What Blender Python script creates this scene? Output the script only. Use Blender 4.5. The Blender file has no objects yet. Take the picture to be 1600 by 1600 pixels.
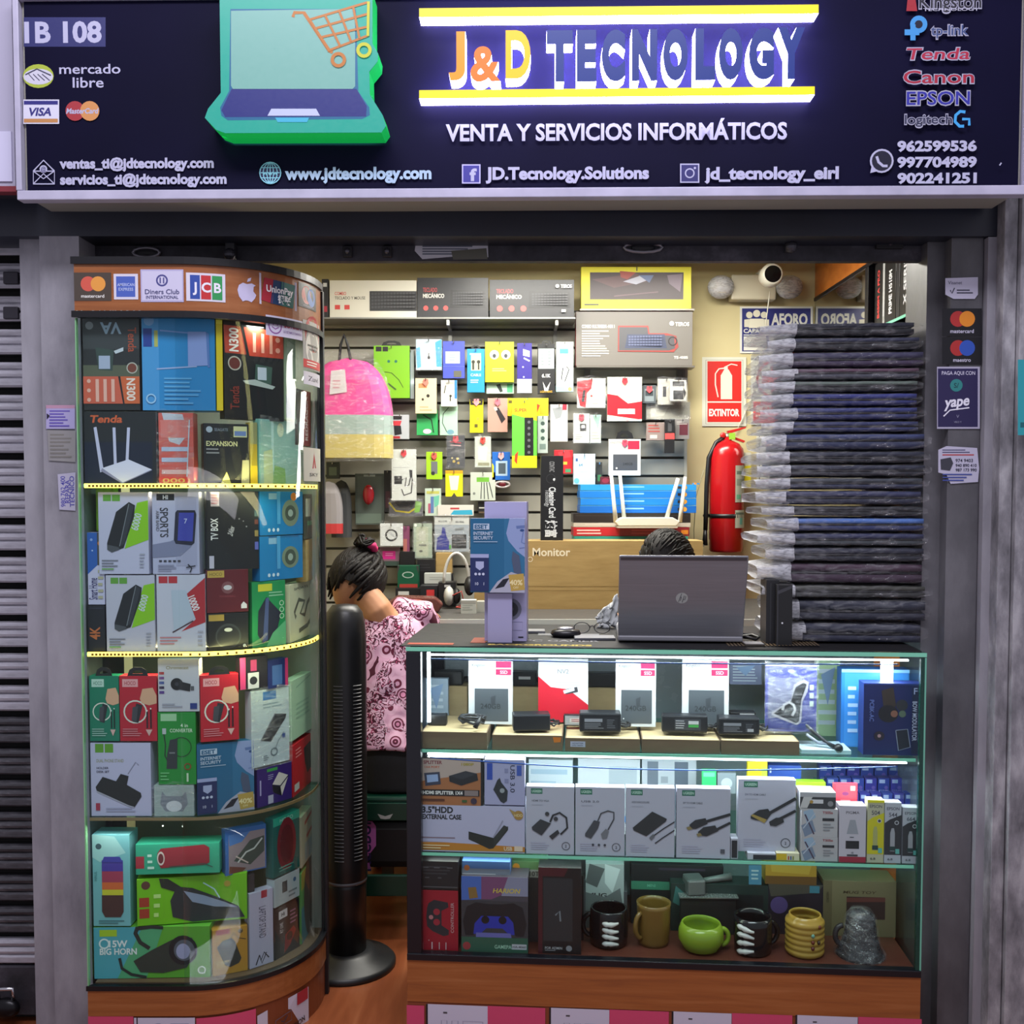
import bpy, bmesh, math, random
from mathutils import Vector, Matrix, noise
PI = math.pi
C = bpy.context.scene.collection
S = bpy.context.scene
# ---------------------------------------------------------------- camera, world, lights, exposure
EYE = 1.43            # eye height (m); photo horizon sits at row 775 of 1600
PIT = math.radians(2.6); HY = 775 + 1600*math.tan(PIT); SP, CP = math.sin(PIT), math.cos(PIT)
def ray(px, py):      # direction of the sight line through a photo pixel
    u = (px-800)/1600; v = (HY-py)/1600
    return Vector((u, CP + v*SP, -SP + v*CP))
def X(px, Y, py=900): d = ray(px, py); return d.x/d.y*Y
def Z(py, Y): d = ray(800, py); return EYE + d.z/d.y*Y
def onplane(A, B, px, py):   # where that sight line meets the upright plane through plan points A, B: distance along it, height
    d = ray(px, py); k = d.x/d.y; D = (B-A).normalized(); u = (k*A.y-A.x)/(D.x-k*D.y); Y = A.y+u*D.y
    return u, Z(py, Y), Y
cam = bpy.data.objects.new('camera', bpy.data.cameras.new('camera')); C.objects.link(cam)
cam.location = (0, 0, EYE); cam.rotation_euler = (PI/2 - PIT, 0, 0)
cam.data.sensor_width = 36; cam.data.lens = 36; cam.data.shift_y = (HY-800)/1600
S.camera = cam
S.view_settings.view_transform = 'Standard'; S.view_settings.look = 'None'
S.view_settings.gamma = 1; S.view_settings.use_curve_mapping = False
S.view_settings.exposure = 0.0
S.cycles.transparent_max_bounces = 24; S.cycles.max_bounces = 7
S.cycles.sample_clamp_indirect = 4
S.cycles.caustics_reflective = False; S.cycles.caustics_refractive = False
w = bpy.data.worlds.new('arcade'); S.world = w; w.use_nodes = True
w.node_tree.nodes['Background'].inputs[0].default_value = (0.53, 0.515, 0.60, 1)
w.node_tree.nodes['Background'].inputs[1].default_value = 0.78
def area(name, loc, size, power, color, rot=(0,0,0), spread=PI):
    l = bpy.data.lights.new(name, 'AREA'); l.shape = 'RECTANGLE'; l.size, l.size_y = size; l.energy = power; l.color = color; l.spread = spread
    o = bpy.data.objects.new(name, l); o.location = loc; o.rotation_euler = rot; C.objects.link(o); return o
area('stall_ceiling_lamp', (0.35, 3.75, 2.40), (1.1, .25), 44, (1, .97, .88))
area('stall_ceiling_lamp', (-0.3, 3.3, 2.40), (.8, .25), 20, (1, .97, .88))
area('arcade_lamp', (-0.2, 0.9, 3.7), (2.4, .5), 74, (.92, .90, 1.0), (math.radians(30), 0, 0))

# ---------------------------------------------------------------- materials
def lin(h):
    v = [int(h[i:i+2], 16)/255 for i in (0, 2, 4)]
    return tuple((c/12.92 if c <= .04045 else ((c+.055)/1.055)**2.4) for c in v) + (1,)
_M = {}
def M(h, r=.45, metal=0, emit=0, coat=0):
    k = (h, r, metal, emit, coat)
    if k in _M: return _M[k]
    m = bpy.data.materials.new('paint_' + h); m.use_nodes = True; nt = m.node_tree; b = nt.nodes['Principled BSDF']
    b.inputs['Base Color'].default_value = lin(h); b.inputs['Metallic'].default_value = metal
    if coat: b.inputs['Coat Weight'].default_value = coat
    if emit:
        b.inputs['Emission Color'].default_value = lin(h); b.inputs['Emission Strength'].default_value = emit
    n = nt.nodes.new('ShaderNodeTexNoise'); n.inputs['Scale'].default_value = 35; n.inputs['Detail'].default_value = 2
    mr = nt.nodes.new('ShaderNodeMapRange'); mr.inputs[3].default_value = max(.03, r-.06); mr.inputs[4].default_value = min(1, r+.08)
    nt.links.new(n.outputs[0], mr.inputs[0]); nt.links.new(mr.outputs[0], b.inputs['Roughness'])
    _M[k] = m; return m
def nodemat(name, build):
    if name in _M: return _M[name]
    m = bpy.data.materials.new(name); m.use_nodes = True
    build(m.node_tree, m.node_tree.nodes['Principled BSDF']); _M[name] = m; return m
def ramp(nt, stops, src):
    r = nt.nodes.new('ShaderNodeValToRGB'); e = r.color_ramp.elements
    while len(e) < len(stops): e.new(.5)
    for el, (p, h) in zip(e, stops): el.position = p; el.color = lin(h)
    nt.links.new(src, r.inputs[0]); return r
def texco(nt, scale=(1,1,1), rot=(0,0,0)):
    t = nt.nodes.new('ShaderNodeTexCoord'); mp = nt.nodes.new('ShaderNodeMapping')
    mp.inputs['Scale'].default_value = scale; mp.inputs['Rotation'].default_value = rot
    nt.links.new(t.outputs['Object'], mp.inputs[0]); return mp.outputs[0]
def noisy(name, stops, scale=(3,3,3), det=6, rough=.7, bump=.1, metal=0, nscale=4, dist=0, spec=.5):
    def f(nt, b):
        n = nt.nodes.new('ShaderNodeTexNoise'); n.inputs['Scale'].default_value = nscale; n.inputs['Detail'].default_value = det
        n.inputs['Roughness'].default_value = .62; n.inputs['Distortion'].default_value = dist
        nt.links.new(texco(nt, scale), n.inputs['Vector']); r = ramp(nt, stops, n.outputs[0]); nt.links.new(r.outputs[0], b.inputs['Base Color'])
        b.inputs['Roughness'].default_value = rough; b.inputs['Metallic'].default_value = metal; b.inputs['Specular IOR Level'].default_value = spec
        if bump:
            bp = nt.nodes.new('ShaderNodeBump'); bp.inputs['Strength'].default_value = bump; bp.inputs['Distance'].default_value = .004
            nt.links.new(n.outputs[0], bp.inputs['Height']); nt.links.new(bp.outputs[0], b.inputs['Normal'])
    return nodemat(name, f)
MC = noisy('raw_concrete', [(.3, '56555a'), (.5, '86848a'), (.68, 'b0aeb3')], (3, 3, 1.2), 10, .9, .6, nscale=6)
MPOST = noisy('painted_steel_post', [(.3, '716f78'), (.5, '929098'), (.72, 'a6a4ad')], (1.5, 1.5, .6), 8, .5, .15, nscale=4)
MDPOST = noisy('dark_steel_post', [(.3, '3c3b40'), (.55, '5e5d62'), (.75, '77767b')], (1.5, 1.5, .7), 8, .42, .1, nscale=3)
MSHUT = noisy('galvanised_shutter', [(.25, '6a6970'), (.5, 'aeacb6'), (.75, 'd2d0da')], (2, 2, 9), 7, .42, .15, metal=.2, nscale=3)
MGRIME = noisy('grimy_steel', [(.3, '17161b'), (.55, '34323a'), (.8, '5d5a64')], (3, 3, 3), 8, .65, .3, nscale=4)
MWOOD = noisy('cherry_laminate', [(.25, '80492a'), (.5, '96592f'), (.75, 'a56a40')], (1.2, 8, 22), 7, .33, .02, nscale=2.4, dist=.6)
MFLOOR = noisy('floor_laminate', [(.25, '6f3a22'), (.5, '83472a'), (.75, '945838')], (9, 1.0, 8), 4, .28, .02, nscale=2.2, dist=.5)
MBEIGE = noisy('beige_wall_paint', [(.3, 'c6b98a'), (.7, 'd2c698')], (1, 1, 1), 4, .75, .05, nscale=2)
MSLAT = noisy('slatwall_melamine', [(.3, '8e8c82'), (.7, 'a3a195')], (1, 1, 1), 3, .45, 0, nscale=3)
MCARD = noisy('kraft_cardboard', [(.3, '9c7f4c'), (.7, 'b1945e')], (2, 2, 14), 5, .8, .05, nscale=3)
MCARDD = noisy('brown_cardboard', [(.3, '6b5743'), (.7, '7d6850')], (2, 2, 14), 5, .8, .05, nscale=3)
MBEAM = noisy('dark_painted_beam', [(.3, '161822'), (.7, '232736')], (1, 1, 1), 4, .4, .05, nscale=2)
MWHITEAL = noisy('aluminium_trim', [(.3, 'a5a2b8'), (.7, 'bcb8cf')], (4, 4, 4), 3, .35, 0, nscale=2)
def _glass(nt, b, tint=(.93, .985, .97, 1), fac=.0):
    nt.nodes.remove(b); out = nt.nodes['Material Output']
    t = nt.nodes.new('ShaderNodeBsdfTransparent'); t.inputs[0].default_value = tint
    g = nt.nodes.new('ShaderNodeBsdfGlossy'); g.inputs['Roughness'].default_value = .02; g.inputs[0].default_value = (1, 1, 1, 1)
    lw = nt.nodes.new('ShaderNodeLayerWeight'); lw.inputs[0].default_value = .5
    pw = nt.nodes.new('ShaderNodeMath'); pw.operation = 'POWER'; pw.inputs[1].default_value = 4.5; nt.links.new(lw.outputs['Facing'], pw.inputs[0])
    f = nt.nodes.new('ShaderNodeMapRange'); f.inputs[3].default_value = .009; f.inputs[4].default_value = .45; nt.links.new(pw.outputs[0], f.inputs[0])
    m = nt.nodes.new('ShaderNodeMixShader'); nt.links.new(f.outputs[0], m.inputs[0]); nt.links.new(t.outputs[0], m.inputs[1]); nt.links.new(g.outputs[0], m.inputs[2])
    nt.links.new(m.outputs[0], out.inputs[0])
MGLASS = nodemat('clear_glass', _glass)
MSHELF = nodemat('green_glass_shelf', lambda nt, b: _glass(nt, b, (.74, .93, .86, 1)))
MEDGE = M('6fb59c', .2, 0, .25)  # glass edge colour with a faint glow put in; no lamp
def _plastic(nt, b, white=.25, sc=14, lo=0, gl=1):
    nt.nodes.remove(b); out = nt.nodes['Material Output']
    t = nt.nodes.new('ShaderNodeBsdfTransparent'); d = nt.nodes.new('ShaderNodeBsdfDiffuse'); d.inputs[0].default_value = (.72, .73, .78, 1)
    g = nt.nodes.new('ShaderNodeBsdfGlossy'); g.inputs['Roughness'].default_value = .10
    n = nt.nodes.new('ShaderNodeTexNoise'); n.inputs['Scale'].default_value = sc; n.inputs['Detail'].default_value = 5; n.inputs['Distortion'].default_value = 1.6
    bp = nt.nodes.new('ShaderNodeBump'); bp.inputs['Strength'].default_value = 1; bp.inputs['Distance'].default_value = .03
    nt.links.new(texco(nt, (1, 1, 3)), n.inputs['Vector'])
    nt.links.new(n.outputs[0], bp.inputs['Height']); nt.links.new(bp.outputs[0], g.inputs['Normal'])
    def rng(a0, a1, o0, o1):
        mr = nt.nodes.new('ShaderNodeMapRange'); nt.links.new(n.outputs[0], mr.inputs[0])
        for i, v in enumerate((a0, a1, o0, o1)): mr.inputs[i+1].default_value = v
        return mr.outputs[0]
    def mix(f, x, y): m = nt.nodes.new('ShaderNodeMixShader'); nt.links.new(f, m.inputs[0]); nt.links.new(x, m.inputs[1]); nt.links.new(y, m.inputs[2]); return m.outputs[0]
    m1 = mix(rng(.42, .72, white*.12+lo, white*1.6+lo), t.outputs[0], d.outputs[0])
    nt.links.new(mix(rng(.5, .72, .02, .04+white*.9*gl), m1, g.outputs[0]), out.inputs[0])
MBAG = nodemat('thin_clear_bag', lambda nt, b: _plastic(nt, b, .10, 18, 0, 2.4))
MBAGEND = nodemat('crumpled_clear_bag', lambda nt, b: _plastic(nt, b, .4, 34, .32, .8))
MBLISTER = nodemat('clear_blister', lambda nt, b: _plastic(nt, b, .16, 20))
def _floral(nt, b):
    co = texco(nt, (1, 1, 1))
    v = nt.nodes.new('ShaderNodeTexVoronoi'); v.inputs['Scale'].default_value = 20; nt.links.new(co, v.inputs['Vector'])
    r1 = ramp(nt, [(.0, 'd98db0'), (.16, '5b1430'), (.24, 'd9a0bd'), (.33, '6a1a38'), (.42, 'e3b4cb'), (.6, 'dba6c0'), (.75, '4f1028')], v.outputs['Distance'])
    r1.color_ramp.interpolation = 'CONSTANT'
    n = nt.nodes.new('ShaderNodeTexNoise'); n.inputs['Scale'].default_value = 38; n.inputs['Detail'].default_value = 1; n.inputs['Distortion'].default_value = 2.5; nt.links.new(co, n.inputs['Vector'])
    r2 = ramp(nt, [(.0, 'e6bcd2'), (.44, '4a0f28'), (.55, 'c04070'), (.58, 'e6bcd2')], n.outputs[0]); r2.color_ramp.interpolation = 'CONSTANT'
    v2 = nt.nodes.new('ShaderNodeTexVoronoi'); v2.inputs['Scale'].default_value = 11; nt.links.new(co, v2.inputs['Vector'])
    r3 = ramp(nt, [(.0, '000000'), (.5, 'ffffff')], v2.outputs['Distance']); r3.color_ramp.interpolation = 'CONSTANT'
    mx = nt.nodes.new('ShaderNodeMix'); mx.data_type = 'RGBA'
    nt.links.new(r3.outputs[0], mx.inputs[0]); nt.links.new(r1.outputs[0], mx.inputs[6]); nt.links.new(r2.outputs[0], mx.inputs[7])
    nt.links.new(mx.outputs[2], b.inputs['Base Color']); b.inputs['Roughness'].default_value = .8
MFLORAL = nodemat('pink_paisley_cloth', _floral)
MHAIR = noisy('black_hair', [(.3, '070606'), (.7, '1d1715')], (40, 40, 3), 3, .6, .5, nscale=3, spec=.3)
MSKIN = noisy('skin', [(.3, 'b07a55'), (.7, 'c18a64')], (1, 1, 1), 3, .55, .02, nscale=8)

# ---------------------------------------------------------------- object helpers
def put(o, label=None, cat=None, group=None, kind=None):
    for k, v in (('label', label), ('category', cat), ('group', group), ('kind', kind)):
        if v: o[k] = v
    return o
def empty(name, loc=(0,0,0), label=None, cat=None, group=None, rz=0):
    o = bpy.data.objects.new(name, None); o.empty_display_size = .05; o.location = loc; o.rotation_euler = (0, 0, rz); C.objects.link(o)
    return put(o, label, cat, group)
class MB:
    """collects shapes with materials, links them as one mesh object"""
    def __init__(s): s.v = []; s.f = []; s.m = []; s.mats = []; s.T = None
    def mi(s, m):
        if m not in s.mats: s.mats.append(m)
        return s.mats.index(m)
    def add(s, vs, fs, m):
        n = len(s.v); i = s.mi(m)
        if s.T is not None: vs = [s.T @ Vector(p) for p in vs]
        s.v += [tuple(p) for p in vs]; s.f += [tuple(n+k for k in f) for f in fs]; s.m += [i]*len(fs); return s
    def box(s, x0, x1, y0, y1, z0, z1, m):
        return s.add([(x0,y0,z0),(x1,y0,z0),(x1,y1,z0),(x0,y1,z0),(x0,y0,z1),(x1,y0,z1),(x1,y1,z1),(x0,y1,z1)],
                     [(0,3,2,1),(4,5,6,7),(0,1,5,4),(1,2,6,5),(2,3,7,6),(3,0,4,7)], m)
    def tube(s, pts, r, m, n=8, caps=True, closed=False):
        pts = [Vector(p) for p in pts]; L = len(pts); rs = r if isinstance(r, (list, tuple)) else [r]*L; vs = []; up = None
        for i, p in enumerate(pts):
            a = pts[(i-1) % L] if (i or closed) else p; b = pts[(i+1) % L] if (i < L-1 or closed) else p
            d = (b-a).normalized()
            if up is None: up = Vector((0,0,1)) if abs(d.z) < .9 else Vector((0,1,0))
            u = d.cross(up).normalized(); w_ = u.cross(d).normalized(); up = w_
            for k in range(n):
                t = 2*PI*k/n; vs.append(p + (u*math.cos(t) + w_*math.sin(t))*rs[i])
        fs = []
        for i in range(L if closed else L-1):
            for k in range(n):
                j = (i+1) % L; fs.append((i*n+k, i*n+(k+1)%n, j*n+(k+1)%n, j*n+k))
        if caps and not closed: fs += [tuple(range(n-1, -1, -1)), tuple(range((L-1)*n, L*n))]
        return s.add(vs, fs, m)
    def lathe(s, prof, m, c=(0,0,0), n=32, sx=1, sy=1):
        vs = []; fs = []
        for r, z in prof:
            for k in range(n):
                t = 2*PI*k/n; vs.append((c[0]+r*sx*math.cos(t), c[1]+r*sy*math.sin(t), c[2]+z))
        for i in range(len(prof)-1):
            for k in range(n): fs.append((i*n+k, i*n+(k+1)%n, (i+1)*n+(k+1)%n, (i+1)*n+k))
        if prof[0][0] > 0: fs.append(tuple(range(n-1, -1, -1)))
        if prof[-1][0] > 0: fs.append(tuple(range((len(prof)-1)*n, len(prof)*n)))
        return s.add(vs, fs, m)
    def prism(s, pts, y0, y1, m, plane='xz', m2=None):
        """outline in x,z thickened along y (or in x,y thickened along z)"""
        n = len(pts)
        if plane == 'xz': vs = [(a, y0, b) for a, b in pts] + [(a, y1, b) for a, b in pts]
        else: vs = [(a, b, y0) for a, b in pts] + [(a, b, y1) for a, b in pts]
        s.add(vs, [tuple(range(n))], m); k = len(s.v) - 2*n
        i = s.mi(m2 or m)
        fs = [tuple(range(2*n-1, n-1, -1))] + [(j, j+n, (j+1) % n + n, (j+1) % n) for j in range(n)]
        s.f += [tuple(k+q for q in f) for f in fs]; s.m += [i]*len(fs); return s
    def ball(s, c, r, m, sx=1, sy=1, sz=1, n=14):
        k = max(6, n//2+1); prof = [(max(1e-5, r*math.sin(PI*i/k)), -r*sz*math.cos(PI*i/k)) for i in range(k+1)]
        return s.lathe(prof, m, c, n, sx, sy)
    def build(s, name, parent=None, smooth=False, bevel=0, sub=0, fix=True):
        me = bpy.data.meshes.new(name); me.from_pydata(s.v, [], s.f)
        for m in s.mats: me.materials.append(m)
        me.polygons.foreach_set('material_index', s.m)
        if fix:
            bm = bmesh.new(); bm.from_mesh(me); bmesh.ops.recalc_face_normals(bm, faces=bm.faces); bm.to_mesh(me); bm.free()
        if smooth: me.polygons.foreach_set('use_smooth', [True]*len(me.polygons))
        o = bpy.data.objects.new(name, me); C.objects.link(o); o.parent = parent
        if bevel:
            b = o.modifiers.new('bevel', 'BEVEL'); b.width = bevel; b.segments = 2; b.limit_method = 'ANGLE'
        if sub: b = o.modifiers.new('sub', 'SUBSURF'); b.levels = b.render_levels = sub
        return o
# ---------------------------------------------------------------- flat print: shapes and lettering as thin inked layers
_T = {}
def glyphs(s, b=0.0, ext=0.0, res=3):
    k = (s, b, ext, res)
    if k in _T: return _T[k]
    c = bpy.data.curves.new('t', 'FONT'); c.body = s; c.offset = b; c.resolution_u = res; c.extrude = ext
    c.fill_mode = 'BOTH' if ext else 'FRONT'
    o = bpy.data.objects.new('t', c); me = bpy.data.meshes.new_from_object(o)
    vs = [tuple(v.co) for v in me.vertices]; fs = [tuple(p.vertices) for p in me.polygons]
    bpy.data.objects.remove(o); bpy.data.curves.remove(c); bpy.data.meshes.remove(me)
    _T[k] = (vs, fs); return _T[k]
EPS = .00016
class Art:
    """prints on the plane y=0 facing -y; fn maps art coordinates to local (x, z)"""
    def __init__(s, W, H, fn=None, warp=None):
        s.W, s.H = W, H; s.mb = MB(); s.i = 0; s.warp = warp
        s.fn = fn or (lambda x, y: ((x-.5)*W, (1-y)*H))
    split = None
    def flush(s, name='printed_mark'):     # on a big sign every line of lettering and every mark is a part of its own
        if s.split and s.mb.v: s.mb.build(name, s.split, fix=False); s.mb = MB()
    def layer(s, pts, faces, c):
        s.i += 1; y = -EPS*s.i
        m = c if not isinstance(c, str) else M(c, .38)
        s.mb.add([s.warp(a, y, b) if s.warp else (a, y, b) for a, b in pts], faces, m)
    def poly(s, pts, c): s.layer([s.fn(*p) for p in pts], [tuple(range(len(pts)))], c)
    def rect(s, x0, y0, x1, y1, c):
        n = 8 if s.warp else 1; pts = []; 
        for i in range(n+1): x = x0+(x1-x0)*i/n; pts += [s.fn(x, y1), s.fn(x, y0)]
        s.layer(pts, [(2*i, 2*i+2, 2*i+3, 2*i+1) for i in range(n)], c)
    def ell(s, cx, cy, rx, ry, c, n=20):
        x, z = s.fn(cx, cy); s.layer([(x+rx*math.cos(2*PI*k/n), z+ry*math.sin(2*PI*k/n)) for k in range(n)], [tuple(range(n))], c)
    def line(s, pts, w_, c, closed=False):
        P = [Vector(s.fn(*p)) for p in pts]; L = len(P); vs = []
        for i, p in enumerate(P):
            a = P[i-1] if (i or closed) else p; b = P[(i+1) % L] if (i < L-1 or closed) else p
            d = (b-a); d = d.normalized() if d.length else Vector((1, 0)); q = Vector((-d.y, d.x))*w_/2; vs += [tuple(p+q), tuple(p-q)]
        s.layer(vs, [(2*i, 2*i+1, (2*i+3) % (2*L), (2*i+2) % (2*L)) for i in range(L if closed else L-1)], c)
    def text(s, t, x, y, h, c, w=None, al='l', rot=0, b=.012, ext=0, skew=0):
        vs, fs = glyphs(t, b, 0)
        if not vs: return
        x0 = min(v[0] for v in vs); x1 = max(v[0] for v in vs)
        k = h/.72; kx = k if w is None else w/(x1-x0+1e-6)
        ox, oz = s.fn(x, y); r = math.radians(rot); cr, sr = math.cos(r), math.sin(r)
        s.flush()
        sh = -x0 if al == 'l' else (-(x0+x1)/2 if al == 'c' else -x1)
        P = []
        for v in vs:
            a = (v[0]+sh)*kx; q = (v[1]-.36)*k; a += q*skew; P.append((ox + a*cr - q*sr, oz + a*sr + q*cr))
        s.layer(P, fs, c); s.flush('printed_text')
def draw(a, art):
    W, H = a.W, a.H; mn = min(W, H)
    for q in art:
        k = q[0]
        if k == 'r': a.rect(*q[1:])
        elif k == 'p': a.poly(*q[1:])
        elif k == 'o': a.ell(q[1], q[2], q[3]*W, q[3]*W*(q[5] if len(q) > 5 else 1), q[4])
        elif k == 'g':   # ring
            n = 18; x, y = q[1], q[2]; rr = q[3]
            a.line([(x+rr*math.cos(2*PI*i/n), y+rr*W/H*math.sin(2*PI*i/n)) for i in range(n)], q[4]*W, q[5], True)
        elif k == 'l': a.line(q[1], q[2]*W, q[3])
        elif k == 't':   # text, x, y, cap height (of H), colour, options
            o = dict(q[6]) if len(q) > 6 else {}
            if 'w' in o: o['w'] *= (H if o.get('rot', 0) in (90, -90) else W)
            a.text(q[1], q[2], q[3], q[4]*H, q[5], **o)
        elif k == 'f':   # fine print: x0 y0 x1 y1 n colour
            x0, y0, x1, y1, n, c = q[1:]
            rd = random.Random(int(x0*991+y0*77+n))
            for i in range(n):
                yy = y0+(y1-y0)*(i+.2)/n; a.rect(x0, yy, x0+(x1-x0)*rd.uniform(.6, 1), yy+(y1-y0)/n*.42, c)
def tri_fix(mb): return mb
def item(name, label, cat, group, r, Y, thk, base, art=(), Y2=None, z0=None, z1=None, tab=None, side=None, parent=None, bevel=.0006, lean=0, wrap=False, hook=False):
    """a boxed or carded product: front face spans photo columns r[0]..r[2] at depths Y..Y2"""
    px0, py0, px1, py1 = r; Y2 = Y if Y2 is None else Y2
    pm = (py0+py1)/2; A = Vector((X(px0, Y, pm), Y)); B = Vector((X(px1, Y2, pm), Y2)); d = B-A; W = d.length; mid = (A+B)/2; Ym = (Y+Y2)/2
    zb = Z(py1, Ym) if z0 is None else z0; zt = Z(py0, Ym) if z1 is None else z1; H = zt-zb
    o = empty(name, (mid.x, mid.y, zb), label, cat, group, math.atan2(d.y, d.x))
    if lean: o.rotation_euler = (0, 0, math.atan2(d.y, d.x)); o.rotation_euler.rotate_axis('Y', math.radians(lean))
    bm = MB(); m = base if not isinstance(base, str) else M(base, .4); ms = m if side is None else (M(side, .45) if isinstance(side, str) else side)
    bm.box(-W/2, W/2, 0, thk, 0, H, ms)
    bm.m[2] = bm.mi(m)
    bm.build('carton' if thk > .012 else 'card', o, bevel=min(bevel, thk*.3))
    if art:
        a = Art(W, H); draw(a, art); a.mb.build('printed_front', o, fix=False)
    if tab:
        t = MB(); c, hh = tab; w2 = W*.28
        pts = [(-w2, H), (w2, H), (w2*.8, H+hh*.7), (w2*.35, H+hh), (-w2*.35, H+hh), (-w2*.8, H+hh*.7)]
        inn = [(a_*.5, H+hh*.25+(b_-H)*.35) for a_, b_ in pts]
        n = 6; T0 = .0015
        vs = [(a_, 0, b_) for a_, b_ in pts] + [(a_, 0, b_) for a_, b_ in inn] + [(a_, T0, b_) for a_, b_ in pts] + [(a_, T0, b_) for a_, b_ in inn]
        fs = []
        for i in range(n):
            j = (i+1) % n; fs += [(i, j, j+n, i+n), (i+2*n, i+3*n, j+3*n, j+2*n), (i, i+2*n, j+2*n, j), (i+n, j+n, j+3*n, i+3*n)]
        t.add(vs, fs, M(c, .4)); t.build('hang_tab', o)
    if wrap:
        p = MB(); g = .004; N = 6
        for sx in range(1): pass
        rd = random.Random(int(px0*7+py0)); k = []
        for i in range(N+1):
            for j in range(N+1):
                k.append((-W/2-g+(W+2*g)*i/N, -g-rd.uniform(0, .006), -g+(H+2*g)*j/N+(rd.uniform(0, .01) if j == N else 0)))
        p.add(k, [(i*(N+1)+j, (i+1)*(N+1)+j, (i+1)*(N+1)+j+1, i*(N+1)+j+1) for i in range(N) for j in range(N)], MBAG if wrap is True else wrap)
        p.build('clear_wrap', o, smooth=True)
    if hook: pegs.append((mid.x, mid.y, zt - .006, rd_hook(px0)))
    return o
pegs = []
def rd_hook(k): return (int(k)*37) % 3
# ================================================================ the setting
def slab(name, x0, x1, y0, y1, z0, z1, m, kind='structure', parent=None, bevel=0):
    o = MB().box(x0, x1, y0, y1, z0, z1, m).build(name, parent, bevel=bevel)
    if kind and not parent: o['kind'] = kind
    return o
XL, XR = -1.20, 1.62
slab('floor', -2.0, 2.2, 1.2, 4.6, -.06, 0, MFLOOR)
slab('wall_back', XL-.05, XR+.05, 4.45, 4.55, 0, 2.56, MBEIGE)
slab('wall_left', XL-.06, XL, 2.80, 4.45, 0, 2.56, MBEIGE)
slab('wall_right', XR, XR+.06, 2.80, 4.45, 0, 2.56, MBEIGE)
slab('ceiling', XL-.06, XR+.06, 2.80, 4.55, 2.5, 2.56, M('c9c3b4', .8))
slab('baseboard_back', XL, XR, 4.435, 4.45, 0, .09, M('cfc8b5', .5))
zb0, zb1 = Z(326, 2.6), Z(369, 2.6)
slab('beam', -1.75, X(1562, 2.6, 340), 2.60, 2.74, zb1, zb0+.45, MBEAM)
slab('wall_upper', -1.75, X(1546, 2.6), 2.62, 2.74, zb0+.451, 3.4, MC)
zh = Z(411.5, 2.725)
hs = slab('trim_shutter_housing', X(160, 2.70, 400), X(1440, 2.70, 400), 2.70, 2.725, zh, zb1+.05, MGRIME)
def dress(name, mb, parent, **k):
    o = mb.build(name, parent, **k); return o
for px, py, sx in ((228, 394, .035), (362, 388, .03), (543, 393, .012), (605, 393, .012), (1005, 386, .05), (1233, 376, .03), (1390, 380, .035)):
    b = MB(); x, z = X(px, 2.69, py), Z(py, 2.69)
    if px in (1005, 228): b.tube([(x+sx*math.cos(t*PI/6), 2.693, z+.012*math.sin(t*PI/6)) for t in range(12)], .005, M('8d8a92', .4, .7), 6, closed=True); b.ball((x, 2.698, z), .02, M('1d1c20', .6), 1.6, .4, .6)
    elif px in (1233, 362): b.box(x-.012, x+.012, 2.67, 2.70, z-.03, z+.02, M('2c2b30', .5)); b.ball((x, 2.67, z-.02), .016, M('4a4950', .4, .6))
    else: b.box(x-sx, x+sx, 2.685, 2.70, z-.014, z+.014, M('141318', .7)); b.ball((x, 2.685, z), .008, M('55535b', .4, .7), 1, 1, 1, 8)
    b.build('bracket', hs, bevel=.002)
ts = Art(1, 1, lambda px, py: (X(px, 2.699, py), Z(py, 2.699))); 
def off(mb, y):
    mb.v = [(a, b+y, c) for a, b, c in mb.v]; return mb
ts.poly([(650, 376), (762, 374), (763, 402), (720, 400), (660, 405), (648, 392)], 'b9b8c0'); 
for k in range(5): ts.rect(660, 380+k*4, 745-k*7, 382+k*4, '5d6270')
ts.poly([(705, 392), (760, 388), (762, 405), (708, 406)], '555449')
o = off(ts.mb, 2.699).build('torn_paper_notice', None, fix=False)
put(o, 'torn grey paper notice pasted on the grimy shutter housing', 'notice')
# left jamb
lp = slab('trim_left_post', X(72, 2.60, 900), X(133, 2.60, 900), 2.60, 2.80, 0, zb1, MPOST)
slab('trim_left_flange', X(50, 2.66, 900), X(72, 2.60, 900)-.002, 2.63, 2.80, 0, zb1, MPOST)
slab('trim_left_inner_post', X(133, 2.70, 500), X(160, 2.70, 400), 2.70, 2.80, 0, zb1, MGRIME)
# right jamb: dark post, sticker post, raw concrete beyond
slab('trim_right_dark_post', X(1440, 2.66), X(1474, 2.66), 2.66, 2.80, 0, zb1, MDPOST)
slab('trim_right_groove', X(1470, 2.70), X(1480, 2.70), 2.69, 2.80, 0, zb1, M('0d0c10', .8))
rp = slab('trim_right_post', X(1477, 2.62), X(1526, 2.62), 2.62, 2.80, 0, zb1, MDPOST)
slab('trim_right_edge', X(1526, 2.62)+.003, X(1545, 2.62), 2.60, 2.80, 0, zb1-.002, MPOST)
cw = MB(); rd = random.Random(4); x = X(1546, 2.6)
for i, wd in enumerate((.035, .07, .10, .12, .10, .14, .2)):
    d = (0, .012, .03, .022, .03, .018, .03)[i]
    MB().box(x+.0012, x+wd-.0012, 2.56-d*1.2, 2.85, 0, 3.4, MC).build('trim_concrete_board_%d' % i, bevel=.002)['kind'] = 'structure'; x += wd
slab('wall_concrete_core', X(1546, 2.6)+.01, 2.3, 2.60, 2.9, 0, 3.4, MC)
a = Art(1, 1, lambda px, py: (X(px, 2.52, py), Z(py, 2.52))); a.rect(1590, 562, 1640, 680, '2a98a3'); a.rect(1594, 660, 1600, 668, '17606a')
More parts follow.
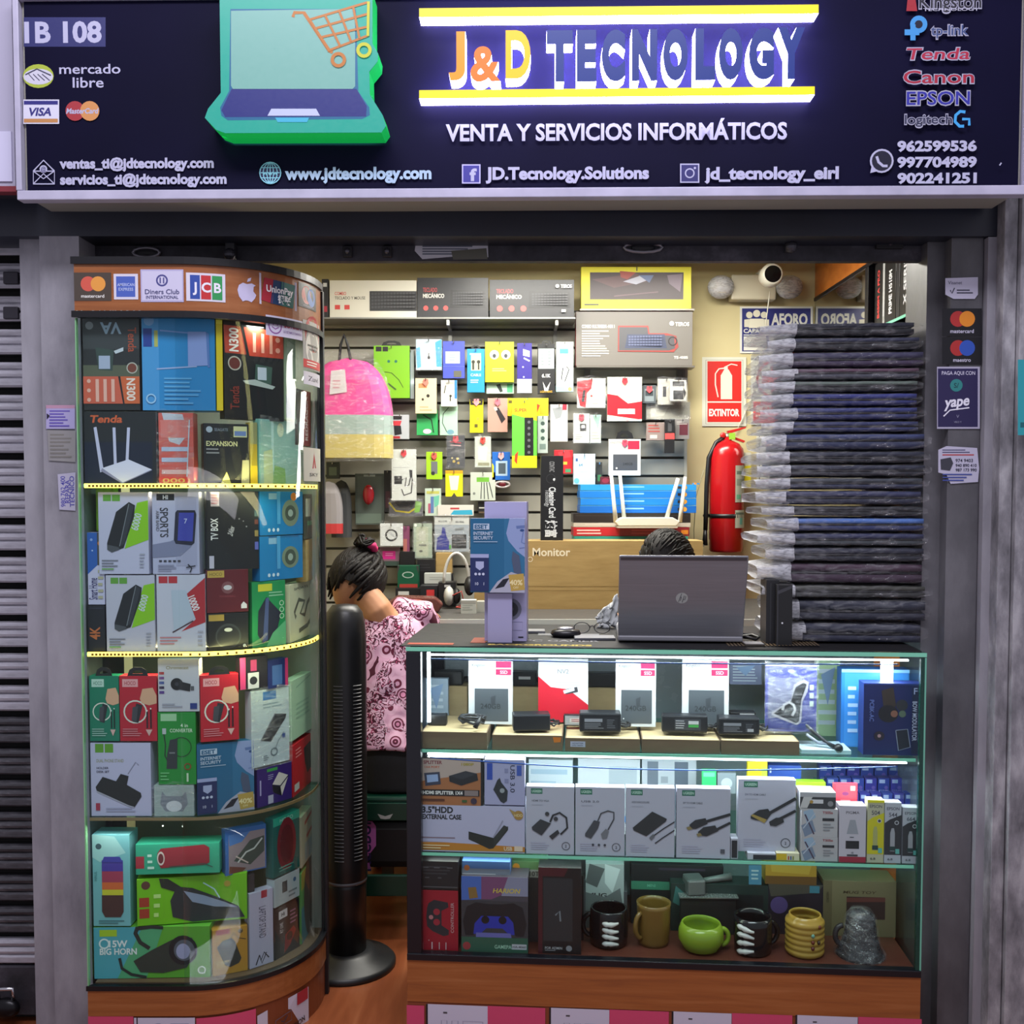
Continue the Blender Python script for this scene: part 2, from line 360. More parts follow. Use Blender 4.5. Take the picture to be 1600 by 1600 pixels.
put(off(a.mb, 2.519).build('turquoise_notice', None, fix=False), 'turquoise notice on the bare concrete at the right edge', 'notice')
# left roller shutter, slat by slat
sh = empty('roller_shutter', (X(20, 2.74), 2.74, 0), 'closed grey metal roller shutter left of the stall', 'shutter')
sh_me = None; z = .16; k = 0; pitch = .0865
x0 = -1.75; x1 = X(58, 2.70)
prof = [(.012, 0), (-.010, .001), (-.016, .006), (-.016, .020), (-.011, .024), (-.008, .026), (-.014, .030), (-.016, .036), (-.013, .044), (-.008, .047), (-.013, .051), (-.015, .058), (-.011, .066), (.004, .069), (.010, .071), (.010, .083), (.012, .083)]
MSH2 = noisy('grimy_shutter', [(.3, '141417'), (.5, '4a494f'), (.72, '96949c')], (2, 2, 9), 8, .5, .2, metal=.2, nscale=3); MGAP = M('050506', .9)
while z < zb1:
    if sh_me is None:
        b = MB(); n = len(prof); vs = [(x0-sh.location.x, p, q) for p, q in prof]+[(x1-sh.location.x, p, q) for p, q in prof]
        b.add(vs, [(i, (i+1) % n, (i+1) % n+n, i+n) for i in range(n)]+[tuple(range(n))[::-1], tuple(range(n, 2*n))], MSHUT)
        b.m[0] = b.mi(MGAP)
        for q in (13, 14, 15): b.m[q] = b.mi(MGAP)
        s_ = b.build('slat', sh); sh_me = s_.data; sh_lo = sh_me.copy(); sh_lo.materials[0] = MSH2
    else:
        s_ = bpy.data.objects.new('slat', sh_lo if z < .78 else sh_me); C.objects.link(s_); s_.parent = sh
    s_.location = (0, rd.uniform(-.002, .002), z); z += pitch
b = MB().box(x0-sh.location.x, x1-sh.location.x, -.02, .012, .02, .157, MGRIME); b.build('bottom_bar', sh, bevel=.004)
b = MB().box(x0-sh.location.x, x1-sh.location.x, .014, .05, 0, zb1, M('0c0b0e', .9)); b.build('guide_backing', sh)
b = MB(); cx = X(12, 2.7, 1570)-sh.location.x; b.ball((cx, -.05, Z(1578, 2.68)), .035, M('17161a', .3, .5), 1.1, .6, .8); b.tube([(cx-.02, -.05, Z(1565, 2.68)), (cx-.02, -.05, Z(1548, 2.68)), (cx+.02, -.05, Z(1548, 2.68)), (cx+.02, -.05, Z(1565, 2.68))], .006, M('c9c9cf', .2, 1), 8); b.build('padlock', sh, smooth=True)
for py in (432, 487):
    for px in (12, 40):
        b = MB(); q = X(px, 2.7, py)-sh.location.x; zz = Z(py, 2.7); b.box(q-.02, q+.02, -.026, 0, zz-.016, zz+.016, M('3a3840', .5, .5)); b.build('slide_lock', sh, bevel=.003)
# stickers pasted on both jambs
def sticker(name, label, cat, A, B, rect, art, grp=None, frame=None, offy=.0):
    px0, py0, px1, py1 = rect
    fn = lambda x, y: (lambda q: (q[0], q[1]))(onplane(A, B, px0+(px1-px0)*x, py0+(py1-py0)*y))
    q0 = onplane(A, B, px0, py1); q1 = onplane(A, B, px1, py0)
    a = Art(q1[0]-q0[0], q1[1]-q0[1], fn); draw(a, art)
    D = (B-A).normalized(); N = Vector((D.y, -D.x)); mb = a.mb
    mb.v = [(A.x+D.x*u-N.x*v*1+N.x*0, A.y+D.y*u-N.y*v, z) for u, v, z in mb.v]
    o = mb.build(name, None, fix=False); put(o, label, cat, grp); return o
V2 = lambda x, y: Vector((x, y))
PA, PB = V2(.8, 2.617), V2(1.4, 2.617)
LA, LB = V2(-1.4, 2.597), V2(-1.0, 2.597)
G = 'stickers on the right post'
sticker('card_sticker', 'small white card sticker with a tick, top of the right post', 'sticker', PA, PB, (1477, 433, 1528, 467), [('p', [(0, .05), (1, 0), (1, .8), (.9, 1), (.25, 1), (0, .8)], 'c9c6dc'), ('t', 'Visanet', .08, .25, .16, '5a5870'), ('f', .35, .55, .85, .8, 2, '2a2a40'), ('l', [(.15, .6), (.2, .75), (.28, .5)], .03, '2a2a40')], G)
sticker('mastercard_sticker'.replace('mastercard', 'payment'), 'black sticker with overlapping red and orange discs', 'sticker', PA, PB, (1472, 482, 1534, 525), [('r', 0, 0, 1, 1, '0c0b12'), ('o', .4, .38, .2, 'a82a2a'), ('o', .63, .38, .2, 'd98322'), ('t', 'mastercard', .5, .82, .14, 'c9c6dc', dict(al='c', w=.6))], G)
sticker('payment_sticker', 'black sticker with overlapping red and blue discs', 'sticker', PA, PB, (1472, 527, 1534, 569), [('r', 0, 0, 1, 1, '0c0b12'), ('o', .4, .4, .2, 'a82a2a'), ('o', .63, .4, .2, '2b4fae'), ('t', 'maestro', .5, .84, .14, 'c9c6dc', dict(al='c', w=.45))], G)
sticker('payment_sticker', 'purple sticker with white handwritten-style word on the right post', 'sticker', PA, PB, (1464, 573, 1531, 670), [('r', 0, 0, 1, 1, 'aaa6bd'), ('r', .02, .03, .95, .97, '261f4c'), ('t', 'PAGA AQUI CON', .5, .1, .06, 'c9c6dc', dict(al='c', w=.8)), ('o', .45, .3, .15, '2d8080'), ('t', 'S/', .45, .3, .08, '123f45', dict(al='c')), ('t', 'yape', .47, .55, .17, 'e3e1f0', dict(al='c', w=.6, skew=.2, rot=6, b=.03)), ('l', [(.15, .8), (.3, .7), (.75, .66)], .03, 'e3e1f0'), ('t', 'V', .48, .8, .05, '8a88a5', dict(al='c')), ('t', 'VECI Y', .48, .89, .03, '8a88a5', dict(al='c'))], G)
sticker('service_sticker', 'torn white sticker with red and blue lettering low on the right post', 'sticker', PA, PB, (1466, 697, 1530, 756), [('p', [(0, .1), (.2, 0), (.95, .05), (1, .6), (.97, .95), (.3, 1), (.2, .75), (0, .7)], 'b9b6cc'), ('f', .1, .08, .9, .2, 2, '3a3a60'), ('f', .1, .2, .9, .28, 1, 'b04a50'), ('t', '974 9403', .42, .38, .09, '22223a'), ('t', '940 890 410', .42, .51, .08, '22223a'), ('t', '987 173 990', .42, .63, .08, '22223a'), ('p', [(.05, .35), (.3, .3), (.36, .45), (.28, .65), (.06, .62)], '3a3a45'), ('f', .1, .72, .95, .95, 3, '3b4a95')], G)
G2 = 'stickers on the left post'
sticker('service_sticker', 'lilac printed sticker, upper of two on the left post', 'sticker', LA, LB, (72, 633, 117, 670), [('r', 0, 0, 1, 1, 'aaa3cf'), ('r', 0, 0, 1, .14, 'b98fa8'), ('f', .12, .2, .9, .95, 6, '5f4fae'), ('p', [(.03, .35), (.14, .45), (.03, .6)], '201c30')], G2)
sticker('scraped_sticker', 'grey scraped remains of a sticker on the left post', 'sticker', LA, LB, (74, 672, 118, 722), [('p', [(0, 0), (1, .02), (1, 1), (.05, .95)], '8f8d8e'), ('f', .1, .1, .9, .9, 7, '7b7874')], G2)
sticker('service_sticker', 'white sticker with sideways blue lettering, lower on the left post', 'sticker', LA, LB, (90, 738, 118, 798), [('p', [(0, .05), (1, 0), (1, 1), (.1, .97)], 'b3b0c6'), ('t', '980 762 400', .3, .5, .12, '4540a0', dict(rot=90, al='c', w=.8)), ('t', 'REPARA', .55, .5, .12, '4540a0', dict(rot=90, al='c', w=.6)), ('t', 'TECNICO', .8, .5, .12, '4540a0', dict(rot=90, al='c', w=.8))], G2)
a = None
# ---------------------------------------------------------------- signboard
SA = V2(X(28, 2.468, 200), 2.468); SB = V2(X(1606, 2.425, 200), 2.425); SD = (SB-SA).normalized(); SW = (SB-SA).length
zs0, zs1 = Z(311, 2.45), Z(-14, 2.45)
sg = empty('shop_signboard', (SA.x, SA.y, zs0), 'wide dark shop signboard with lit blue and yellow raised letters above the stall', 'signboard', rz=math.atan2(SD.y, SD.x))
L = lambda off_=0: (lambda A, B: (lambda px, py: (lambda q: (q[0], q[1]-zs0))(onplane(A, B, px, py))))(SA+V2(SD.y, -SD.x)*off_, SB+V2(SD.y, -SD.x)*off_)
H_ = zs1-zs0
MPAN = noisy('dark_sign_vinyl', [(.3, '0a0920'), (.7, '0f0d2b')], (1, 1, 1), 3, .6, 0, nscale=1.5, spec=.08)
MB().box(.012, SW-.012, .006, .15, .012, H_, M('9a988e', .5)).build('housing', sg, bevel=.003)
MB().box(.02, SW-.02, .0, .006, .02, H_-.01, MPAN).build('face_panel', sg)
MB().box(0, SW, -.012, .02, 0, .022, MWHITEAL).build('frame_rail', sg, bevel=.002)
MB().box(0, SW, -.012, .02, H_-.016, H_+.006, MWHITEAL).build('frame_rail', sg, bevel=.002)
MB().box(-.002, .012, -.012, .02, .022, H_-.016, MWHITEAL).build('frame_rail', sg, bevel=.002)
MB().box(SW-.010, SW+.002, -.012, .02, .022, H_-.016, MWHITEAL).build('frame_rail', sg, bevel=.002)
fn = L(0); a = Art(1, 1, fn); a.split = sg; u = 2.45/1600
WH = 'b0afcc'
T = lambda s, x0, x1, y, h, c=WH, **k: a.text(s, x0, y, h*u, c, w=(x1-x0)*u if x1 else None, **k)
a.rect(37, 27, 165, 73, '272a63'); T('1B 108', 38, 158, 50, 31, b=.035)
a.ell(60, 119, 24*u, 18*u, 'a3b23c'); a.ell(60, 120, 23*u, 12*u, 'c6c4d4')
for k in range(4): a.line([(45+k*7, 116), (54+k*8, 126)], 1.2*u, '2a2a4a')
a.line([(40, 117), (58, 108), (80, 118)], 1.5*u, '2a2a4a')
T('mercado', 93, 188, 108, 15); T('libre', 114, 162, 129, 16)
a.rect(37, 156, 93, 194, 'd0cee0'); a.rect(38, 158, 91, 164, '2f2c78'); a.rect(38, 186, 91, 192, 'b9824e'); T('VISA', 45, 82, 175, 12, '2f2c78', skew=.25, b=.03)
a.ell(118, 174, 15*u, 15*u, 'a03038'); a.ell(141, 174, 15*u, 15*u, 'c98a52'); T('MasterCard', 105, 154, 174, 8, WH, skew=.2, b=.03)
for pts in ([(53, 268), (53, 288), (86, 288), (86, 268)], [(53, 268), (69, 251), (86, 268)]): a.line(pts, 2*u, WH, pts[0][1] == 268 and len(pts) == 4)
a.line([(53, 288), (69, 272), (86, 288)], 1.6*u, WH); a.line([(53, 268), (69, 280), (86, 268)], 1.6*u, WH); a.ell(69, 265, 6*u, 6*u, WH); T('@', 65, 73, 265, 7, '2c2960')
T('ventas_ti@jdtecnology.com', 94, 334, 256, 15, b=.045); T('servicios_ti@jdtecnology.com', 95, 354, 281, 15, b=.045)
CY = '8fd4e8'
a.ell(423, 271, 17*u, 17*u, CY); a.ell(423, 271, 15.5*u, 15.5*u, '1d1f4a')
for rx in (5, 11): a.line([(423+rx*math.cos(t*PI/10), 271+15.5*math.sin(t*PI/10)) for t in range(20)], 1.3*u, CY, True)
for yy in (263, 271, 279): a.line([(408, yy), (438, yy)], 1.3*u, CY)
a.line([(423, 255), (423, 287)], 1.3*u, CY); T('www', 411, 435, 271, 7, CY)
T('www.jdtecnology.com', 446, 672, 272, 18, 'a4bcd8', b=.045)
a.rect(722, 258, 751, 288, 'b9b5e8'); a.rect(724, 260, 749, 286, '3a3690'); T('f', 734, 745, 274, 18, WH, b=.04)
T('JD.Tecnology.Solutions', 759, 1009, 272, 18, b=.045)
a.rect(1062, 257, 1092, 287, WH); a.rect(1064, 259, 1090, 285, '2c2a66'); a.ell(1077, 272, 7.5*u, 7.5*u, WH); a.ell(1077, 272, 5.5*u, 5.5*u, '2c2a66'); a.ell(1085, 264, 1.8*u, 1.8*u, WH)
T('jd_tecnology_eirl', 1100, 1304, 272, 18, b=.045)
a.ell(1376, 253, 18*u, 18*u, WH); a.poly([(1360, 262), (1358, 272), (1370, 269)], WH); a.ell(1376, 253, 15*u, 15*u, '15142c')
a.line([(1368, 246), (1371, 255), (1378, 261), (1385, 261)], 4*u, WH)
for s_, y_ in (('962599536', 230), ('997704989', 255), ('902241251', 280)): T(s_, 1400, 1520, y_, 15, 'b4b3d0', b=.045)
T('VENTA Y SERVICIOS INFORMÁTICOS', 697, 1217, 209, 25, 'acabcb', b=.03)
def outl(s, x0, x1, y, h, c, **k): a.flush(); a.split = None; T(s, x0-1, x1+1, y, h+1.5, 'a3a2b8', b=.05, **k); a.split = sg; a.mb, q = MB(), a.mb; q.build('printed_outline', sg, fix=False); T(s, x0, x1, y, h, c, b=.012, **k)
a.poly([(1416, 0), (1428, 0), (1431, 20), (1414, 20)], '9c2430'); a.ell(1422, 4, 6*u, 8*u, '9c2430'); outl('Kingston', 1434, 1527, 5, 20, '23222c'); T('TECHNOLOGY', 1440, 1524, 18, 4, 'b9b8cc')
a.ell(1433, 41, 13*u, 13*u, '3f8fd0'); a.ell(1433, 41, 6*u, 6*u, '15142c'); a.rect(1420, 41, 1428, 66, '3f8fd0'); a.rect(1411, 49, 1434, 58, '3f8fd0'); outl('tp-link', 1452, 1508, 50, 15, '3a4a78')
outl('Tenda', 1413, 1510, 87, 17, 'a82440', skew=.2); outl('Canon', 1409, 1515, 123, 19, 'a02038'); outl('EPSON', 1414, 1509, 156, 20, '2c2c98')
outl('logitech', 1411, 1482, 189, 14, '2a2c48'); a.line([(1505, 178), (1497, 177), (1490, 183), (1489, 193), (1496, 200), (1503, 200)], 4.5*u, '3f9fe0'); a.line([(1500, 189), (1511, 189), (1511, 199)], 4*u, '3f9fe0')
a.line([(1558, 261), (1561, 257)], 2*u, WH)
a.flush()
# raised letters: blue or yellow faces, glowing white returns
MLET = M('d8d2ff', .4, 0, 15)
def letter(ch, px0, px1, py0, py1, c, depth=.051, b=0.02, emit=0.35, name='letter'):
    vs, fs = glyphs(ch, b, 0, 5); f2 = L(depth); u0, z0 = f2(px0, py1); u1, z1 = f2(px1, py0)
    xs = [v[0] for v in vs]; ys = [v[1] for v in vs]; xa, xb, ya, yb = min(xs), max(xs), min(ys), max(ys)
    P = [(u0+(v[0]-xa)/(xb-xa)*(u1-u0), z0+(v[1]-ya)/(yb-ya)*(z1-z0)) for v in vs]
    ed = {}
    for f in fs:
        for i in range(len(f)): e = (f[i], f[(i+1) % len(f)]); ed[e] = 1
    mb = MB(); n = len(P); mf = M(c, .35, 0, emit)
    mb.add([(p, -depth, q) for p, q in P], fs, mf)
    side = [(x_, y_) for x_, y_ in ed if (y_, x_) not in ed]
    mb.add([(p, -depth+.001, q) for p, q in P]+[(p, -.004, q) for p, q in P], [(x_, y_, y_+n, x_+n) for x_, y_ in side], MLET)
    return mb.build(name, sg, fix=False)
letter('J', 701, 727, 49, 126, 'e08a10', b=.035, emit=.25); letter('&', 735, 782, 72, 128, 'e0701a', b=.035, emit=.2); letter('D', 790, 829, 47, 123, 'e8b00c', b=.035, emit=.3)
BL = '0f2c7c'
for ch, p0, p1 in (('T', 854, 895), ('E', 901, 932), ('C', 940, 977), ('N', 987, 1027), ('O', 1036, 1075), ('L', 1086, 1118), ('O', 1123, 1161), ('G', 1170, 1210), ('Y', 1215, 1258)):
    letter(ch, p0, p1, 47-(p0-854)*.012, 128-(p0-854)*.012, BL, b=.065, emit=.06)
for y0, y1, q0, q1 in ((13, 27, 655, 1279), (141, 154, 655, 1273)):
    f2 = L(.046); mb = MB(); 
    pts = [f2(q0, y1), f2(q1, y1-6), f2(q1, y0-6), f2(q0, y0)]
    mb.add([(p, -.046, q) for p, q in pts], [(0, 1, 2, 3)], M('e6cc08', .4, 0, .45))
    mb.add([(p, -.045, q) for p, q in pts]+[(p, -.003, q) for p, q in pts], [(i, (i+1) % 4, (i+1) % 4+4, i+4) for i in range(4)], MLET)
    mb.build('light_bar', sg, fix=False)
# glowing computer emblem with trolley
f2 = L(.075); em = empty('computer_emblem', (0, -.075, 0)); em.parent = sg
out = [(343, -12), (345, 145), (325, 170), (320, 184), (338, 203), (352, 208), (596, 207), (603, 197), (598, 180), (578, 148), (577, 112), (590, 96), (591, 84), (582, 68), (582, -12)]
mb = MB(); P = [f2(*p) for p in out]; n = len(P)
mb.add([(p, 0, q) for p, q in P], [tuple(range(n))], M('22907f', .3, 0, .3))
mb.build('face', em, fix=False)
mb = MB(); mb.add([(p, .001, q) for p, q in P]+[(p, .07, q) for p, q in P], [(i, (i+1) % n, (i+1) % n+n, i+n) for i in range(n)], M('10a848', .4, 0, .6)); mb.build('return', em, fix=False)
e = Art(1, 1, f2)
e.poly([(360, 14), (358, 142), (344, 168), (346, 181), (356, 188), (566, 186), (578, 180), (577, 168), (560, 143), (556, 14)], '1a5f88')
e.poly([(362, 139), (557, 139), (573, 166), (572, 182), (352, 183), (346, 172)], '1c2470')
e.poly([(361, 17), (555, 14), (555, 135), (551, 139), (364, 139), (361, 134)], M('6e9f96', .3, 0, .16))
e.poly([(424, 170), (494, 170), (500, 181), (418, 181)], 'b3bbd8'); e.poly([(430, 184), (483, 184), (480, 191), (434, 191)], '3aa7c8')
O1 = M('a8651e', .4, 0, .12); O2 = M('a8a818', .4, 0, .3)
wdt = 3.4*u
e.line([(458, 27), (460, 20), (475, 20), (515, 80), (520, 82)], 5*u, O1)
for q, r_ in (((484, 31), (574, 4)), ((492, 45), (575, 22)), ((500, 59), (575, 42)), ((512, 80), (575, 56))): e.line([q, r_], wdt, O1)
for q, r_ in (((484, 31), (514, 79)), ((508, 24), (532, 73)), ((530, 17), (549, 66)), ((552, 11), (562, 61))): e.line([q, r_], wdt, O1)
e.line([(576, 3), (575, 57)], 4*u, O2)
def rg(cx, cy, r, w_, c): e.line([(cx+r*math.cos(t*PI/10), cy+r*math.sin(t*PI/10)) for t in range(20)], w_*u, c, True)
rg(529, 94, 9.5, 5, O1); rg(569, 79, 9.5, 5, O2)
e.mb.build('printed_trolley', em, fix=False)
area('emblem_glow', tuple(sg.matrix_basis @ Vector((*[f2(460, 200)[0], -.03], f2(460, 200)[1]))), (.36, .02), .35, (.1, 1, .4), (math.radians(60), 0, 0))
# neighbour's sign at the far left
nb = empty('neighbour_signboard', (X(-60, 2.5), 2.5, Z(292, 2.5)), 'edge of the pale neighbouring signboard at the far left', 'signboard')
xr = X(24, 2.5, 100)-nb.location.x
MB().box(-.3, xr, .01, .15, 0, .8, M('2b2834', .6)).build('housing', nb, bevel=.003)
MB().box(-.3, xr-.006, 0, .01, .0, .8, M('a9a5bb', .5)).build('face_panel', nb); MB().box(-.3, xr-.012, -.004, 0, .012, .13, M('c6c3dd', .4)).build('pale_panel', nb)
MB().box(-.3, xr, -.01, .02, -.014, -.001, M('7a2430', .5)).build('red_rail', nb)
# ================================================================ curved glass display cabinet on the left
YC = 2.55; RC = .30; XA = X(126.5, YC, 1000); XE = -.533; XT = XE-RC; YE = YC+RC
def cpath(r_in=0, n=18, tail=.03, x0=None):
    r = RC-r_in; p = [(XA+r_in if x0 is None else x0, YC+r_in), (XT, YC+r_in)]
    p += [(XT+r*math.sin(PI/2*i/n), YE-r*math.cos(PI/2*i/n)) for i in range(1, n+1)]
    return p+[(XE-r_in, YE+tail)]
def ribbon(mb, outer, inner, z0, z1, m):
    n = len(outer); vs = [(a, b, z0) for a, b in outer]+[(a, b, z1) for a, b in outer]+[(a, b, z0) for a, b in inner]+[(a, b, z1) for a, b in inner]
    fs = []
    for i in range(n-1): fs += [(i, i+1, i+1+n, i+n), (i+2*n, i+3*n, i+1+3*n, i+1+2*n), (i, i+2*n, i+1+2*n, i+1), (i+n, i+1+n, i+1+3*n, i+3*n)]
    fs += [(0, n, 3*n, 2*n), (n-1, 3*n-1, 4*n-1, 2*n-1)]
    return mb.add(vs, fs, m)
def z_at(py): return Z(py, YC)
zA, zB, zC_, zD = z_at(756), z_at(1021), z_at(1281), z_at(1538)   # four shelf tops
zt0, zt1 = z_at(486), z_at(413)
YB = 2.895
cab = empty('display_cabinet', (0, 0, 0), 'tall curved glass display cabinet full of boxed gadgets, wooden header above', 'cabinet')
TR = M('0f0f14', .35)
def fill(mb, path, z0, z1, m):
    pts = path+[(XE-.004, YB), (XA+.004, YB)]
    return mb.prism(pts, z0, z1, m, 'xy')
MB_ = MB(); ribbon(MB_, cpath(0), cpath(.012), zt0, zt1, MWOOD); MB_.build('header_band', cab)
b = MB(); ribbon(b, cpath(-.006), cpath(.014), zt1, zt1+.018, TR); b.build('header_trim', cab)
b = MB(); ribbon(b, cpath(-.006), cpath(.014), zt0-.016, zt0, TR); b.build('header_trim', cab)
b = MB(); fill(b, cpath(.012), zt1+.002, zt1+.014, M('3a2214', .5)); b.build('top_board', cab)
b = MB(); fill(b, cpath(.016), zt0-.002, zt0+.008, M('8a5c38', .5)); b.build('soffit_board', cab)
zb_w = z_at(1548); zb_v = z_at(1588)
b = MB(); ribbon(b, cpath(0), cpath(.012), zb_v, zb_w, MWOOD); b.build('plinth_band', cab)
b = MB(); ribbon(b, cpath(-.003), cpath(.016), zb_w, zD-.004, TR); b.build('plinth_rim', cab)
b = MB(); fill(b, cpath(.014), zD-.012, zD-.001, M('5a4632', .5)); b.build('bottom_board', cab)
b = MB(); ribbon(b, cpath(.004), cpath(.014), 0.0, zb_v-.001, M('7a3f24', .4)); b.build('plinth_lower', cab)
for k, zz in enumerate((zA, zB, zC_)):
    b = MB(); fill(b, cpath(.02, x0=XA+.006), zz-.008, zz-.0002, MSHELF); b.build('shelf', cab)
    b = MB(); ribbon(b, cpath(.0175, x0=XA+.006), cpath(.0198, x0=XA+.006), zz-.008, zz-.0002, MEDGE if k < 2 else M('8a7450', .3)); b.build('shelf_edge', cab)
    if k < 2:
        MLED = M('ffd858', .4, 0, 4); b = MB(); ribbon(b, cpath(.0135, x0=XA+.01), cpath(.0165, x0=XA+.01), zz-.010, zz+.001, MLED); b.build('led_strip', cab)
        b = MB(); P = cpath(.0125, n=22, x0=XA+.01); 
        for i in range(24):
            x = XA+.02+i*(XT-XA-.02)/24; b.box(x, x+.006, YC+.0122, YC+.0132, zz-.008, zz-.002, M('7a4a10', .5))
        for q in range(20):
            t = PI/2*q/20; r = RC-.0125; b.box(XT+r*math.sin(t)-.002, XT+r*math.sin(t)+.003, YE-r*math.cos(t)-.001, YE-r*math.cos(t)+.001, zz-.008, zz-.002, M('7a4a10', .5))
        o = b.build('led_segments', cab); o['kind'] = 'stuff'
# glass: two flat panes and the curved one
gz0, gz1 = zD-.004, zt0-.016
xs = X(249, YC, 1000)
for x0_, x1_ in ((XA+.003, xs-.001), (xs+.001, XT)):
    b = MB().box(x0_, x1_, YC+.002, YC+.006, gz0, gz1, MGLASS); b.build('glass_pane', cab)
b = MB(); ribbon(b, cpath(.002)[1:], cpath(.006)[1:], gz0, gz1, MGLASS); b.build('curved_glass', cab, smooth=True)
b = MB().box(XA, XA+.0025, YC, YC+.012, gz0, gz1, M('86c08a', .25, 0, 0)); b.build('green_glass_edge', cab)
b = MB().box(XA+.0, XA+.003, YC+.012, YB, gz0, gz1, MGLASS); b.build('side_pane', cab)
b = MB().box(XE-.012, XE+.006, YE+.03, YE+.05, 0, zt1, M('17151a', .4)); b.build('end_post', cab, bevel=.002)
b = MB().box(XA, XE, YB, YB+.012, 0, zt1, M('8d8f86', .4)); b.build('back_board', cab)
b = MB(); lx, ly = X(380, 2.62, 490), 2.68; b.lathe([(.0, 0), (.035, 0), (.035, .008)], M('fff6d8', .3, 0, 9), (lx, ly, zt0-.010), 20); b.build('puck_light', cab)
b = MB(); b.lathe([(.034, 0), (.046, 0), (.046, .008), (.034, .008)], M('d0c8b8', .3, .6), (lx, ly, zt0-.0105), 20); b.build('puck_ring', cab)
area('puck_glow', (lx, ly, zt0-.02), (.08, .08), 3.0, (1, .95, .8))
for zz in (zA, zB): area('shelf_glow', (XA+.32, YC+.05, zz-.02), (.5, .02), .9, (1, .85, .45))
for zz in (zA, zB): area('shelf_glow', (XA+.32, YC+.045, zz+.01), (.5, .015), .5, (1, .85, .35), (PI, 0, 0))
area('bottom_row_fill', (XA+.22, YC+.014, zC_-.02), (.4, .01), .5, (1, .97, .9), (math.radians(-35),0,0));  # fill light added over the bottom row, no fitting there
# header stickers (they follow the curve)
def onband(px, py):     # photo pixel -> (arc length along the cabinet front, height)
    d = ray(px, py); lo, hi = 0., XT-XA+RC*PI/2
    def pt(s):
        if s < XT-XA: return XA+s, YC
        t = (s-(XT-XA))/RC; return XT+RC*math.sin(t), YE-RC*math.cos(t)
    for _ in range(30):
        m = (lo+hi)/2; x, y = pt(m)
        if x/y < d.x/d.y: lo = m
        else: hi = m
    x, y = pt(lo); return lo, Z(py, y)
def bandwarp(s, y, z):
    k = .0008
    if s < XT-XA: return (XA+s, YC+y-k, z)
    t = (s-(XT-XA))/RC; r = RC-y+k; return (XT+r*math.sin(t), YE-r*math.cos(t), z)
def band(name, label, cat, rect, art, grp):
    px0, py0, px1, py1 = rect; pm = (py0+py1)/2; s0 = onband(px0, pm)[0]; s1 = onband(px1, pm)[0]; zz0 = onband((px0+px1)/2, py1)[1]; zz1 = onband((px0+px1)/2, py0)[1]
    W, H = s1-s0, zz1-zz0; a = Art(W, H, lambda x, y: (s0+W*x, zz0+H*(1-y)), bandwarp); draw(a, art)
    return put(a.mb.build(name, None, fix=False), label, cat, grp)
HG = 'payment stickers on the cabinet header'
W1 = 'd6d2e2'
band('payment_sticker', 'black card-payment sticker with red and orange discs, far left of the wooden header', 'sticker', (115, 426, 174, 470), [('r', 0, 0, 1, 1, '4a4038'), ('o', .38, .4, .2, 'd05a4a'), ('o', .65, .4, .2, 'e39a44'), ('t', 'mastercard', .5, .83, .12, 'f0eee8', dict(al='c', w=.62))], HG)
band('payment_sticker', 'small blue square card sticker on the wooden header', 'sticker', (178, 428, 216, 468), [('r', 0, 0, 1, 1, W1), ('r', .1, .1, .88, .9, '4a62b8'), ('t', 'AMERICAN', .5, .42, .12, 'b8c4ea', dict(al='c', w=.7)), ('t', 'EXPRESS', .5, .6, .12, 'b8c4ea', dict(al='c', w=.6))], HG)
band('payment_sticker', 'white sticker with a ringed disc and blue lettering on the header', 'sticker', (220, 421, 287, 472), [('r', 0, 0, 1, 1, 'b4aed2'), ('r', .03, .05, .97, .95, 'ccc8e2'), ('g', .5, .34, .12, .04, '4a4a88'), ('l', [(.46, .25), (.46, .43)], .03, '4a4a88'), ('l', [(.54, .25), (.54, .43)], .03, '4a4a88'), ('t', 'Diners Club', .5, .68, .15, '4a4a78', dict(al='c', w=.8)), ('t', 'INTERNATIONAL', .5, .85, .1, '4a4a78', dict(al='c', w=.75))], HG)
band('payment_sticker', 'white sticker with three blue, red and green letter blocks', 'sticker', (291, 427, 352, 471), [('r', 0, 0, 1, 1, W1), ('r', .1, .08, .35, .93, '2d4aa0'), ('r', .38, .08, .63, .93, 'c02a30'), ('r', .66, .08, .92, .93, '2c9450'), ('t', 'J', .22, .5, .34, 'e8e6f2', dict(al='c', b=.03)), ('t', 'C', .51, .5, .34, 'e8e6f2', dict(al='c', b=.03)), ('t', 'B', .8, .5, .34, 'e8e6f2', dict(al='c', b=.03))], HG)
band('fruit_sticker', 'lilac bitten-fruit cut-out sticker on the wooden header', 'sticker', (370, 433, 401, 472), [('p', [(.5, .28), (.3, .24), (.1, .35), (.03, .55), (.1, .8), (.28, .99), (.42, .94), (.55, .94), (.72, .99), (.9, .82), (.97, .68), (.82, .55), (.84, .36), (.94, .3), (.75, .23)], 'c4bede'), ('p', [(.5, .2), (.55, .06), (.72, 0), (.68, .14)], 'c4bede')], HG)
band('payment_sticker', 'tilted white sticker with red, blue and green stripes on the header', 'sticker', (405, 431, 463, 483), [('p', [(0, .0), (1, .08), (1, .95), (0, .92)], 'd2cee2'), ('p', [(.12, .12), (.38, .14), (.3, .86), (.04, .8)], 'b02a3c'), ('p', [(.34, .14), (.62, .16), (.55, .88), (.26, .86)], '1f3f6a'), ('p', [(.55, .15), (.95, .18), (.88, .9), (.5, .88)], '14605a'), ('t', 'UnionPay', .52, .42, .2, 'f0f0f4', dict(al='c', w=.72, b=.03)), ('t', '银联', .62, .7, .2, 'f0f0f4', dict(al='c', w=.36, b=.03))], HG)
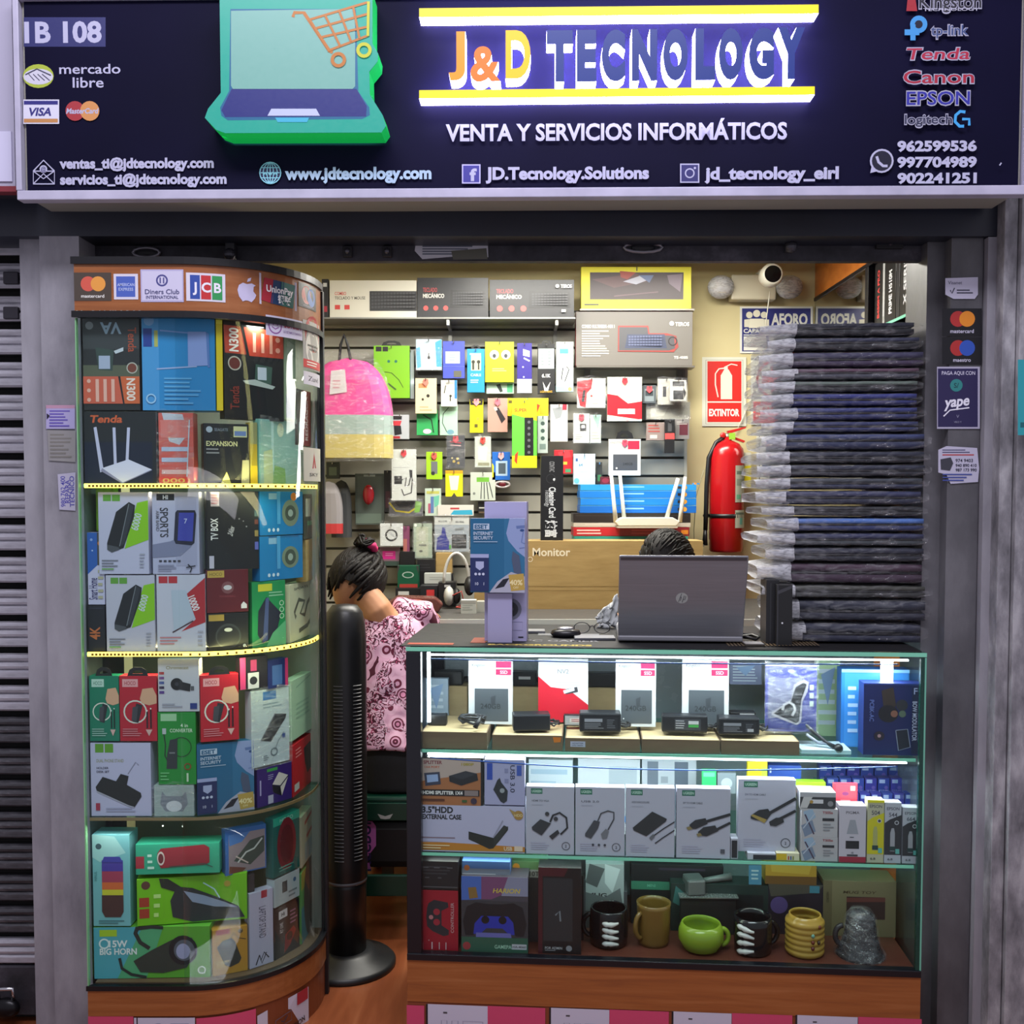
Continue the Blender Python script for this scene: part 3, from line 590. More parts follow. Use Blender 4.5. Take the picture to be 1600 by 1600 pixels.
band('payment_sticker', 'black sticker with red and blue discs at the right end of the header', 'sticker', (466, 445, 493, 482), [('r', 0, 0, 1, 1, '15131a'), ('o', .38, .45, .24, 'b8382e', 1.), ('o', .66, .5, .24, '3564b0'), ('t', 'maestro', .5, .9, .08, 'c0bcd0', dict(al='c', w=.6))], HG)
band('window_lettering', 'white cut-off lettering stuck along the top of the left glass pane', 'lettering', (113, 484, 222, 495), [('t', 'JA GAMING Y', .0, .5, .8, 'e6e4da', dict(w=.98, b=.03))], 'stickers on the cabinet glass')
band('smile_sticker', 'white smile sticker with a purple smiling face on the cabinet glass', 'sticker', (415, 496, 472, 527), [('r', 0, 0, 1, 1, 'cfcadf'), ('g', .22, .5, .15, .03, '8a5a9a'), ('o', .17, .42, .02, '8a5a9a'), ('o', .27, .42, .02, '8a5a9a'), ('l', [(.14, .55), (.22, .66), (.3, .55)], .02, '8a5a9a'), ('t', 'SONRIA', .44, .35, .3, 'b0304a', dict(w=.5, b=.02)), ('t', 'LO ESTAMOS FILMANDO', .42, .72, .12, '6a4a8a', dict(w=.54))], 'stickers on the cabinet glass')
band('return_sticker', 'narrow red and white sticker with a dome shape, right of the smile sticker', 'sticker', (473, 503, 499, 578), [('r', 0, 0, 1, 1, 'a8a6a0'), ('o', .5, .25, .42, 'b02c30'), ('t', 'AQUI', .5, .24, .08, 'e6e4da', dict(al='c', w=.6)), ('o', .5, .55, .4, 'd8d6cc'), ('t', 'MEJORA', .5, .5, .045, '2a2a2a', dict(al='c', w=.6)), ('t', 'VENTA', .5, .58, .045, '2a2a2a', dict(al='c', w=.5)), ('r', 0, .8, 1, .97, 'c02c30'), ('f', .15, .83, .85, .94, 2, 'e6e4da')], 'stickers on the cabinet glass')
band('visa_sticker'.replace('visa', 'card'), 'small white sticker with one dark word low on the curved glass', 'sticker', (474, 582, 499, 602), [('r', 0, 0, 1, 1, 'c9c6d0'), ('t', 'Zuvi', .5, .5, .4, '2a2a40', dict(al='c', w=.6))], 'stickers on the cabinet glass')
band('skate_sticker', 'white sticker with a small red figure at the foot of the top shelf glass', 'sticker', (474, 700, 502, 752), [('r', 0, 0, 1, 1, 'bdbcae'), ('p', [(.5, .15), (.62, .6), (.4, .62)], 'a03038'), ('t', 'SKY', .5, .8, .1, '4a4a4a', dict(al='c', w=.5))], 'stickers on the cabinet glass')
# plinth posters
PG = 'printed cards on the plinths'
for r_, c_ in (((131, 1588, 209, 1640), 0), ((210, 1590, 305, 1640), 1), ((307, 1586, 400, 1640), 0), ((402, 1563, 482, 1640), 2)):
    if c_ == 0: art = [('r', 0, 0, 1, 1, 'c9486c'), ('t', 'J&D', .15, .45, .16, 'e58aa4')]; lb = ('pink printed card at the left foot of the cabinet plinth' if r_[0] == 131 else 'pink printed card in the middle of the cabinet plinth')
    elif c_ == 1: art = [('r', 0, 0, 1, 1, 'c4c2d6'), ('r', .04, 0, .06, 1, '2a2a30'), ('g', .4, .4, .12, .008, '8a8aa8'), ('r', .6, .18, .9, .2, '8a8aa8'), ('f', .3, .3, .95, .9, 3, 'a5a3bd')]; lb = 'white printed card with thin outlines on the cabinet plinth'
    else: art = [('p', [(0, .12), (.75, 0), (1, .02), (1, 1), (0, 1)], 'c8c6d6'), ('l', [(.3, .35), (.6, .28), (.6, .48), (.3, .52), (.3, .35)], .012, '5a5a6a'), ('l', [(.4, .4), (.45, .44), (.52, .34)], .02, '3a3a4a'), ('r', .72, .0, .98, .25, 'a82e3c'), ('t', 'GRADUACION', .2, .72, .11, '1a1a1a', dict(w=.7, rot=8, b=.02))]; lb = 'white card with a tick box and sideways writing at the curved end of the plinth'
    band('plinth_card', lb, 'card', r_, art, PG)

# ---------------------------------------------------------------- boxed goods in the cabinet
def Ycv(px, gap=.03):        # depth of a point standing just behind the curved glass at this column
    r = RC-gap; k = (px-800)/1600
    if k*(YC+gap) <= XT: return YC+gap
    if k*YE >= XT+r: return (XT+r)/k
    lo, hi = 0., PI/2
    for _ in range(30):
        m = (lo+hi)/2; x, y = XT+r*math.sin(m), YE-r*math.cos(m)
        if x/y < k: lo = m
        else: hi = m
    return YE-r*math.cos(lo)
BK = '15151a'
def cit(name, label, cat, grp, r, thk, base, art=(), z0=None, gap=.03, flat=False, **k):
    r = list(r)
    while X(r[0], Ycv(r[0], gap), (r[1]+r[3])/2) < XA+.005: r[0] += 1
    Ya = Ycv(r[0], gap); Yb = Ycv(r[2], gap)
    if flat: Ya = Yb = (Ya+Yb)/2
    if r[2] > 395: thk = min(thk, .028)
    o = item(name, label, cat, grp, r, Ya, thk, base, art, Y2=Yb, z0=z0, **k)
    return o
def top(py, px): return Z(py, Ycv(px))
g1 = 'boxes on the top shelf of the curved cabinet'
cit('router_box', 'black box with a white three-aerial router, far left of the top cabinet shelf', 'box', g1, (127, 643, 246, 748), .07, '24262a', [('r', 0, .42, .93, 1, '1c2236'), ('t', 'Tenda', .08, .1, .1, 'd2603a', dict(w=.45, b=.03, skew=.2)),
  ('p', [(.13, .22), (.17, .21), (.26, .82), (.21, .84)], 'c9c6e2'), ('p', [(.39, .22), (.43, .22), (.44, .74), (.40, .75)], 'c9c6e2'), ('p', [(.59, .22), (.63, .22), (.60, .7), (.56, .7)], 'c9c6e2'),
  ('p', [(.24, .78), (.60, .66), (.92, .8), (.52, .98)], 'dcd9ee'), ('p', [(.24, .78), (.52, .98), (.52, 1), (.22, .82)], '8f8cab'), ('l', [(.52, .985), (.92, .805)], .012, '8f8cab')], z0=zA)
cit('adapter_box', 'black and orange card-adapter box standing upside down above the router box', 'box', g1, (122, 494, 218, 641), .05, '2b2b2e', [('r', 0, .0, 1, .35, '3d3f42'), ('o', .12, .1, .07, '8a8c90', 1), ('t', 'VA', .5, .13, .12, '9fb4c8', dict(al='c', rot=180, b=.03)), ('t', 'Tenda', .88, .25, .09, 'b05038', dict(rot=-90, al='c', w=.26)), ('r', 0, .52, 1, .64, '5a5d4c'), ('p', [(.22, .33), (.55, .36), (.52, .58), (.27, .57)], '3c4a46'), ('r', .28, .42, .48, .56, 'a9b0c8'), ('p', [(.55, .37), (.72, .33), (.72, .37), (.58, .4)], 'c8ccd4'), ('o', .87, .55, .1, 'b8b4a8'), ('o', .87, .55, .08, '7a4034'), ('p', [(0, .64), (.62, .64), (.7, .93), (0, .93)], 'd0604a'), ('p', [(.66, .64), (1, .64), (1, .93), (.73, .93)], 'd0643c'), ('t', 'N300', .85, .78, .09, 'f0d8cc', dict(rot=-90, al='c', b=.03, w=.24)), ('o', .1, .69, .035, 'e8b0a0'), ('o', .1, .79, .035, 'e8b0a0'), ('o', .1, .89, .035, 'e8b0a0'), ('r', .22, .67, .28, .91, 'e8b0a0'), ('r', .36, .67, .42, .91, 'e8b0a0'), ('r', .5, .67, .56, .91, 'e8b0a0')], z0=top(641, 170))
cit('router_box', 'large bright blue router box on the top cabinet shelf', 'box', g1, (222, 491, 336, 640), .06, '2a86c4', [('r', 0, 0, .23, 1, '4a96d2'), ('o', .1, .07, .07, '7fa8d8'), ('r', .02, .15, .14, .34, '2a3f90'), ('r', .17, .17, .22, .34, 'b8b45a'), ('l', [(.25, .17), (.75, .2)], .02, '7f9fdc'), ('l', [(.2, .57), (.75, .54)], .02, '9fb0dc'), ('p', [(.63, .18), (.88, .18), (.9, .53), (.63, .54)], '8fa0da'), ('p', [(.88, .18), (.92, .2), (.93, .55), (.9, .55)], '5f80c0'), ('f', .3, .65, .85, .95, 7, '5fa8dc'), ('g', .12, .88, .06, .02, '9fc8ea')], z0=top(641, 280))
cit('tall_box', 'narrow yellow box edge beside the bright blue router box', 'box', g1, (338, 494, 348, 640), .05, 'e6c81e', [('r', 0, 0, 1, .08, 'f5e04a')], z0=top(641, 340))
cit('adapter_box', 'black and red card-adapter box upright on the curved end of the top shelf', 'box', g1, (350, 505, 443, 655), .05, '17171b', [('p', [(0, .05), (.28, .05), (.37, .33), (.02, .33)], 'b8402c'), ('p', [(.33, .05), (1, .06), (1, .34), (.42, .34)], 'b8402c'), ('t', 'N300', .16, .19, .1, 'f2e8e0', dict(rot=90, al='c', b=.03, w=.24)), ('r', .48, .1, .53, .3, 'e0a898'), ('r', .62, .1, .67, .3, 'e0a898'), ('r', .76, .1, .81, .3, 'e0a898'), ('o', .9, .15, .04, 'e0a898'), ('o', .9, .26, .04, 'e0a898'), ('o', .17, .43, .11, 'c0bcb0'), ('o', .17, .43, .09, '6a2c26'), ('p', [(.52, .42), (.8, .44), (.78, .62), (.5, .6)], '3f5a50'), ('r', .55, .45, .7, .58, 'c4ccd8'), ('p', [(.3, .6), (.5, .58), (.85, .64), (.8, .67), (.35, .63)], 'b8c0bc'), ('t', 'Tenda', .16, .78, .1, '8a3830', dict(rot=90, al='c', w=.24))], z0=top(656, 400))
cit('foil_packet', 'pinkish foil-wrapped orange box between the router box and the black disk box', 'packet', g1, (248, 645, 302, 748), .04, 'd85a50', [('p', [(.1, 0), (.7, .02), (.85, .3), (.6, .45), (.3, .4)], 'c8c8d4'), ('r', .06, .1, .9, .35, 'e07a72'), ('r', .08, .48, .85, .54, 'b8c4e0'), ('r', .08, .63, .85, .69, 'b8c4e0'), ('r', .08, .8, .9, .86, 'e6b8b8'), ('l', [(.9, .1), (.8, .95)], .03, 'c0d8e6'), ('r', 0, .9, 1, 1, 'e04030'), ('t', '0001', .5, .95, .06, 'f0c060', dict(al='c', w=.8))], z0=zA, wrap=True)
cit('drive_box', 'black portable disk box with pale yellow lettering on the top cabinet shelf', 'box', g1, (318, 662, 389, 748), .05, '191b21', [('o', .13, .1, .07, 'a8b4c4'), ('t', 'SEAGATE', .24, .1, .05, '7a8494', dict(w=.3)), ('r', .66, .04, .96, .22, 'c8c89a'), ('r', .68, .12, .94, .2, '6a80b8'), ('t', 'EXPANSION', .06, .33, .08, 'd8d4a0', dict(w=.68, b=.02)), ('f', .06, .4, .4, .52, 2, '8a8a90'), ('p', [(.36, 1), (.5, .8), (.6, 1)], 'e6d878'), ('p', [(.85, .6), (1, .6), (1, 1), (.82, 1)], 'b8b088')], z0=zA)
cit('tall_box', 'narrow yellow and grey box right of the black disk box', 'box', g1, (391, 660, 402, 748), .05, 'b59a2a', [('r', 0, .0, 1, .35, '8a8a60'), ('r', 0, .7, 1, 1, 'e8c020')], z0=zA)
cit('clear_case', 'pale turquoise see-through case at the curved end of the top shelf', 'case', g1, (405, 657, 470, 748), .045, '7fb4b0', [('r', .03, .03, .97, .97, '93bdb2'), ('r', .28, 0, .34, .8, 'c0e0dc'), ('o', .5, .15, .08, 'dfe8c8', 1.5), ('p', [(.1, .5), (.3, .45), (.32, 1), (.1, 1)], 'c4d0a0'), ('p', [(.35, .7), (.6, .75), (.62, 1), (.3, 1)], '7fb060')], z0=zA, wrap=MBLISTER)
cit('cable_packet', 'whitish long packet standing right of the black and red adapter box', 'packet', g1, (445, 525, 462, 655), .03, 'a8b89a', [('p', [(.2, .05), (.9, .1), (.7, .6), (.1, .55)], 'c4ceb8'), ('r', .1, .7, .9, .98, '34508a')], z0=top(656, 452), wrap=True)
cit('slim_box', 'black and red slim box with white sideways lettering near the cabinet corner', 'box', g1, (464, 610, 486, 695), .04, '2a1c1e', [('r', .4, 0, .95, 1, '8a2c34'), ('t', 'REDRAGON', .66, .5, .14, 'e0d4d4', dict(rot=90, al='c', w=.8))], z0=top(696, 475))
g2 = 'boxes on the second shelf of the curved cabinet'
PB = lambda: [('r', .1, .03, .26, .11, '5f9a3c'), ('r', .28, .03, .44, .11, '5f9a3c'), ('p', [(.78, .13), (1, .1), (1, .58), (.52, .69), (.6, .5)], '86c41c'), ('t', '60000', .76, .36, .09, 'c8d0d8', dict(rot=75, al='c', w=.34, b=.02)),
  ('p', [(.36, .24), (.62, .12), (.74, .16), (.72, .3), (.5, .68), (.26, .73), (.17, .7), (.17, .62)], '1e2026'), ('p', [(.62, .14), (.72, .17), (.52, .63), (.42, .66)], '33363e'), ('l', [(.62, .14), (.42, .66)], .015, '7a8088'), ('p', [(.18, .64), (.4, .67), (.42, .7), (.26, .735), (.17, .7)], '4a4d54'), ('f', .06, .82, .4, .92, 3, '7a7a88'), ('f', .82, .74, .95, .93, 5, 'a8a8b8'), ('r', .06, .93, .3, .945, '5f9a3c')]
cit('power_bank_box', 'white and lime power bank box, upper of the two on the second cabinet shelf', 'box', g2, (154, 769, 232, 896), .055, 'bebcd6', PB(), z0=top(897, 190))
cit('power_bank_box', 'white and lime power bank box, lower of the two, standing on the second shelf', 'box', g2, (166, 899, 242, 1016), .055, 'bcbacc', PB(), z0=zB)
cit('armband_box', 'pale grey sports armband box with a phone pictured on a strap', 'box', g2, (238, 769, 311, 896), .05, 'b4b4d0', [('r', .1, .02, .48, .1, '1c1c20'), ('t', 'HI', .29, .06, .05, 'd0d0e0', dict(al='c', b=.03)), ('r', .5, 0, .95, .9, 'a6a6c2'), ('t', 'SPORTS', .26, .37, .1, '34343c', dict(rot=-90, al='c', w=.36)), ('t', 'ARM BAND', .12, .35, .04, '6a6a78', dict(rot=-90, al='c', w=.25)), ('p', [(0, .64), (.38, .6), (.6, .55), (.84, .66), (.6, .78), (0, .8)], '7f82a0'), ('p', [(.54, .22), (.92, .22), (.95, .27), (.9, .62), (.84, .65), (.5, .63), (.46, .58), (.5, .25)], '24263a'), ('p', [(.58, .25), (.9, .25), (.86, .6), (.54, .59)], '3f46a8'), ('t', '7', .72, .35, .06, 'c0c4e8', dict(al='c')), ('r', .14, .83, .2, .85, '2a2a30'), ('r', .24, .83, .3, .85, '2a2a30'), ('r', .34, .83, .4, .85, '2a2a30'), ('r', .44, .83, .5, .85, '2a2a30'), ('r', .54, .83, .6, .85, '2a2a30'), ('f', .12, .88, .55, .97, 3, '8a8aa4'), ('l', [(.76, .88), (.84, .93), (.8, .98)], .025, '1c1c24'), ('l', [(.72, .92), (.92, .9)], .025, '1c1c24')], z0=top(897, 275))
cit('media_box', 'tall black media player box with sideways white lettering on the second shelf', 'box', g2, (323, 768, 404, 889), .06, '17191d', [('r', .08, .01, .24, .19, 'a8a0a8'), ('f', .09, .03, .23, .17, 4, '8a3a40'), ('t', 'TV BOX', .14, .48, .09, 'd8d8dc', dict(rot=90, al='c', w=.28, b=.02)), ('t', '2Alex', .46, .5, .07, 'b8b8c0', dict(rot=75, al='c', w=.18, skew=.3)), ('r', .04, .82, .13, .98, 'b8b4c8'), ('r', .92, .24, .99, .32, '5a7070'), ('r', .92, .36, .99, .42, '6a3c34'), ('r', .92, .5, .99, .58, '8a7848'), ('r', .92, .65, .99, .75, '5a60b0'), ('o', .62, .35, .015, '8a8a90'), ('o', .7, .38, .012, '8a8a90'), ('o', .76, .45, .015, '8a8a90')], z0=top(890, 365))
for k_, (y0_, y1_, lb) in enumerate(((768, 836, 'bright blue gadget box with a small grey camera, upper of two'), (837, 906, 'bright blue gadget box with a grey dial pictured, lower of two by the cabinet curve'))):
    cit('camera_box', lb, 'box', g2, (406, y0_, 473, y1_), .05, '1a7ec0', [('r', .2, .04, .4, .18, '8ab8dc'), ('o', .78, .12, .07, 'd8843a') if not k_ else ('r', .2, .0, .9, .04, '2a6aa0'), ('o', .7, .5, .2, '7a8a78', .9 if k_ else 1.1), ('o', .7, .5, .13, '4a5650'), ('o', .7, .5, .06, '9fb0a8'), ('o', .2, .88, .03, 'c8dcf0'), ('o', .3, .88, .03, 'c8dcf0'), ('o', .4, .88, .03, 'c8dcf0'), ('r', .38, 0, .46, .75, '4fa0d8')], z0=top(y1_, 440), side='1668a0')
cit('speaker_box', 'dark red gadget box with a small silver oval on the second shelf', 'box', g2, (323, 890, 388, 955), .05, '5c1620', [('r', .02, .02, .42, .18, 'b89a48'), ('t', 'HOCO', .22, .1, .08, '7a6430', dict(al='c', w=.3)), ('o', .5, .42, .15, '7a4a50'), ('o', .5, .42, .1, 'c8c4cc', .6), ('t', 'SOUNDBALL', .5, .62, .05, '8a3a44', dict(al='c', w=.4)), ('p', [(.82, .92), (.82, .83), (.88, .76), (.96, .83), (.96, .92)], 'e0dce0')], z0=top(957, 355))
cit('speaker_box', 'black gadget box with a round black speaker ball on the second shelf', 'box', g2, (325, 958, 388, 1016), .05, '16161a', [('r', .02, .03, .4, .2, 'a88c40'), ('o', .5, .62, .32, '35383c'), ('o', .5, .64, .28, '1e2024'), ('o', .5, .45, .1, 'b4b8b8', .5), ('o', .9, .9, .04, 'd0d0c8')], z0=zB)
cit('mouse_box', 'green box with a dark angular mouse on the second shelf', 'box', g2, (394, 908, 446, 1015), .05, '1f8a52', [('r', .18, .04, .6, .15, 'c8c83c'), ('f', .5, .16, .95, .25, 2, '8ac0a0'), ('p', [(.42, .24), (.86, .5), (.7, .85), (.3, .95), (.15, .8), (.18, .45)], '25283a'), ('p', [(.4, .26), (.5, .25), (.45, .9), (.3, .93)], '4a5688'), ('g', .88, .35, .06, .02, 'b8d8c0'), ('g', .88, .45, .06, .02, 'b8d8c0'), ('g', .88, .55, .06, .02, 'b8d8c0'), ('p', [(.6, .8), (1, .62), (1, 1), (.4, 1)], '5fae80')], z0=zB, side='16693e')
cit('power_bank_box', 'white and red power bank box with big sideways numbers on the second shelf', 'box', g2, (245, 898, 321, 1016), .05, 'c4c4d4', [('r', .05, .02, .23, .11, 'b8323c'), ('r', .25, .02, .43, .11, 'b8323c'), ('p', [(.62, .25), (1, .04), (1, .62), (.5, .74), (.8, .58)], 'b02c34'), ('p', [(.3, .2), (.6, .2), (.78, .56), (.35, .75)], 'b4c0d0'), ('t', '10000', .77, .37, .09, 'ecdfe0', dict(rot=-68, al='c', w=.32, b=.03)), ('l', [(.32, .75), (.75, .6)], .025, '4a2c34'), ('f', .06, .8, .5, .92, 3, 'c08088'), ('f', .84, .72, .95, .94, 4, 'a8a8b8')], z0=zB)
cit('cable_box', 'white and green box behind the upper power bank box on the left', 'box', g2, (136, 762, 176, 830), .04, '86b81c', [('r', .05, .05, .4, .95, '93c42a')], z0=top(831, 150), gap=.092)
cit('slim_box', 'blue and white slim box with sideways lettering at the cabinet\'s left edge', 'box', g2, (128, 832, 163, 944), .024, 'c4c0dc', [('p', [(0, 0), (.6, 0), (.6, .45), (0, .58)], '2c5cae'), ('t', 'Smart Home', .3, .78, .12, '3a3468', dict(rot=90, al='c', w=.3)), ('o', .25, .1, .08, '8aa4d8'), ('o', .3, .25, .05, 'a8c0e8'), ('r', .6, 0, 1, .45, '4a4640'), ('o', .78, .15, .15, 'd07a3a'), ('f', .62, .5, .98, .95, 5, 'b0aa90')], z0=top(945, 145), gap=.034)
cit('stick_box', 'black media stick box with orange sideways lettering, bottom left of the second shelf', 'box', g2, (130, 946, 164, 1016), .05, '1c1d26', [('t', '4K', .38, .6, .22, 'c06a3a', dict(rot=90, al='c', w=.28, b=.02)), ('r', .1, .05, .9, .07, '34364a')], z0=zB)
cit('kraft_box', 'tan cardboard box edge at the corner of the second shelf', 'box', g2, (478, 842, 498, 905), .04, MCARD, [], z0=top(906, 487))
cit('earphone_box', 'white earphone box with dark looping cables, right end of the second shelf', 'box', g2, (453, 908, 497, 1010), .045, 'c0bda4', [('t', 'SPORTS T.S', .5, .1, .04, '4a4a44', dict(al='c', w=.7)), ('l', [(.2, .6), (.15, .5), (.3, .3), (.5, .35), (.35, .55), (.5, .6), (.6, .4), (.8, .25)], .05, '55554c'), ('l', [(.3, .85), (.6, .8), (.85, .6), (.8, .45)], .05, '55554c')], z0=zB)
cit('label_box', 'small dark striped boxes above the white earphone box', 'box', g2, (475, 772, 499, 840), .03, '3a3c34', [('r', .1, .1, .4, .5, 'b8b8a8'), ('r', .5, .3, .9, .45, 'a83a34'), ('r', .2, .6, .9, .7, '4a8a60'), ('r', .5, .05, .9, .2, 'c8c8c0')], z0=top(841, 487))
g3 = 'boxes on the third shelf of the curved cabinet'
def scr(c): return [('r', .08, .05, .5, .17, 'b8d8cc' if c == 'g' else 'e0a0a4'), ('t', 'HOCO', .29, .11, .06, '5a8a78' if c == 'g' else 'b04048', dict(al='c', w=.3)), ('g', .42, .55, .3, .04, 'd8dcd0'), ('p', [(.55, .35), (.62, .2), (.9, .18), (1, .3), (1, .42), (.8, .45), (.6, .42)], 'd8a888'), ('p', [(.45, .42), (.62, .45), (.5, .72), (.35, .7)], '2a2a30'), ('p', [(.35, .48), (.5, .46), (.45, .7), (.32, .68)], '45454c'), ('r', .72, .55, .76, .8, '1c1c22'), ('r', .82, .52, .86, .8, '1c1c22'), ('o', .74, .53, .02, 'e8e8e8'), ('o', .84, .5, .02, 'e8e8e8'), ('p', [(.7, .82), (.88, .82), (.79, .92)], 'd8b0a8'), ('f', .08, .8, .6, .93, 4, '9ac0b4' if c == 'g' else 'd08088')]
cit('screen_cable_box', 'dark green phone cable box with a black hang tab, left of the third shelf', 'box', g3, (131, 1056, 186, 1157), .035, '14795e', scr('g'), z0=top(1158, 160), tab=('1e1e20', .022))
cit('screen_cable_box', 'red phone cable box beside the dark green one on the third shelf', 'box', g3, (187, 1056, 245, 1157), .035, 'b81c30', scr('r'), z0=top(1158, 215), tab=('1e1e20', .022))
cit('screen_cable_box', 'red phone cable box on the third shelf, right of the white dongle box', 'box', g3, (313, 1054, 373, 1157), .035, 'b81c2c', scr('r'), z0=top(1158, 345), tab=('1e1e20', .022))
cit('dongle_box', 'white box with a black round streaming dongle on the third shelf', 'box', g3, (247, 1029, 311, 1111), .035, 'c6c6ce', [('t', 'Chromecast', .2, .17, .06, '8a8048', dict(w=.55)), ('r', .03, .25, .15, .3, 'b04040'), ('r', .03, .34, .15, .39, '7a4a8a'), ('r', .03, .43, .15, .48, '4a5a98'), ('r', .03, .52, .15, .57, '3a2a4a'), ('r', .03, .61, .15, .66, '5a3a8a'), ('o', .46, .48, .15, '1d1d20'), ('p', [(.5, .42), (.8, .48), (.78, .62), (.5, .58)], '26262a'), ('r', .8, .52, .88, .6, '5a5a60'), ('o', .46, .48, .05, '3c3c44'), ('r', .78, .84, .95, .95, '2a3a80'), ('f', .1, .84, .6, .93, 2, 'a0a0b0')], z0=top(1112, 280))
cit('converter_box', 'bright green converter box with a black cable adapter on the third shelf', 'box', g3, (247, 1113, 306, 1224), .035, '1f8c34', [('r', .08, .02, .5, .12, '9fcf9f'), ('t', '4 in', .6, .18, .05, 'd8ecd0'), ('t', 'CONVERTER', .32, .25, .05, 'd8ecd0', dict(w=.6)), ('l', [(.16, .3), (.2, .45), (.18, .6), (.3, .72)], .03, '26282a'), ('r', .12, .22, .22, .3, 'b8c0c0'), ('g', .62, .48, .26, .02, '1f3a24'), ('p', [(.32, .38), (.52, .36), (.5, .78), (.22, .78), (.24, .58)], '33363a'), ('r', .3, .55, .45, .57, '7a7d80'), ('g', .78, .75, .08, .03, '8a4a2a'), ('r', .75, .84, .8, .96, 'c8e0c0'), ('f', .06, .82, .3, .95, 3, '6fc07a')], z0=top(1226, 275))
cit('stand_box', 'large white box with a black folding phone stand, bottom left of the third shelf', 'box', g3, (134, 1161, 236, 1279), .05, 'c0bedc', [('r', .08, .01, .22, .13, '5f9a2c'), ('r', .24, .01, .38, .13, '5f9a2c'), ('t', 'DUAL PHONE STAND', .1, .24, .045, 'a0a080', dict(w=.45)), ('t', 'HOLDER', .1, .34, .03, '4a4a60'), ('t', 'DESK SET', .1, .39, .03, '4a4a60'), ('l', [(.62, .42), (.75, .26), (.8, .3)], .012, '8a8aa0'), ('p', [(.2, .46), (.42, .52), (.5, .42), (.63, .45), (.6, .57), (.83, .68), (.84, .73), (.72, .88), (.6, .84), (.1, .66), (.08, .6)], '232326'), ('l', [(.1, .66), (.62, .855), (.72, .88)], .02, 'a8a8b8'), ('r', .08, .82, .15, .92, 'a8324c'), ('f', .25, .88, .8, .95, 2, 'a4a2bc')], z0=zC_)
cit('cat_lamp_box', 'clear and white box with a plain grey pet ornament on the third shelf', 'box', g3, (241, 1227, 303, 1279), .05, 'a9bcb4', [('r', 0, 0, 1, 1, 'a4b4b0'), ('p', [(.2, .2), (.3, .35), (.7, .35), (.8, .2), (.85, .6), (.72, .85), (.28, .85), (.15, .6)], '7f8690'), ('o', .5, .68, .2, 'd8dce0', .7)], z0=zC_, wrap=MBLISTER)
def eset(big=False): return [('p', [(0, 0), (.78, 0), (.7, .35), (.75, .6), (.55, 1), (0, 1)], '1f628a'), ('r', .62, 0, 1, 1, '2c6c94'), ('p', [(.72, 0), (1, 0), (1, .52), (.86, .44), (.7, .3), (.66, .2)], '8c9cc8'), ('p', [(.84, .1), (1, .09), (1, .13), (.85, .14)], '5f74a8'), ('o', .95, .16, .04, '2a4a80', .6), ('l', [(.97, .18), (.94, .32), (1, .34)], .012, '5a70a8'), ('l', [(.9, .4), (1, .39)], .015, '6a7cb0'), ('p', [(.78, .44), (.9, .5), (.95, .8), (.8, .72), (.76, .55)], '4a5670'), ('p', [(.35, 1), (.5, .85), (.75, .72), (1, .78), (1, 1)], 'a8aabc'), ('p', [(.45, .95), (.6, .82), (.72, .8), (.62, .92)], '1a1c28'), ('p', [(.7, .76), (.98, .74), (1, .96), (.75, .98)], 'b89a4a'), ('t', '40%', .84, .86, .07, 'e8d8a0', dict(al='c', w=.24, b=.03)), ('t', 'OFF', .84, .93, .03, 'e8d8a0', dict(al='c')), ('r', .06, .07, .35, .15, 'b8c8dc'), ('t', 'ESET', .2, .11, .055, '1f5a80', dict(al='c', w=.24, b=.04)), ('t', 'INTERNET', .06, .2, .045, 'b8c8dc', dict(w=.36, b=.02)), ('t', 'SECURITY', .06, .26, .045, 'b8c8dc', dict(w=.36, b=.02)), ('r', .06, .31, .5, .318, 'b8c8dc'), ('r', .0, .48, .34, .53, 'a0a8d0'), ('r', 0, .53, .34, .98, '1f2c5c'), ('p', [(.1, .58), (.25, .58), (.25, .66), (.175, .7), (.1, .66)], 'a8b0d4'), ('o', .1, .75, .025, 'c0c8e0'), ('o', .17, .75, .025, 'c0c8e0'), ('o', .24, .75, .025, 'c0c8e0'), ('t', '10', .12, .88, .04, 'c0c8e0', dict(al='c')), ('t', '1', .25, .88, .04, 'c0c8e0', dict(al='c'))]
cit('software_box', 'blue security software box with a robot face, standing on the third cabinet shelf', 'box', g3, (308, 1160, 397, 1279), .035, '1f628a', eset(), z0=zC_)
cit('hub_box', 'purple box with a black and white folding gadget on the third shelf', 'box', g3, (402, 1196, 456, 1272), .05, '3a2470', [('r', .28, .05, .58, .13, '3f9a4c'), ('r', .07, .3, .11, .7, 'b0a8d0'), ('p', [(.42, .5), (.62, .2), (.9, .35), (.7, .85), (.45, .7)], 'd8cfc8'), ('p', [(.42, .5), (.66, .6), (.7, .85), (.45, .7)], '1c1c24'), ('l', [(.42, .5), (.66, .58), (.9, .35)], .03, '2a2440'), ('r', .3, .75, .45, .97, 'b8b4cc'), ('f', .3, .2, .5, .35, 3, 'a8a0cc')], z0=zC_, side='2c1a58')
cit('power_bank_box', 'white box with a black slab phone charger, leaning near the cabinet corner', 'box', g3, (393, 1076, 452, 1194), .04, 'bccbd0', [('r', .3, .03, .65, .14, '3f78b8'), ('f', .3, .18, .8, .26, 2, '8aa0a8'), ('p', [(.62, .34), (.92, .37), (.9, .42), (.5, .7), (.24, .66)], '1e2026'), ('l', [(.62, .34), (.24, .66)], .03, '5a5d64'), ('l', [(.85, .6), (.7, .7), (.6, .82)], .015, '5a6a74'), ('g', .58, .84, .08, .03, '5a6a74'), ('r', .8, .62, .88, .68, '2c4a90'), ('f', .3, .86, .45, .94, 3, '6a7a84')], z0=top(1195, 425), wrap=MBLISTER)
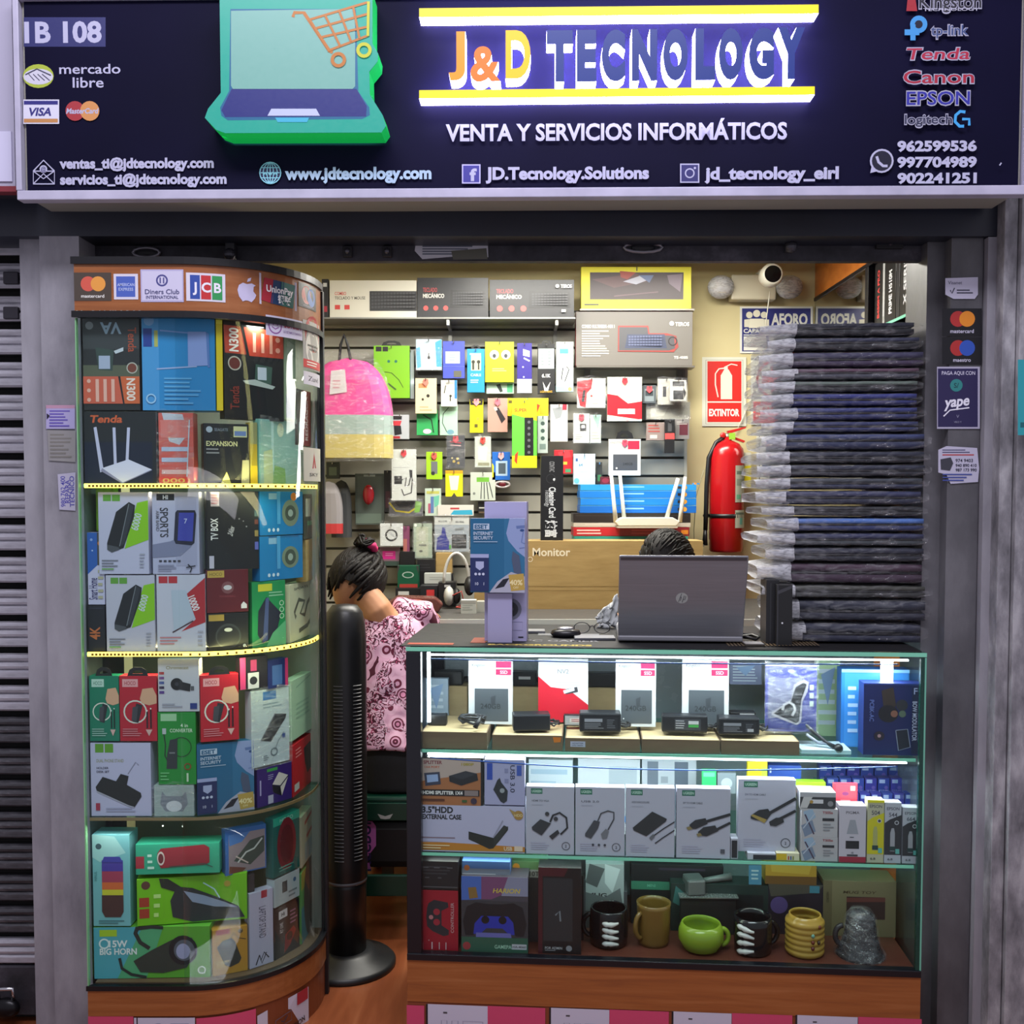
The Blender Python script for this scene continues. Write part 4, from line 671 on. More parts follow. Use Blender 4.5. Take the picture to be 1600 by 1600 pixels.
cit('headset_box', 'pink and black box pair hanging at the top of the third shelf', 'box', g3, (375, 1026, 418, 1074), .03, '1c1820', [('r', 0, 0, .2, 1, 'd0407a'), ('r', .28, .5, .68, 1, 'c4c4cc'), ('o', .48, .75, .14, '2a2a30'), ('r', .38, .1, .6, .45, 'b03a6a')], z0=top(1076, 396))
cit('headset_box', 'dark blue box with a pink edge beside the pink and black pair', 'box', g3, (419, 1030, 450, 1072), .03, '26306a', [('r', .2, .2, .7, .9, '4a6aa8'), ('r', .85, 0, 1, 1, 'c03a70')], z0=top(1074, 435))
cit('sheet_box', 'pale mint box with sloping top at the corner of the third shelf', 'box', g3, (455, 1055, 492, 1150), .03, 'a8c4a8', [('l', [(.2, .15), (.8, .05)], .02, '8aa890'), ('f', .2, .4, .8, .7, 4, '93b098')], z0=top(1151, 474))
cit('gadget_box', 'red box with a black gadget at the corner of the third shelf', 'box', g3, (458, 1152, 494, 1252), .04, 'b81e28', [('p', [(.45, .2), (1, .1), (1, .6), (.6, .75), (.5, .5)], '2a2024'), ('r', .05, .78, .25, .92, 'c8c4c0'), ('f', .1, .1, .4, .3, 3, 'e08080')], z0=zC_)
g4 = 'boxes on the bottom shelf of the curved cabinet'
cit('lamp_speaker_box', 'pale turquoise box with a rainbow-coloured upright speaker', 'box', g4, (140, 1304, 203, 1446), .06, '76b8be', [('p', [(0, 0), (.6, .02), (.9, .2), (.2, .3), (0, .25)], '9fd0cf'), ('o', .17, .13, .08, '3f5a62'), ('r', .25, .28, .82, .4, '4a3f9c'), ('r', .25, .4, .82, .52, 'a0405a'), ('r', .25, .52, .82, .62, 'd06a3c'), ('r', .25, .6, .82, .66, 'c8c83a'), ('p', [(.25, .3), (.32, .24), (.74, .24), (.82, .3)], '4040a0'), ('p', [(.24, .66), (.82, .66), (.82, .84), (.74, .9), (.32, .9), (.24, .84)], '4c3534'), ('f', .15, .93, .9, .98, 2, '4a7a84'), ('t', 'HAUL', .08, .45, .03, '4a8a90', dict(rot=90, al='c'))], z0=top(1447, 170))
cit('speaker_box', 'wide turquoise and green box lettered with a watt figure, black horn speaker pictured', 'box', g4, (137, 1448, 328, 1536), .08, '5fa838', [('p', [(0, 0), (.42, 0), (.2, 1), (0, 1)], '4fa8b8'), ('p', [(.42, 0), (.6, 0), (.45, 1), (.2, 1)], '54a878'), ('r', .05, .05, .2, .18, 'a4c834'), ('g', .09, .32, .04, .014, 'd8ecec'), ('t', '15W', .13, .32, .13, 'e0ecec', dict(w=.16, b=.03)), ('t', 'BIG HORN', .05, .47, .12, 'e0ecec', dict(w=.32, b=.03)), ('l', [(.38, 0), (.36, .12), (.4, .3), (.48, .42)], .035, '2c3434'), ('l', [(.38, .03), (.5, 0), (.6, .02)], .03, '2c3434'), ('l', [(.22, .6), (.24, .8), (.32, .92), (.45, .98)], .025, '2c3434'), ('p', [(.34, .66), (.5, .45), (.68, .25), (.85, .22), (.88, .5), (.8, .8), (.6, .9), (.4, .88)], '343c38'), ('o', .77, .46, .125, '20242a', 1.05), ('o', .78, .46, .09, '59606c', 1.05), ('o', .77, .48, .06, 'a0a4c8', 1.15), ('g', .93, .85, .03, .01, 'd8ecd0')], z0=zD)
cit('speaker_box', 'turquoise box with a red cylindrical speaker lying down', 'box', g4, (212, 1318, 343, 1366), .06, '2f9c7c', [('r', 0, .4, .1, .8, 'a0303c'), ('f', .14, .3, .22, .9, 3, 'b8e0d0'), ('p', [(.3, .15), (.82, .05), (.88, .15), (.88, .65), (.82, .72), (.3, .8), (.26, .6), (.26, .3)], '8c2a34'), ('o', .3, .48, .045, 'c8c0b8', 1.9), ('o', .3, .48, .032, '6a2a30', 1.9), ('l', [(.4, .76), (.82, .68), (.92, .8)], .012, '3a5048')], z0=top(1367, 275))
cit('speaker_box', 'lime green box with a big black splash-proof speaker', 'box', g4, (214, 1369, 386, 1446), .07, '6fb81e', [('o', .08, .14, .04, '5a3a34'), ('r', .02, .4, .11, .6, 'a03c2c'), ('r', .02, .64, .11, .84, 'a03c2c'), ('f', .15, .3, .22, .9, 3, 'b4dc80'), ('p', [(.2, .0), (.28, .02), (.42, .25), (.4, .36), (.22, .2)], '2c302e'), ('p', [(.36, .2), (.5, .25), (.75, .5), (.92, .7), (.98, .95), (.5, .98), (.32, .85), (.3, .5)], '2e3438'), ('p', [(.42, .3), (.6, .42), (.8, .6), (.9, .72), (.7, .68), (.5, .55)], '8a9ab4'), ('l', [(.6, .15), (.7, .3), (.75, .5)], .012, 'b4dce0'), ('o', .82, .2, .03, 'a09030')], z0=top(1447, 300))
cit('speaker_box', 'amber box with a small black handheld speaker and lanyard', 'box', g4, (332, 1450, 387, 1534), .06, 'b5862c', [('r', .1, .01, .5, .12, 'a03024'), ('o', .8, .1, .07, '5a4a2a'), ('l', [(.45, .3), (.6, .12), (.75, .25), (.95, .3)], .025, '3a2c1c'), ('p', [(.12, .38), (.3, .25), (.55, .22), (.65, .32), (.82, .7), (.75, .8), (.5, .86), (.35, .8)], '2c3230'), ('o', .4, .32, .16, '5f686a', .6), ('t', 'VITALITY', .08, .72, .05, 'f0e0a0', dict(w=.4)), ('f', .1, .76, .4, .84, 2, 'e0c070')], z0=zD)
cit('game_box', 'blue-edged box with a greyish-pink action picture on the bottom shelf', 'box', g4, (352, 1293, 416, 1364), .05, '2a62a8', [('r', .08, .1, .97, .97, '8f8086'), ('p', [(.08, .1), (.6, .1), (.4, .3), (.1, .35)], '4a78b8'), ('p', [(.2, .7), (.6, .3), (.95, .25), (.95, .6), (.6, .85)], '3f4a44'), ('l', [(.3, .75), (.5, .55), (.7, .5), (.9, .3)], .04, 'c0c4c0'), ('l', [(.25, .6), (.55, .8)], .03, 'c8b8b0'), ('p', [(.1, .8), (.5, .9), (.4, .97), (.08, .97)], '6a3c34')], z0=top(1366, 384), gap=.04)
cit('filler_box', 'plain dark box under the action-picture box on the bottom shelf', 'box', g4, (388, 1366, 398, 1440), .04, '2a2c30', [], z0=zD, gap=.04)
cit('stand_box', 'tall white laptop stand box with sideways grey lettering', 'box', g4, (390, 1392, 427, 1519), .05, 'b4b4cc', [('r', .5, .0, .75, .1, 'a8283c'), ('t', 'LAPTOP STAND', .55, .42, .1, '5a5a70', dict(rot=-90, al='c', w=.42)), ('l', [(.25, .97), (.4, .85), (.45, .93), (.6, .83), (.8, .92)], .05, '1c1c24'), ('l', [(.4, .85), (.5, .97), (.7, .84)], .04, '1c1c24')], z0=zD)
cit('gadget_box', 'black box with a red gadget and sideways white logo near the cabinet corner', 'box', g4, (430, 1412, 468, 1504), .05, '15151a', [('r', .15, .08, .5, .24, 'd0d0d4'), ('t', 'Hi', .32, .16, .08, '15151a', dict(al='c', b=.03)), ('t', 'RT LIVE', .25, .42, .09, 'c8c8cc', dict(rot=90, al='c', w=.2)), ('p', [(.4, .6), (.75, .5), (.85, .6), (.6, .85), (.35, .95)], '8a2428'), ('o', .58, .66, .12, '2a1c1e'), ('f', .6, .15, .9, .45, 4, '8a6a8a')], z0=zD, side='101014')
cit('speaker_box', 'turquoise-topped box with a dark red oval speaker behind the corner glass', 'box', g4, (427, 1272, 468, 1360), .05, '14605c', [('r', 0, 0, 1, .14, '2fa890'), ('t', 'HOCO', .5, .07, .06, 'b0e0d0', dict(al='c', w=.5)), ('o', .5, .5, .36, '7a2230', 1.9), ('o', .5, .5, .26, '5c1826', 1.9), ('f', .2, .85, .8, .95, 2, '5aa090')], z0=top(1365, 448))
cit('gadget_box', 'white slim box with a small square logo under the dark red speaker box', 'box', g4, (429, 1366, 468, 1410), .05, 'b4c0c4', [('r', .3, .2, .5, .6, '3a4448'), ('o', .8, .3, .06, '4a6a8a'), ('f', .55, .6, .9, .9, 2, '7a888c')], z0=top(1411, 448))
cit('gadget_box', 'tall pale box with coloured panels at the corner of the bottom shelf', 'box', g4, (471, 1262, 496, 1345), .04, 'b0ac94', [('l', [(.2, .2), (.7, .1), (.8, .4), (.3, .5)], .06, 'a84a40'), ('r', .2, .6, .9, .95, '8fa0a0')], z0=top(1346, 482))
cit('gadget_box', 'green and teal box with a dark oval at the corner of the bottom shelf', 'box', g4, (471, 1347, 496, 1470), .04, '5f9a50', [('r', 0, 0, 1, .25, 'a89a3a'), ('r', 0, .5, 1, 1, '3f7a88'), ('o', .5, .45, .35, '4a3a30', 1.8)], z0=zD)
# ================================================================ glass counter
CA = V2(X(635, 2.63, 1250), 2.63); CB = V2(X(1444, 2.53, 1250), 2.53); CD = (CB-CA).normalized(); CW = (CB-CA).length; CN = V2(-CD.y, CD.x)
CR = math.atan2(CD.y, CD.x); CZ = 1.046; CDP = .46
ct = empty('glass_counter', (CA.x, CA.y, 0), 'glass display counter with wooden plinth, full of adapters, cables and mugs', 'counter', rz=CR)
def Yk(px, back=0):      # depth of the counter front plane (moved back by so much) at this column
    k = (px-800)/1600; A = CA+CN*back; u = (k*A.y-A.x)/(CD.x-k*CD.y); return A.y+u*CD.y
def zk(py, px=1040): return Z(py, Yk(px))
z1, z2, z3 = zk(1181), zk(1346), zk(1505)       # two glass shelves and the floor of the case
zp = zk(1580)
LW = X(658, 2.63, 1250)-CA.x
BKF = M('0c0f18', .3)
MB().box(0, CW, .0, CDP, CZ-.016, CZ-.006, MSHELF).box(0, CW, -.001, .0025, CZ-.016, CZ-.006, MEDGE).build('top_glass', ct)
MB().box(0, LW, 0, .03, z3-.014, CZ-.018, BKF).build('corner_post', ct, bevel=.002)
MB().box(0, LW, CDP-.03, CDP, zp, CZ-.018, BKF).build('corner_post', ct, bevel=.002)
MB().box(0, .012, .03, CDP-.03, zp, CZ-.018, M('1a1e2a', .3)).build('side_panel', ct)
MB().box(CW-.014, CW-.004, 0, .012, z3, CZ-.018, M('123c34', .25)).box(CW-.004, CW, 0, .02, z3, CZ-.018, M('6fb8a0', .2)).build('corner_post', ct)
MB().box(CW-.006, CW-.001, .02, CDP, z3, CZ-.018, MGLASS).build('side_glass', ct)
MB().box(LW, CW-.014, .003, .008, z3, CZ-.018, MGLASS).build('front_glass', ct)
MB().box(0, CW, -.004, .022, z3-.014, z3+.004, BKF).build('lower_rail', ct, bevel=.002)
MB().box(LW, CW-.01, .024, CDP-.012, z3-.012, z3, M('5a3026', .35)).build('case_floor', ct)
MB().box(.012, CW-.006, CDP-.010, CDP-.002, zp, CZ-.018, M('a9b4bd', .25)).build('back_panel', ct)
MB().box(0, CW, 0, .018, zp, z3-.014, MWOOD).build('plinth_board', ct, bevel=.001)
MB().box(0, CW, .002, .018, 0, zp-.001, M('84452c', .4)).build('plinth_lower', ct)
MB().box(CW-.02, CW, .02, CDP, 0, z3-.014, MWOOD).build('plinth_side', ct)
for zz, e in ((z1, .0), (z2, .0)):
    MB().box(LW, CW-.016, .022, CDP-.014, zz-.008, zz-.0003, MSHELF).build('shelf', ct)
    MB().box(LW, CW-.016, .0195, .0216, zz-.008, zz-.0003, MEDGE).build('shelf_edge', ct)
MTUBE = M('f4f8ff', .3, 0, 10)
for zz in (CZ-.03, z1-.016): MB().box(LW+.01, CW-.03, .045, .052, zz-.004, zz, M('f4f8ff', .3, 0, 9)).build('led_strip', ct)
MB().box(LW+.006, LW+.014, .07, .078, z1+.06, CZ-.03, MTUBE).build('led_strip', ct)
MB().box(CW-.085, CW-.055, .09, .096, CZ-.10, CZ-.04, M('f4f8ff', .3, 0, 12)).build('led_lamp', ct)
cm = ct.matrix_basis
def cw(u, v, z): return tuple(cm @ Vector((u, v, z)))
for zz, pw_ in ((CZ-.036, 5.0), (z1-.022, 4.6)): area('counter_tube', cw(CW/2, .05, zz), (CW-.1, .02), pw_, (.93, .97, 1), (0, 0, CR))
area('counter_floor_spill', cw(CW/2, .05, z2-.012), (CW-.1, .02), .8, (.95, .97, .9), (0, 0, CR))
# blue cable under the shelf edges, printed metal rail under the top
for zz, dr in ((CZ-.040, .004), (z1-.024, .02)):
    pts = [cw(LW+.02+(CW-LW-.08)*i/14, .03, zz-dr*math.sin(PI*i/14)) for i in range(15)]
    b = MB().tube(pts, .0018, M('2a5ab8', .4), 6); put(b.build('light_cable', None, smooth=True), 'thin blue cable strung under the %s of the counter' % ('top glass' if dr < .01 else 'upper glass shelf'), 'cable', 'cables inside the counter')
# items in the counter: rows by distance behind the glass
def kit(name, label, cat, grp, r, thk, base, art=(), gap=.03, z0=None, skew=0, **k):
    return item(name, label, cat, grp, r, Yk(r[0], gap), thk, base, art, Y2=Yk(r[2], gap+skew), z0=z0, **k)
c1 = 'cardboard trays on the upper counter shelf'
for i, (p0, p1, y0, lb) in enumerate(((659, 761, 1144, 'brown cardboard tray at the left end of the upper counter shelf'), (769, 879, 1149, 'second brown cardboard tray, with an orange price dot'), (883, 1000, 1154, 'third brown cardboard tray, with a small white printed label'), (1003, 1125, 1156, 'fourth brown cardboard tray, under the adapter with a green label'), (1127, 1249, 1158, 'rightmost brown cardboard tray on the upper counter shelf'))):
    Y = Yk(p0, .032); Y2 = Yk(p1, .032); pm = 1165; A = V2(X(p0, Y, pm), Y); B = V2(X(p1, Y2, pm), Y2); W = (B-A).length; H = Z(y0, (Y+Y2)/2)-z1
    t = empty('cardboard_tray', ((A.x+B.x)/2, (A.y+B.y)/2, z1), lb, 'tray', c1, CR)
    D = .20; MB().box(-W/2, W/2, 0, .003, 0, H, MCARDD).build('tray_front', t); MB().box(-W/2, -W/2+.003, .003, D, 0, H, MCARDD).box(W/2-.003, W/2, .003, D, 0, H, MCARDD).box(-W/2, W/2, D, D+.003, 0, H, MCARDD).build('tray_wall', t)
    MB().box(-W/2+.003, W/2-.003, .003, D, H-.003, H, noisy('pale_cardboard', [(.3, 'b09a72'), (.7, 'c2ad84')], (2, 2, 9), 5, .8, .05, nscale=3)).build('tray_top', t)
    a = Art(W, H)
    if i == 1: draw(a, [('p', [(.86, .08), (.98, .1), (.97, .42), (.88, .46)], 'd87820')]); a.mb.build('price_sticker', t, fix=False)
    if i == 2: draw(a, [('r', .07, .25, .27, .68, 'b4b4c8'), ('t', 'ADAPTER', .17, .4, .1, '3a3a50', dict(al='c', w=.15)), ('t', '19V 90W', .17, .56, .1, '3a3a50', dict(al='c', w=.15))]); a.mb.build('price_sticker', t, fix=False)
    if i == 0: tz = z1+H
TZ = tz
def place(px, py, gap): Y = Yk(px, gap); return X(px, Y, py), Y
def adapter(px, w_, h, d, gap, label, tilt=0, art=None, cat='adapter', z0=None, cable=True, grp='laptop chargers in the counter', name='power_adapter'):
    x, y = place(px, 1130, gap); o = empty(name, (x, y, (TZ if z0 is None else z0)+.0006), label, cat, grp, CR+math.radians(tilt))
    MB().box(-w_/2, w_/2, 0, d, 0, h, M('1a1b1f', .35)).build('casing', o, bevel=.004)
    if art:
        a = Art(w_, h); draw(a, art); a.mb.build('rating_label', o, fix=False)
    if cable:
        rd = random.Random(int(px)); L_ = MB(); m = M('121216', .45); pts = []
        for i in range(40):
            t = i/39*4*PI; pts.append((w_/2+.0+.018*math.cos(t)+.01, d*.6+.022*math.sin(t*1.02)+.02, .006+.006*abs(math.sin(t*1.3))+.004*rd.random()))
        pts = [(w_/2-.004, d*.6, h*.4)]+pts; L_.tube(pts, .0026, m, 6)
        L_.build('cord', o, smooth=True)
    return o
LBL = [('r', .08, .2, .92, .85, '26272c'), ('r', .12, .28, .55, .45, '9a9ca4'), ('f', .12, .5, .6, .82, 4, '8a8c94'), ('f', .66, .3, .88, .8, 5, '6a6c74')]
g = 'laptop chargers in the counter'
# coil of cable in the first tray, then chargers left to right
x, y = place(735, 1120, .06); o = empty('coiled_cable', (x, y, TZ+.001), 'black coiled laptop charger cable lying on the leftmost tray', 'cable', g, CR)
L_ = MB(); pts = [((.032+.006*math.sin(i*.37))*math.cos(i*.33), .03+.02*math.sin(i*.33), .012+.02*abs(math.sin(i*.21))*.9) for i in range(90)]; L_.tube(pts, .0030, M('2a2c30', .4), 6); L_.build('cord', o, smooth=True)
MB().tube([(.03, .0, .04), (.02, -.012, .02), (.014, -.016, .008)], [.003, .006, .007], M('141418', .4), 8).build('plug', o, smooth=True)
adapter(683, .05, .030, .03, .10, 'small black adapter at the far left behind the coiled cable', cable=False)
adapter(831, .098, .044, .05, .055, 'plain black laptop charger brick on the second tray', 8, [('r', .01, .03, .99, .1, '55585f')])
adapter(938, .108, .050, .05, .055, 'black laptop charger lying on its side with a white rating label', 2, LBL)
adapter(1070, .118, .044, .04, .07, 'black charger on the fourth tray with green and white rating label', -1, [('r', .28, .18, .85, .85, '3a3c42'), ('r', .58, .3, .8, .5, 'b0b4b8'), ('r', .58, .52, .8, .68, '3f9a4a'), ('f', .3, .25, .54, .8, 4, 'a0a2a8')])
adapter(1155, .104, .044, .05, .05, 'black charger on the rightmost tray with small white certification marks', 0, LBL+[('r', .7, .6, .85, .78, 'c0c2c8')])
adapter(1160, .07, .040, .03, .15, 'black charger with pale label standing behind the rightmost tray charger', 0, [('r', .4, .1, .95, .9, '9a9ca0'), ('f', .42, .2, .9, .8, 4, '3a3c40')], cable=False, z0=TZ+.0)
adapter(905, .085, .030, .02, .125, 'grey comb-edged memory module box behind the charger with white label', 0, [('r', .05, .1, .95, .9, '8a8a8c'), ('r', .2, .3, .8, .7, 'b0a8a4'), ('f', .25, .35, .75, .65, 2, '8a2a30')], cable=False, name='memory_module', cat='module')
# row at the back of the upper shelf
for i, (px, lb) in enumerate(((700, 'black adapter on a raised box at the back, far left'), (815, 'black adapter with white strip label at the back of the upper shelf'), (940, 'tall black adapter at the back behind the red and white card'), (1105, 'black adapter at the back between the two right pale cards'), (1240, 'dark wedge-shaped adapter at the back near the bulb-shaped pack'))):
    b = MB(); x, y = place(px, 1080, .30); t = empty('cardboard_tray', (x, y, z1), ['pale cardboard box under a back-row adapter, far left', 'pale cardboard box under the back-row adapter with white strip', 'pale cardboard box at the back behind the red and white card', 'pale cardboard box at the back between the right pale cards', 'pale cardboard box at the back right of the shelf'][i], 'box', 'pale cardboard boxes at the back of the counter', CR)
    b.box(-.055, .055, 0, .12, 0, .115, noisy('pale_cardboard', [], ())).build('carton', t, bevel=.001)
    adapter(px, .085, .040, .04, .305, lb, 0, [('r', .4, .3, .8, .5, 'b8b8bc')] if i == 1 else None, z0=z1+.1155)
KD = lambda hot=True: [('r', .62, .03, .97, .13, 'd02a5c'), ('r', .62, .15, .97, .24, 'c82452'), ('t', 'SSD', .8, .195, .05, 'f0c0d0', dict(al='c')), ('r', .14, .45, .9, .95, '4a5056'), ('t', '240GB', .5, .72, .08, '2c3034', dict(al='c')), ('t', 'Kingston', .08, .09, .05, '6a6a70', dict(w=.3)), ('f', .08, .18, .5, .28, 2, 'b0b0b8'), ('o', .2, .88, .015, 'e8e8e8'), ('p', [(.5, .58), (.62, .55), (.6, .7), (.52, .72)], '3a3e44')]
c2 = 'blister cards leaning in the upper counter'
kit('drive_card', 'white blister card with a grey solid-state drive, leftmost in the counter', 'card', c2, (732, 1030, 801, 1108), .008, 'c6cace', KD(), gap=.125, z0=TZ+.0015, tab=None)
kit('memory_card_pack', 'rounded white and red card in the middle of the upper counter', 'card', c2, (841, 1029, 919, 1106), .006, 'c8cacc', [('p', [(0, .28), (.25, .45), (.6, .48), (1, .72), (1, 1), (0, 1)], 'c01e30'), ('t', 'NV2', .5, .2, .07, '8a8a90', dict(al='c')), ('f', .35, .36, .9, .44, 2, 'b4b8bc'), ('p', [(.55, .48), (.78, .44), (.8, .52), (.55, .56)], '3a3a40'), ('p', [(.5, .5), (.72, .45), (.73, .5), (.52, .55)], 'c0c4c8')], gap=.165, z0=TZ+.0015)
kit('drive_card', 'white blister card with a grey solid-state drive beside the red and white card', 'card', c2, (962, 1031, 1025, 1112), .008, 'c6cace', KD(), gap=.125, z0=TZ+.0015)
kit('drive_card', 'white blister card with a grey solid-state drive above the green-labelled charger', 'card', c2, (1066, 1030, 1139, 1112), .008, 'c6cace', KD(), gap=.125, z0=TZ+.0015)
kit('cable_card', 'blue blister card with a black cone-shaped converter plug in the counter', 'card', c2, (1196, 1038, 1276, 1152), .008, '3a3f8c', [('r', 0, 0, 1, .03, 'b0b4d0'), ('r', .05, .05, .95, .16, '2c3480'), ('t', 'SATA', .08, .1, .04, 'a8acd8', dict(w=.25)), ('o', .5, .1, .07, '8a90b8', .5), ('r', .05, .2, .72, .93, '6a6c88'), ('r', .05, .8, .95, .95, '24307a'), ('r', .86, .3, .94, .38, 'a8b8b0'), ('r', .86, .42, .94, .5, 'a8b8b0'), ('r', .86, .54, .94, .62, 'a8b8b0'), ('p', [(.55, .3), (.75, .22), (.84, .26), (.82, .4), (.72, .55), (.7, .85), (.62, .9), (.12, .76), (.12, .72), (.5, .52)], '9a9aa4'), ('p', [(.58, .34), (.74, .26), (.8, .3), (.7, .52), (.66, .84), (.6, .87), (.16, .73), (.5, .54)], '17171c'), ('l', [(.33, .68), (.36, .6), (.46, .56), (.55, .6), (.58, .68), (.52, .76)], .05, 'a8a8ac')], gap=.10, z0=TZ+.001, wrap=MBLISTER)
kit('adapter_box', 'dark blue box with wireless camera gadgets pictured, right end of the upper shelf', 'box', c2, (1349, 1068, 1441, 1186), .05, '141d58', [('r', .0, 0, 1, .02, '2a3a80'), ('r', .82, .05, .97, .98, '161c40'), ('t', 'BOW MODULATOR', .87, .52, .06, 'c0c4e0', dict(rot=-90, al='c', w=.55)), ('t', 'F', .88, .1, .09, 'a8acd8', dict(al='c')), ('p', [(.3, .1), (.5, .05), (.55, .3), (.45, .45), (.35, .4)], '3a2c28'), ('o', .42, .42, .17, '1a1620', .9), ('o', .65, .3, .1, '2c2a34'), ('o', .52, .42, .06, '8a5a4a'), ('o', .66, .42, .06, '5a6a5a'), ('t', 'PCBK-AC', .14, .38, .06, '6a7ac0', dict(rot=-90, al='c', w=.3)), ('p', [(.55, .65), (.75, .63), (.8, .88), (.6, .93)], '1c2030'), ('l', [(.55, .65), (.75, .63), (.8, .88), (.6, .93), (.55, .65)], .015, '8a90a8'), ('o', .27, .73, .09, '2a2030', .9), ('o', .27, .73, .03, 'b08a90')], z0=z1, gap=.05, side='1a2a70')
kit('display_box', 'bright blue open-backed box behind the dark blue gadget box', 'box', c2, (1314, 1046, 1420, 1170), .05, '2a78c8', [('r', .05, .05, .98, .98, '3a88d8'), ('f', .1, .2, .25, .85, 6, 'a8c8f0'), ('f', .3, .2, .42, .85, 6, 'a8c8f0'), ('r', .0, 0, 1, .04, '8ac4f0')], z0=z1, gap=.13, side='2a6ab8')
x, y = place(1295, 1140, .06); o = empty('audio_cable', (x, y, z1+.0006), 'short black cable with a round plug beside the blue boxes', 'cable', 'cables inside the counter', CR)
MB().tube([(-.06, .05, .075), (-.03, .03, .045), (.0, .015, .022), (.02, .0, .012)], [.004, .005, .0045, .008], M('202226', .35), 8).tube([(-.05, .03, .04), (-.02, .02, .02), (.01, .012, .02)], .004, M('8a90a0', .3), 8).build('cord', o, smooth=True); MB().ball((.024, -.004, .013), .012, M('0f1014', .4)).build('plug', o, smooth=True)
kit('catalogue', 'pale blue and green printed sheet lying under the short black cable', 'sheet', 'flat sheets in the counter', (1252, 1172, 1330, 1182), .10, 'b8cfd8', [], z0=z1, gap=.05)
for i, (p0, p1, y0, y1, c, lb) in enumerate(((664, 700, 1060, 1090, '9fb4c8', 'pale patterned packet standing at the left end of the upper counter shelf'), (1140, 1190, 1036, 1060, '7f88a8', 'dark grey boxes stacked at the back beside the blue blister card'), (1275, 1312, 1030, 1120, 'a9c8a0', 'pale green and blue packet at the back of the upper shelf'))):
    kit('flat_packet', lb, 'packet', 'packets at the back of the upper counter', (p0, y0, p1, y1), .02, c, [('f', .1, .1, .9, .9, 6, 'c8d8e4'), ('p', [(.2, .2), (.8, .1), (.5, .6)], '8aa8d0')], gap=.25, z0=z1 if i != 1 else z1+.14)
# ---- middle shelf
c3 = 'boxes on the middle counter shelf'
kit('enclosure_box', 'white box for an external disk case with an orange foot stripe', 'box', c3, (658, 1259, 820, 1337), .10, 'b9b6d2', [('t', '3.5"HDD', .01, .1, .13, '1c1c22', dict(w=.3, b=.04)), ('t', 'EXTERNAL CASE', .01, .25, .1, '1c1c22', dict(w=.38, b=.04)), ('r', 0, .8, 1, .97, 'c07c26'), ('p', [(0, .78), (1, .86), (1, .8), (0, .74)], 'b9b6d2'), ('p', [(.46, .55), (.7, .68), (.82, .45), (.84, .42), (.84, .5), (.7, .9), (.66, .92), (.46, .72)], '22241f'), ('p', [(.7, .68), (.8, .4), (.84, .44), (.7, .9)], '2f3230'), ('l', [(.7, .66), (.79, .3)], .012, '9a98b0'), ('f', .01, .68, .42, .72, 1, '8a6a70'), ('p', [(.85, .05), (.92, .12), (.9, .22)], 'a88a50'), ('o', .94, .18, .045, 'a8803c'), ('t', 'HDD', .94, .18, .06, 'e0d0a0', dict(al='c')), ('t', 'USB', .8, .9, .08, 'e8d0b0', dict(w=.08, b=.03)), ('r', .9, .84, .98, .95, 'e0c8b0'), ('f', .02, .84, .3, .95, 2, 'e8d0a0')], z0=z2)
kit('splitter_box', 'orange and black video splitter box on top of the disk case box', 'box', c3, (658, 1184, 755, 1258), .09, '151519', [('r', 0, .02, .96, 1, 'a86a40'), ('p', [(0, .02), (.96, .02), (.96, .3), (0, .5)], 'b9a49a'), ('t', 'SPLITTER', .04, .1, .07, '7a2c3a', dict(w=.3, b=.03)), ('t', '1X4 PORT', .06, .2, .045, 'c05a38', dict(w=.24)), ('t', '1080P', .65, .13, .055, 'a8942a', dict(w=.2, b=.02)), ('p', [(.05, .33), (.3, .3), (.32, .56), (.07, .6)], '3a3c50'), ('p', [(.09, .37), (.27, .35), (.28, .5), (.1, .53)], '9ab0d8'), ('p', [(.45, .38), (.72, .27), (.9, .32), (.92, .46), (.65, .58), (.46, .5)], '232328'), ('p', [(.45, .38), (.72, .27), (.9, .32), (.66, .45)], '35353c'), ('r', 0, .67, .94, .8, '141418'), ('t', 'HDMI SPLITTER 1X4', .03, .735, .07, 'e8e4e0', dict(w=.64, b=.04)), ('r', .7, .68, .92, .79, '8a7a78'), ('f', .03, .85, .5, .95, 1, '5a2c18'), ('r', .66, .88, .74, .93, '3a5a2c'), ('o', .85, .9, .05, '3a2c40')], z0=Z(1258, Yk(700, .03)))
kit('card_reader_box', 'pale lilac slim box with a dark tilted gadget, beside the orange splitter box', 'box', c3, (757, 1187, 820, 1258), .03, 'a9a8cc', [('r', .06, .08, .2, .45, '2f4cae'), ('t', 'USB 3.0', .7, .42, .1, '2a2a40', dict(rot=-90, al='c', w=.6)), ('r', .8, .12, .92, .35, '3f58b0'), ('f', .5, .15, .6, .6, 2, '8a8ab0'), ('p', [(.32, .45), (.38, .4), (.42, .5), (.58, .68), (.56, .9), (.48, .96), (.4, .92), (.22, .66)], '2b2f34'), ('o', .44, .68, .06, '9aa0a4'), ], z0=Z(1258, Yk(790, .03)))
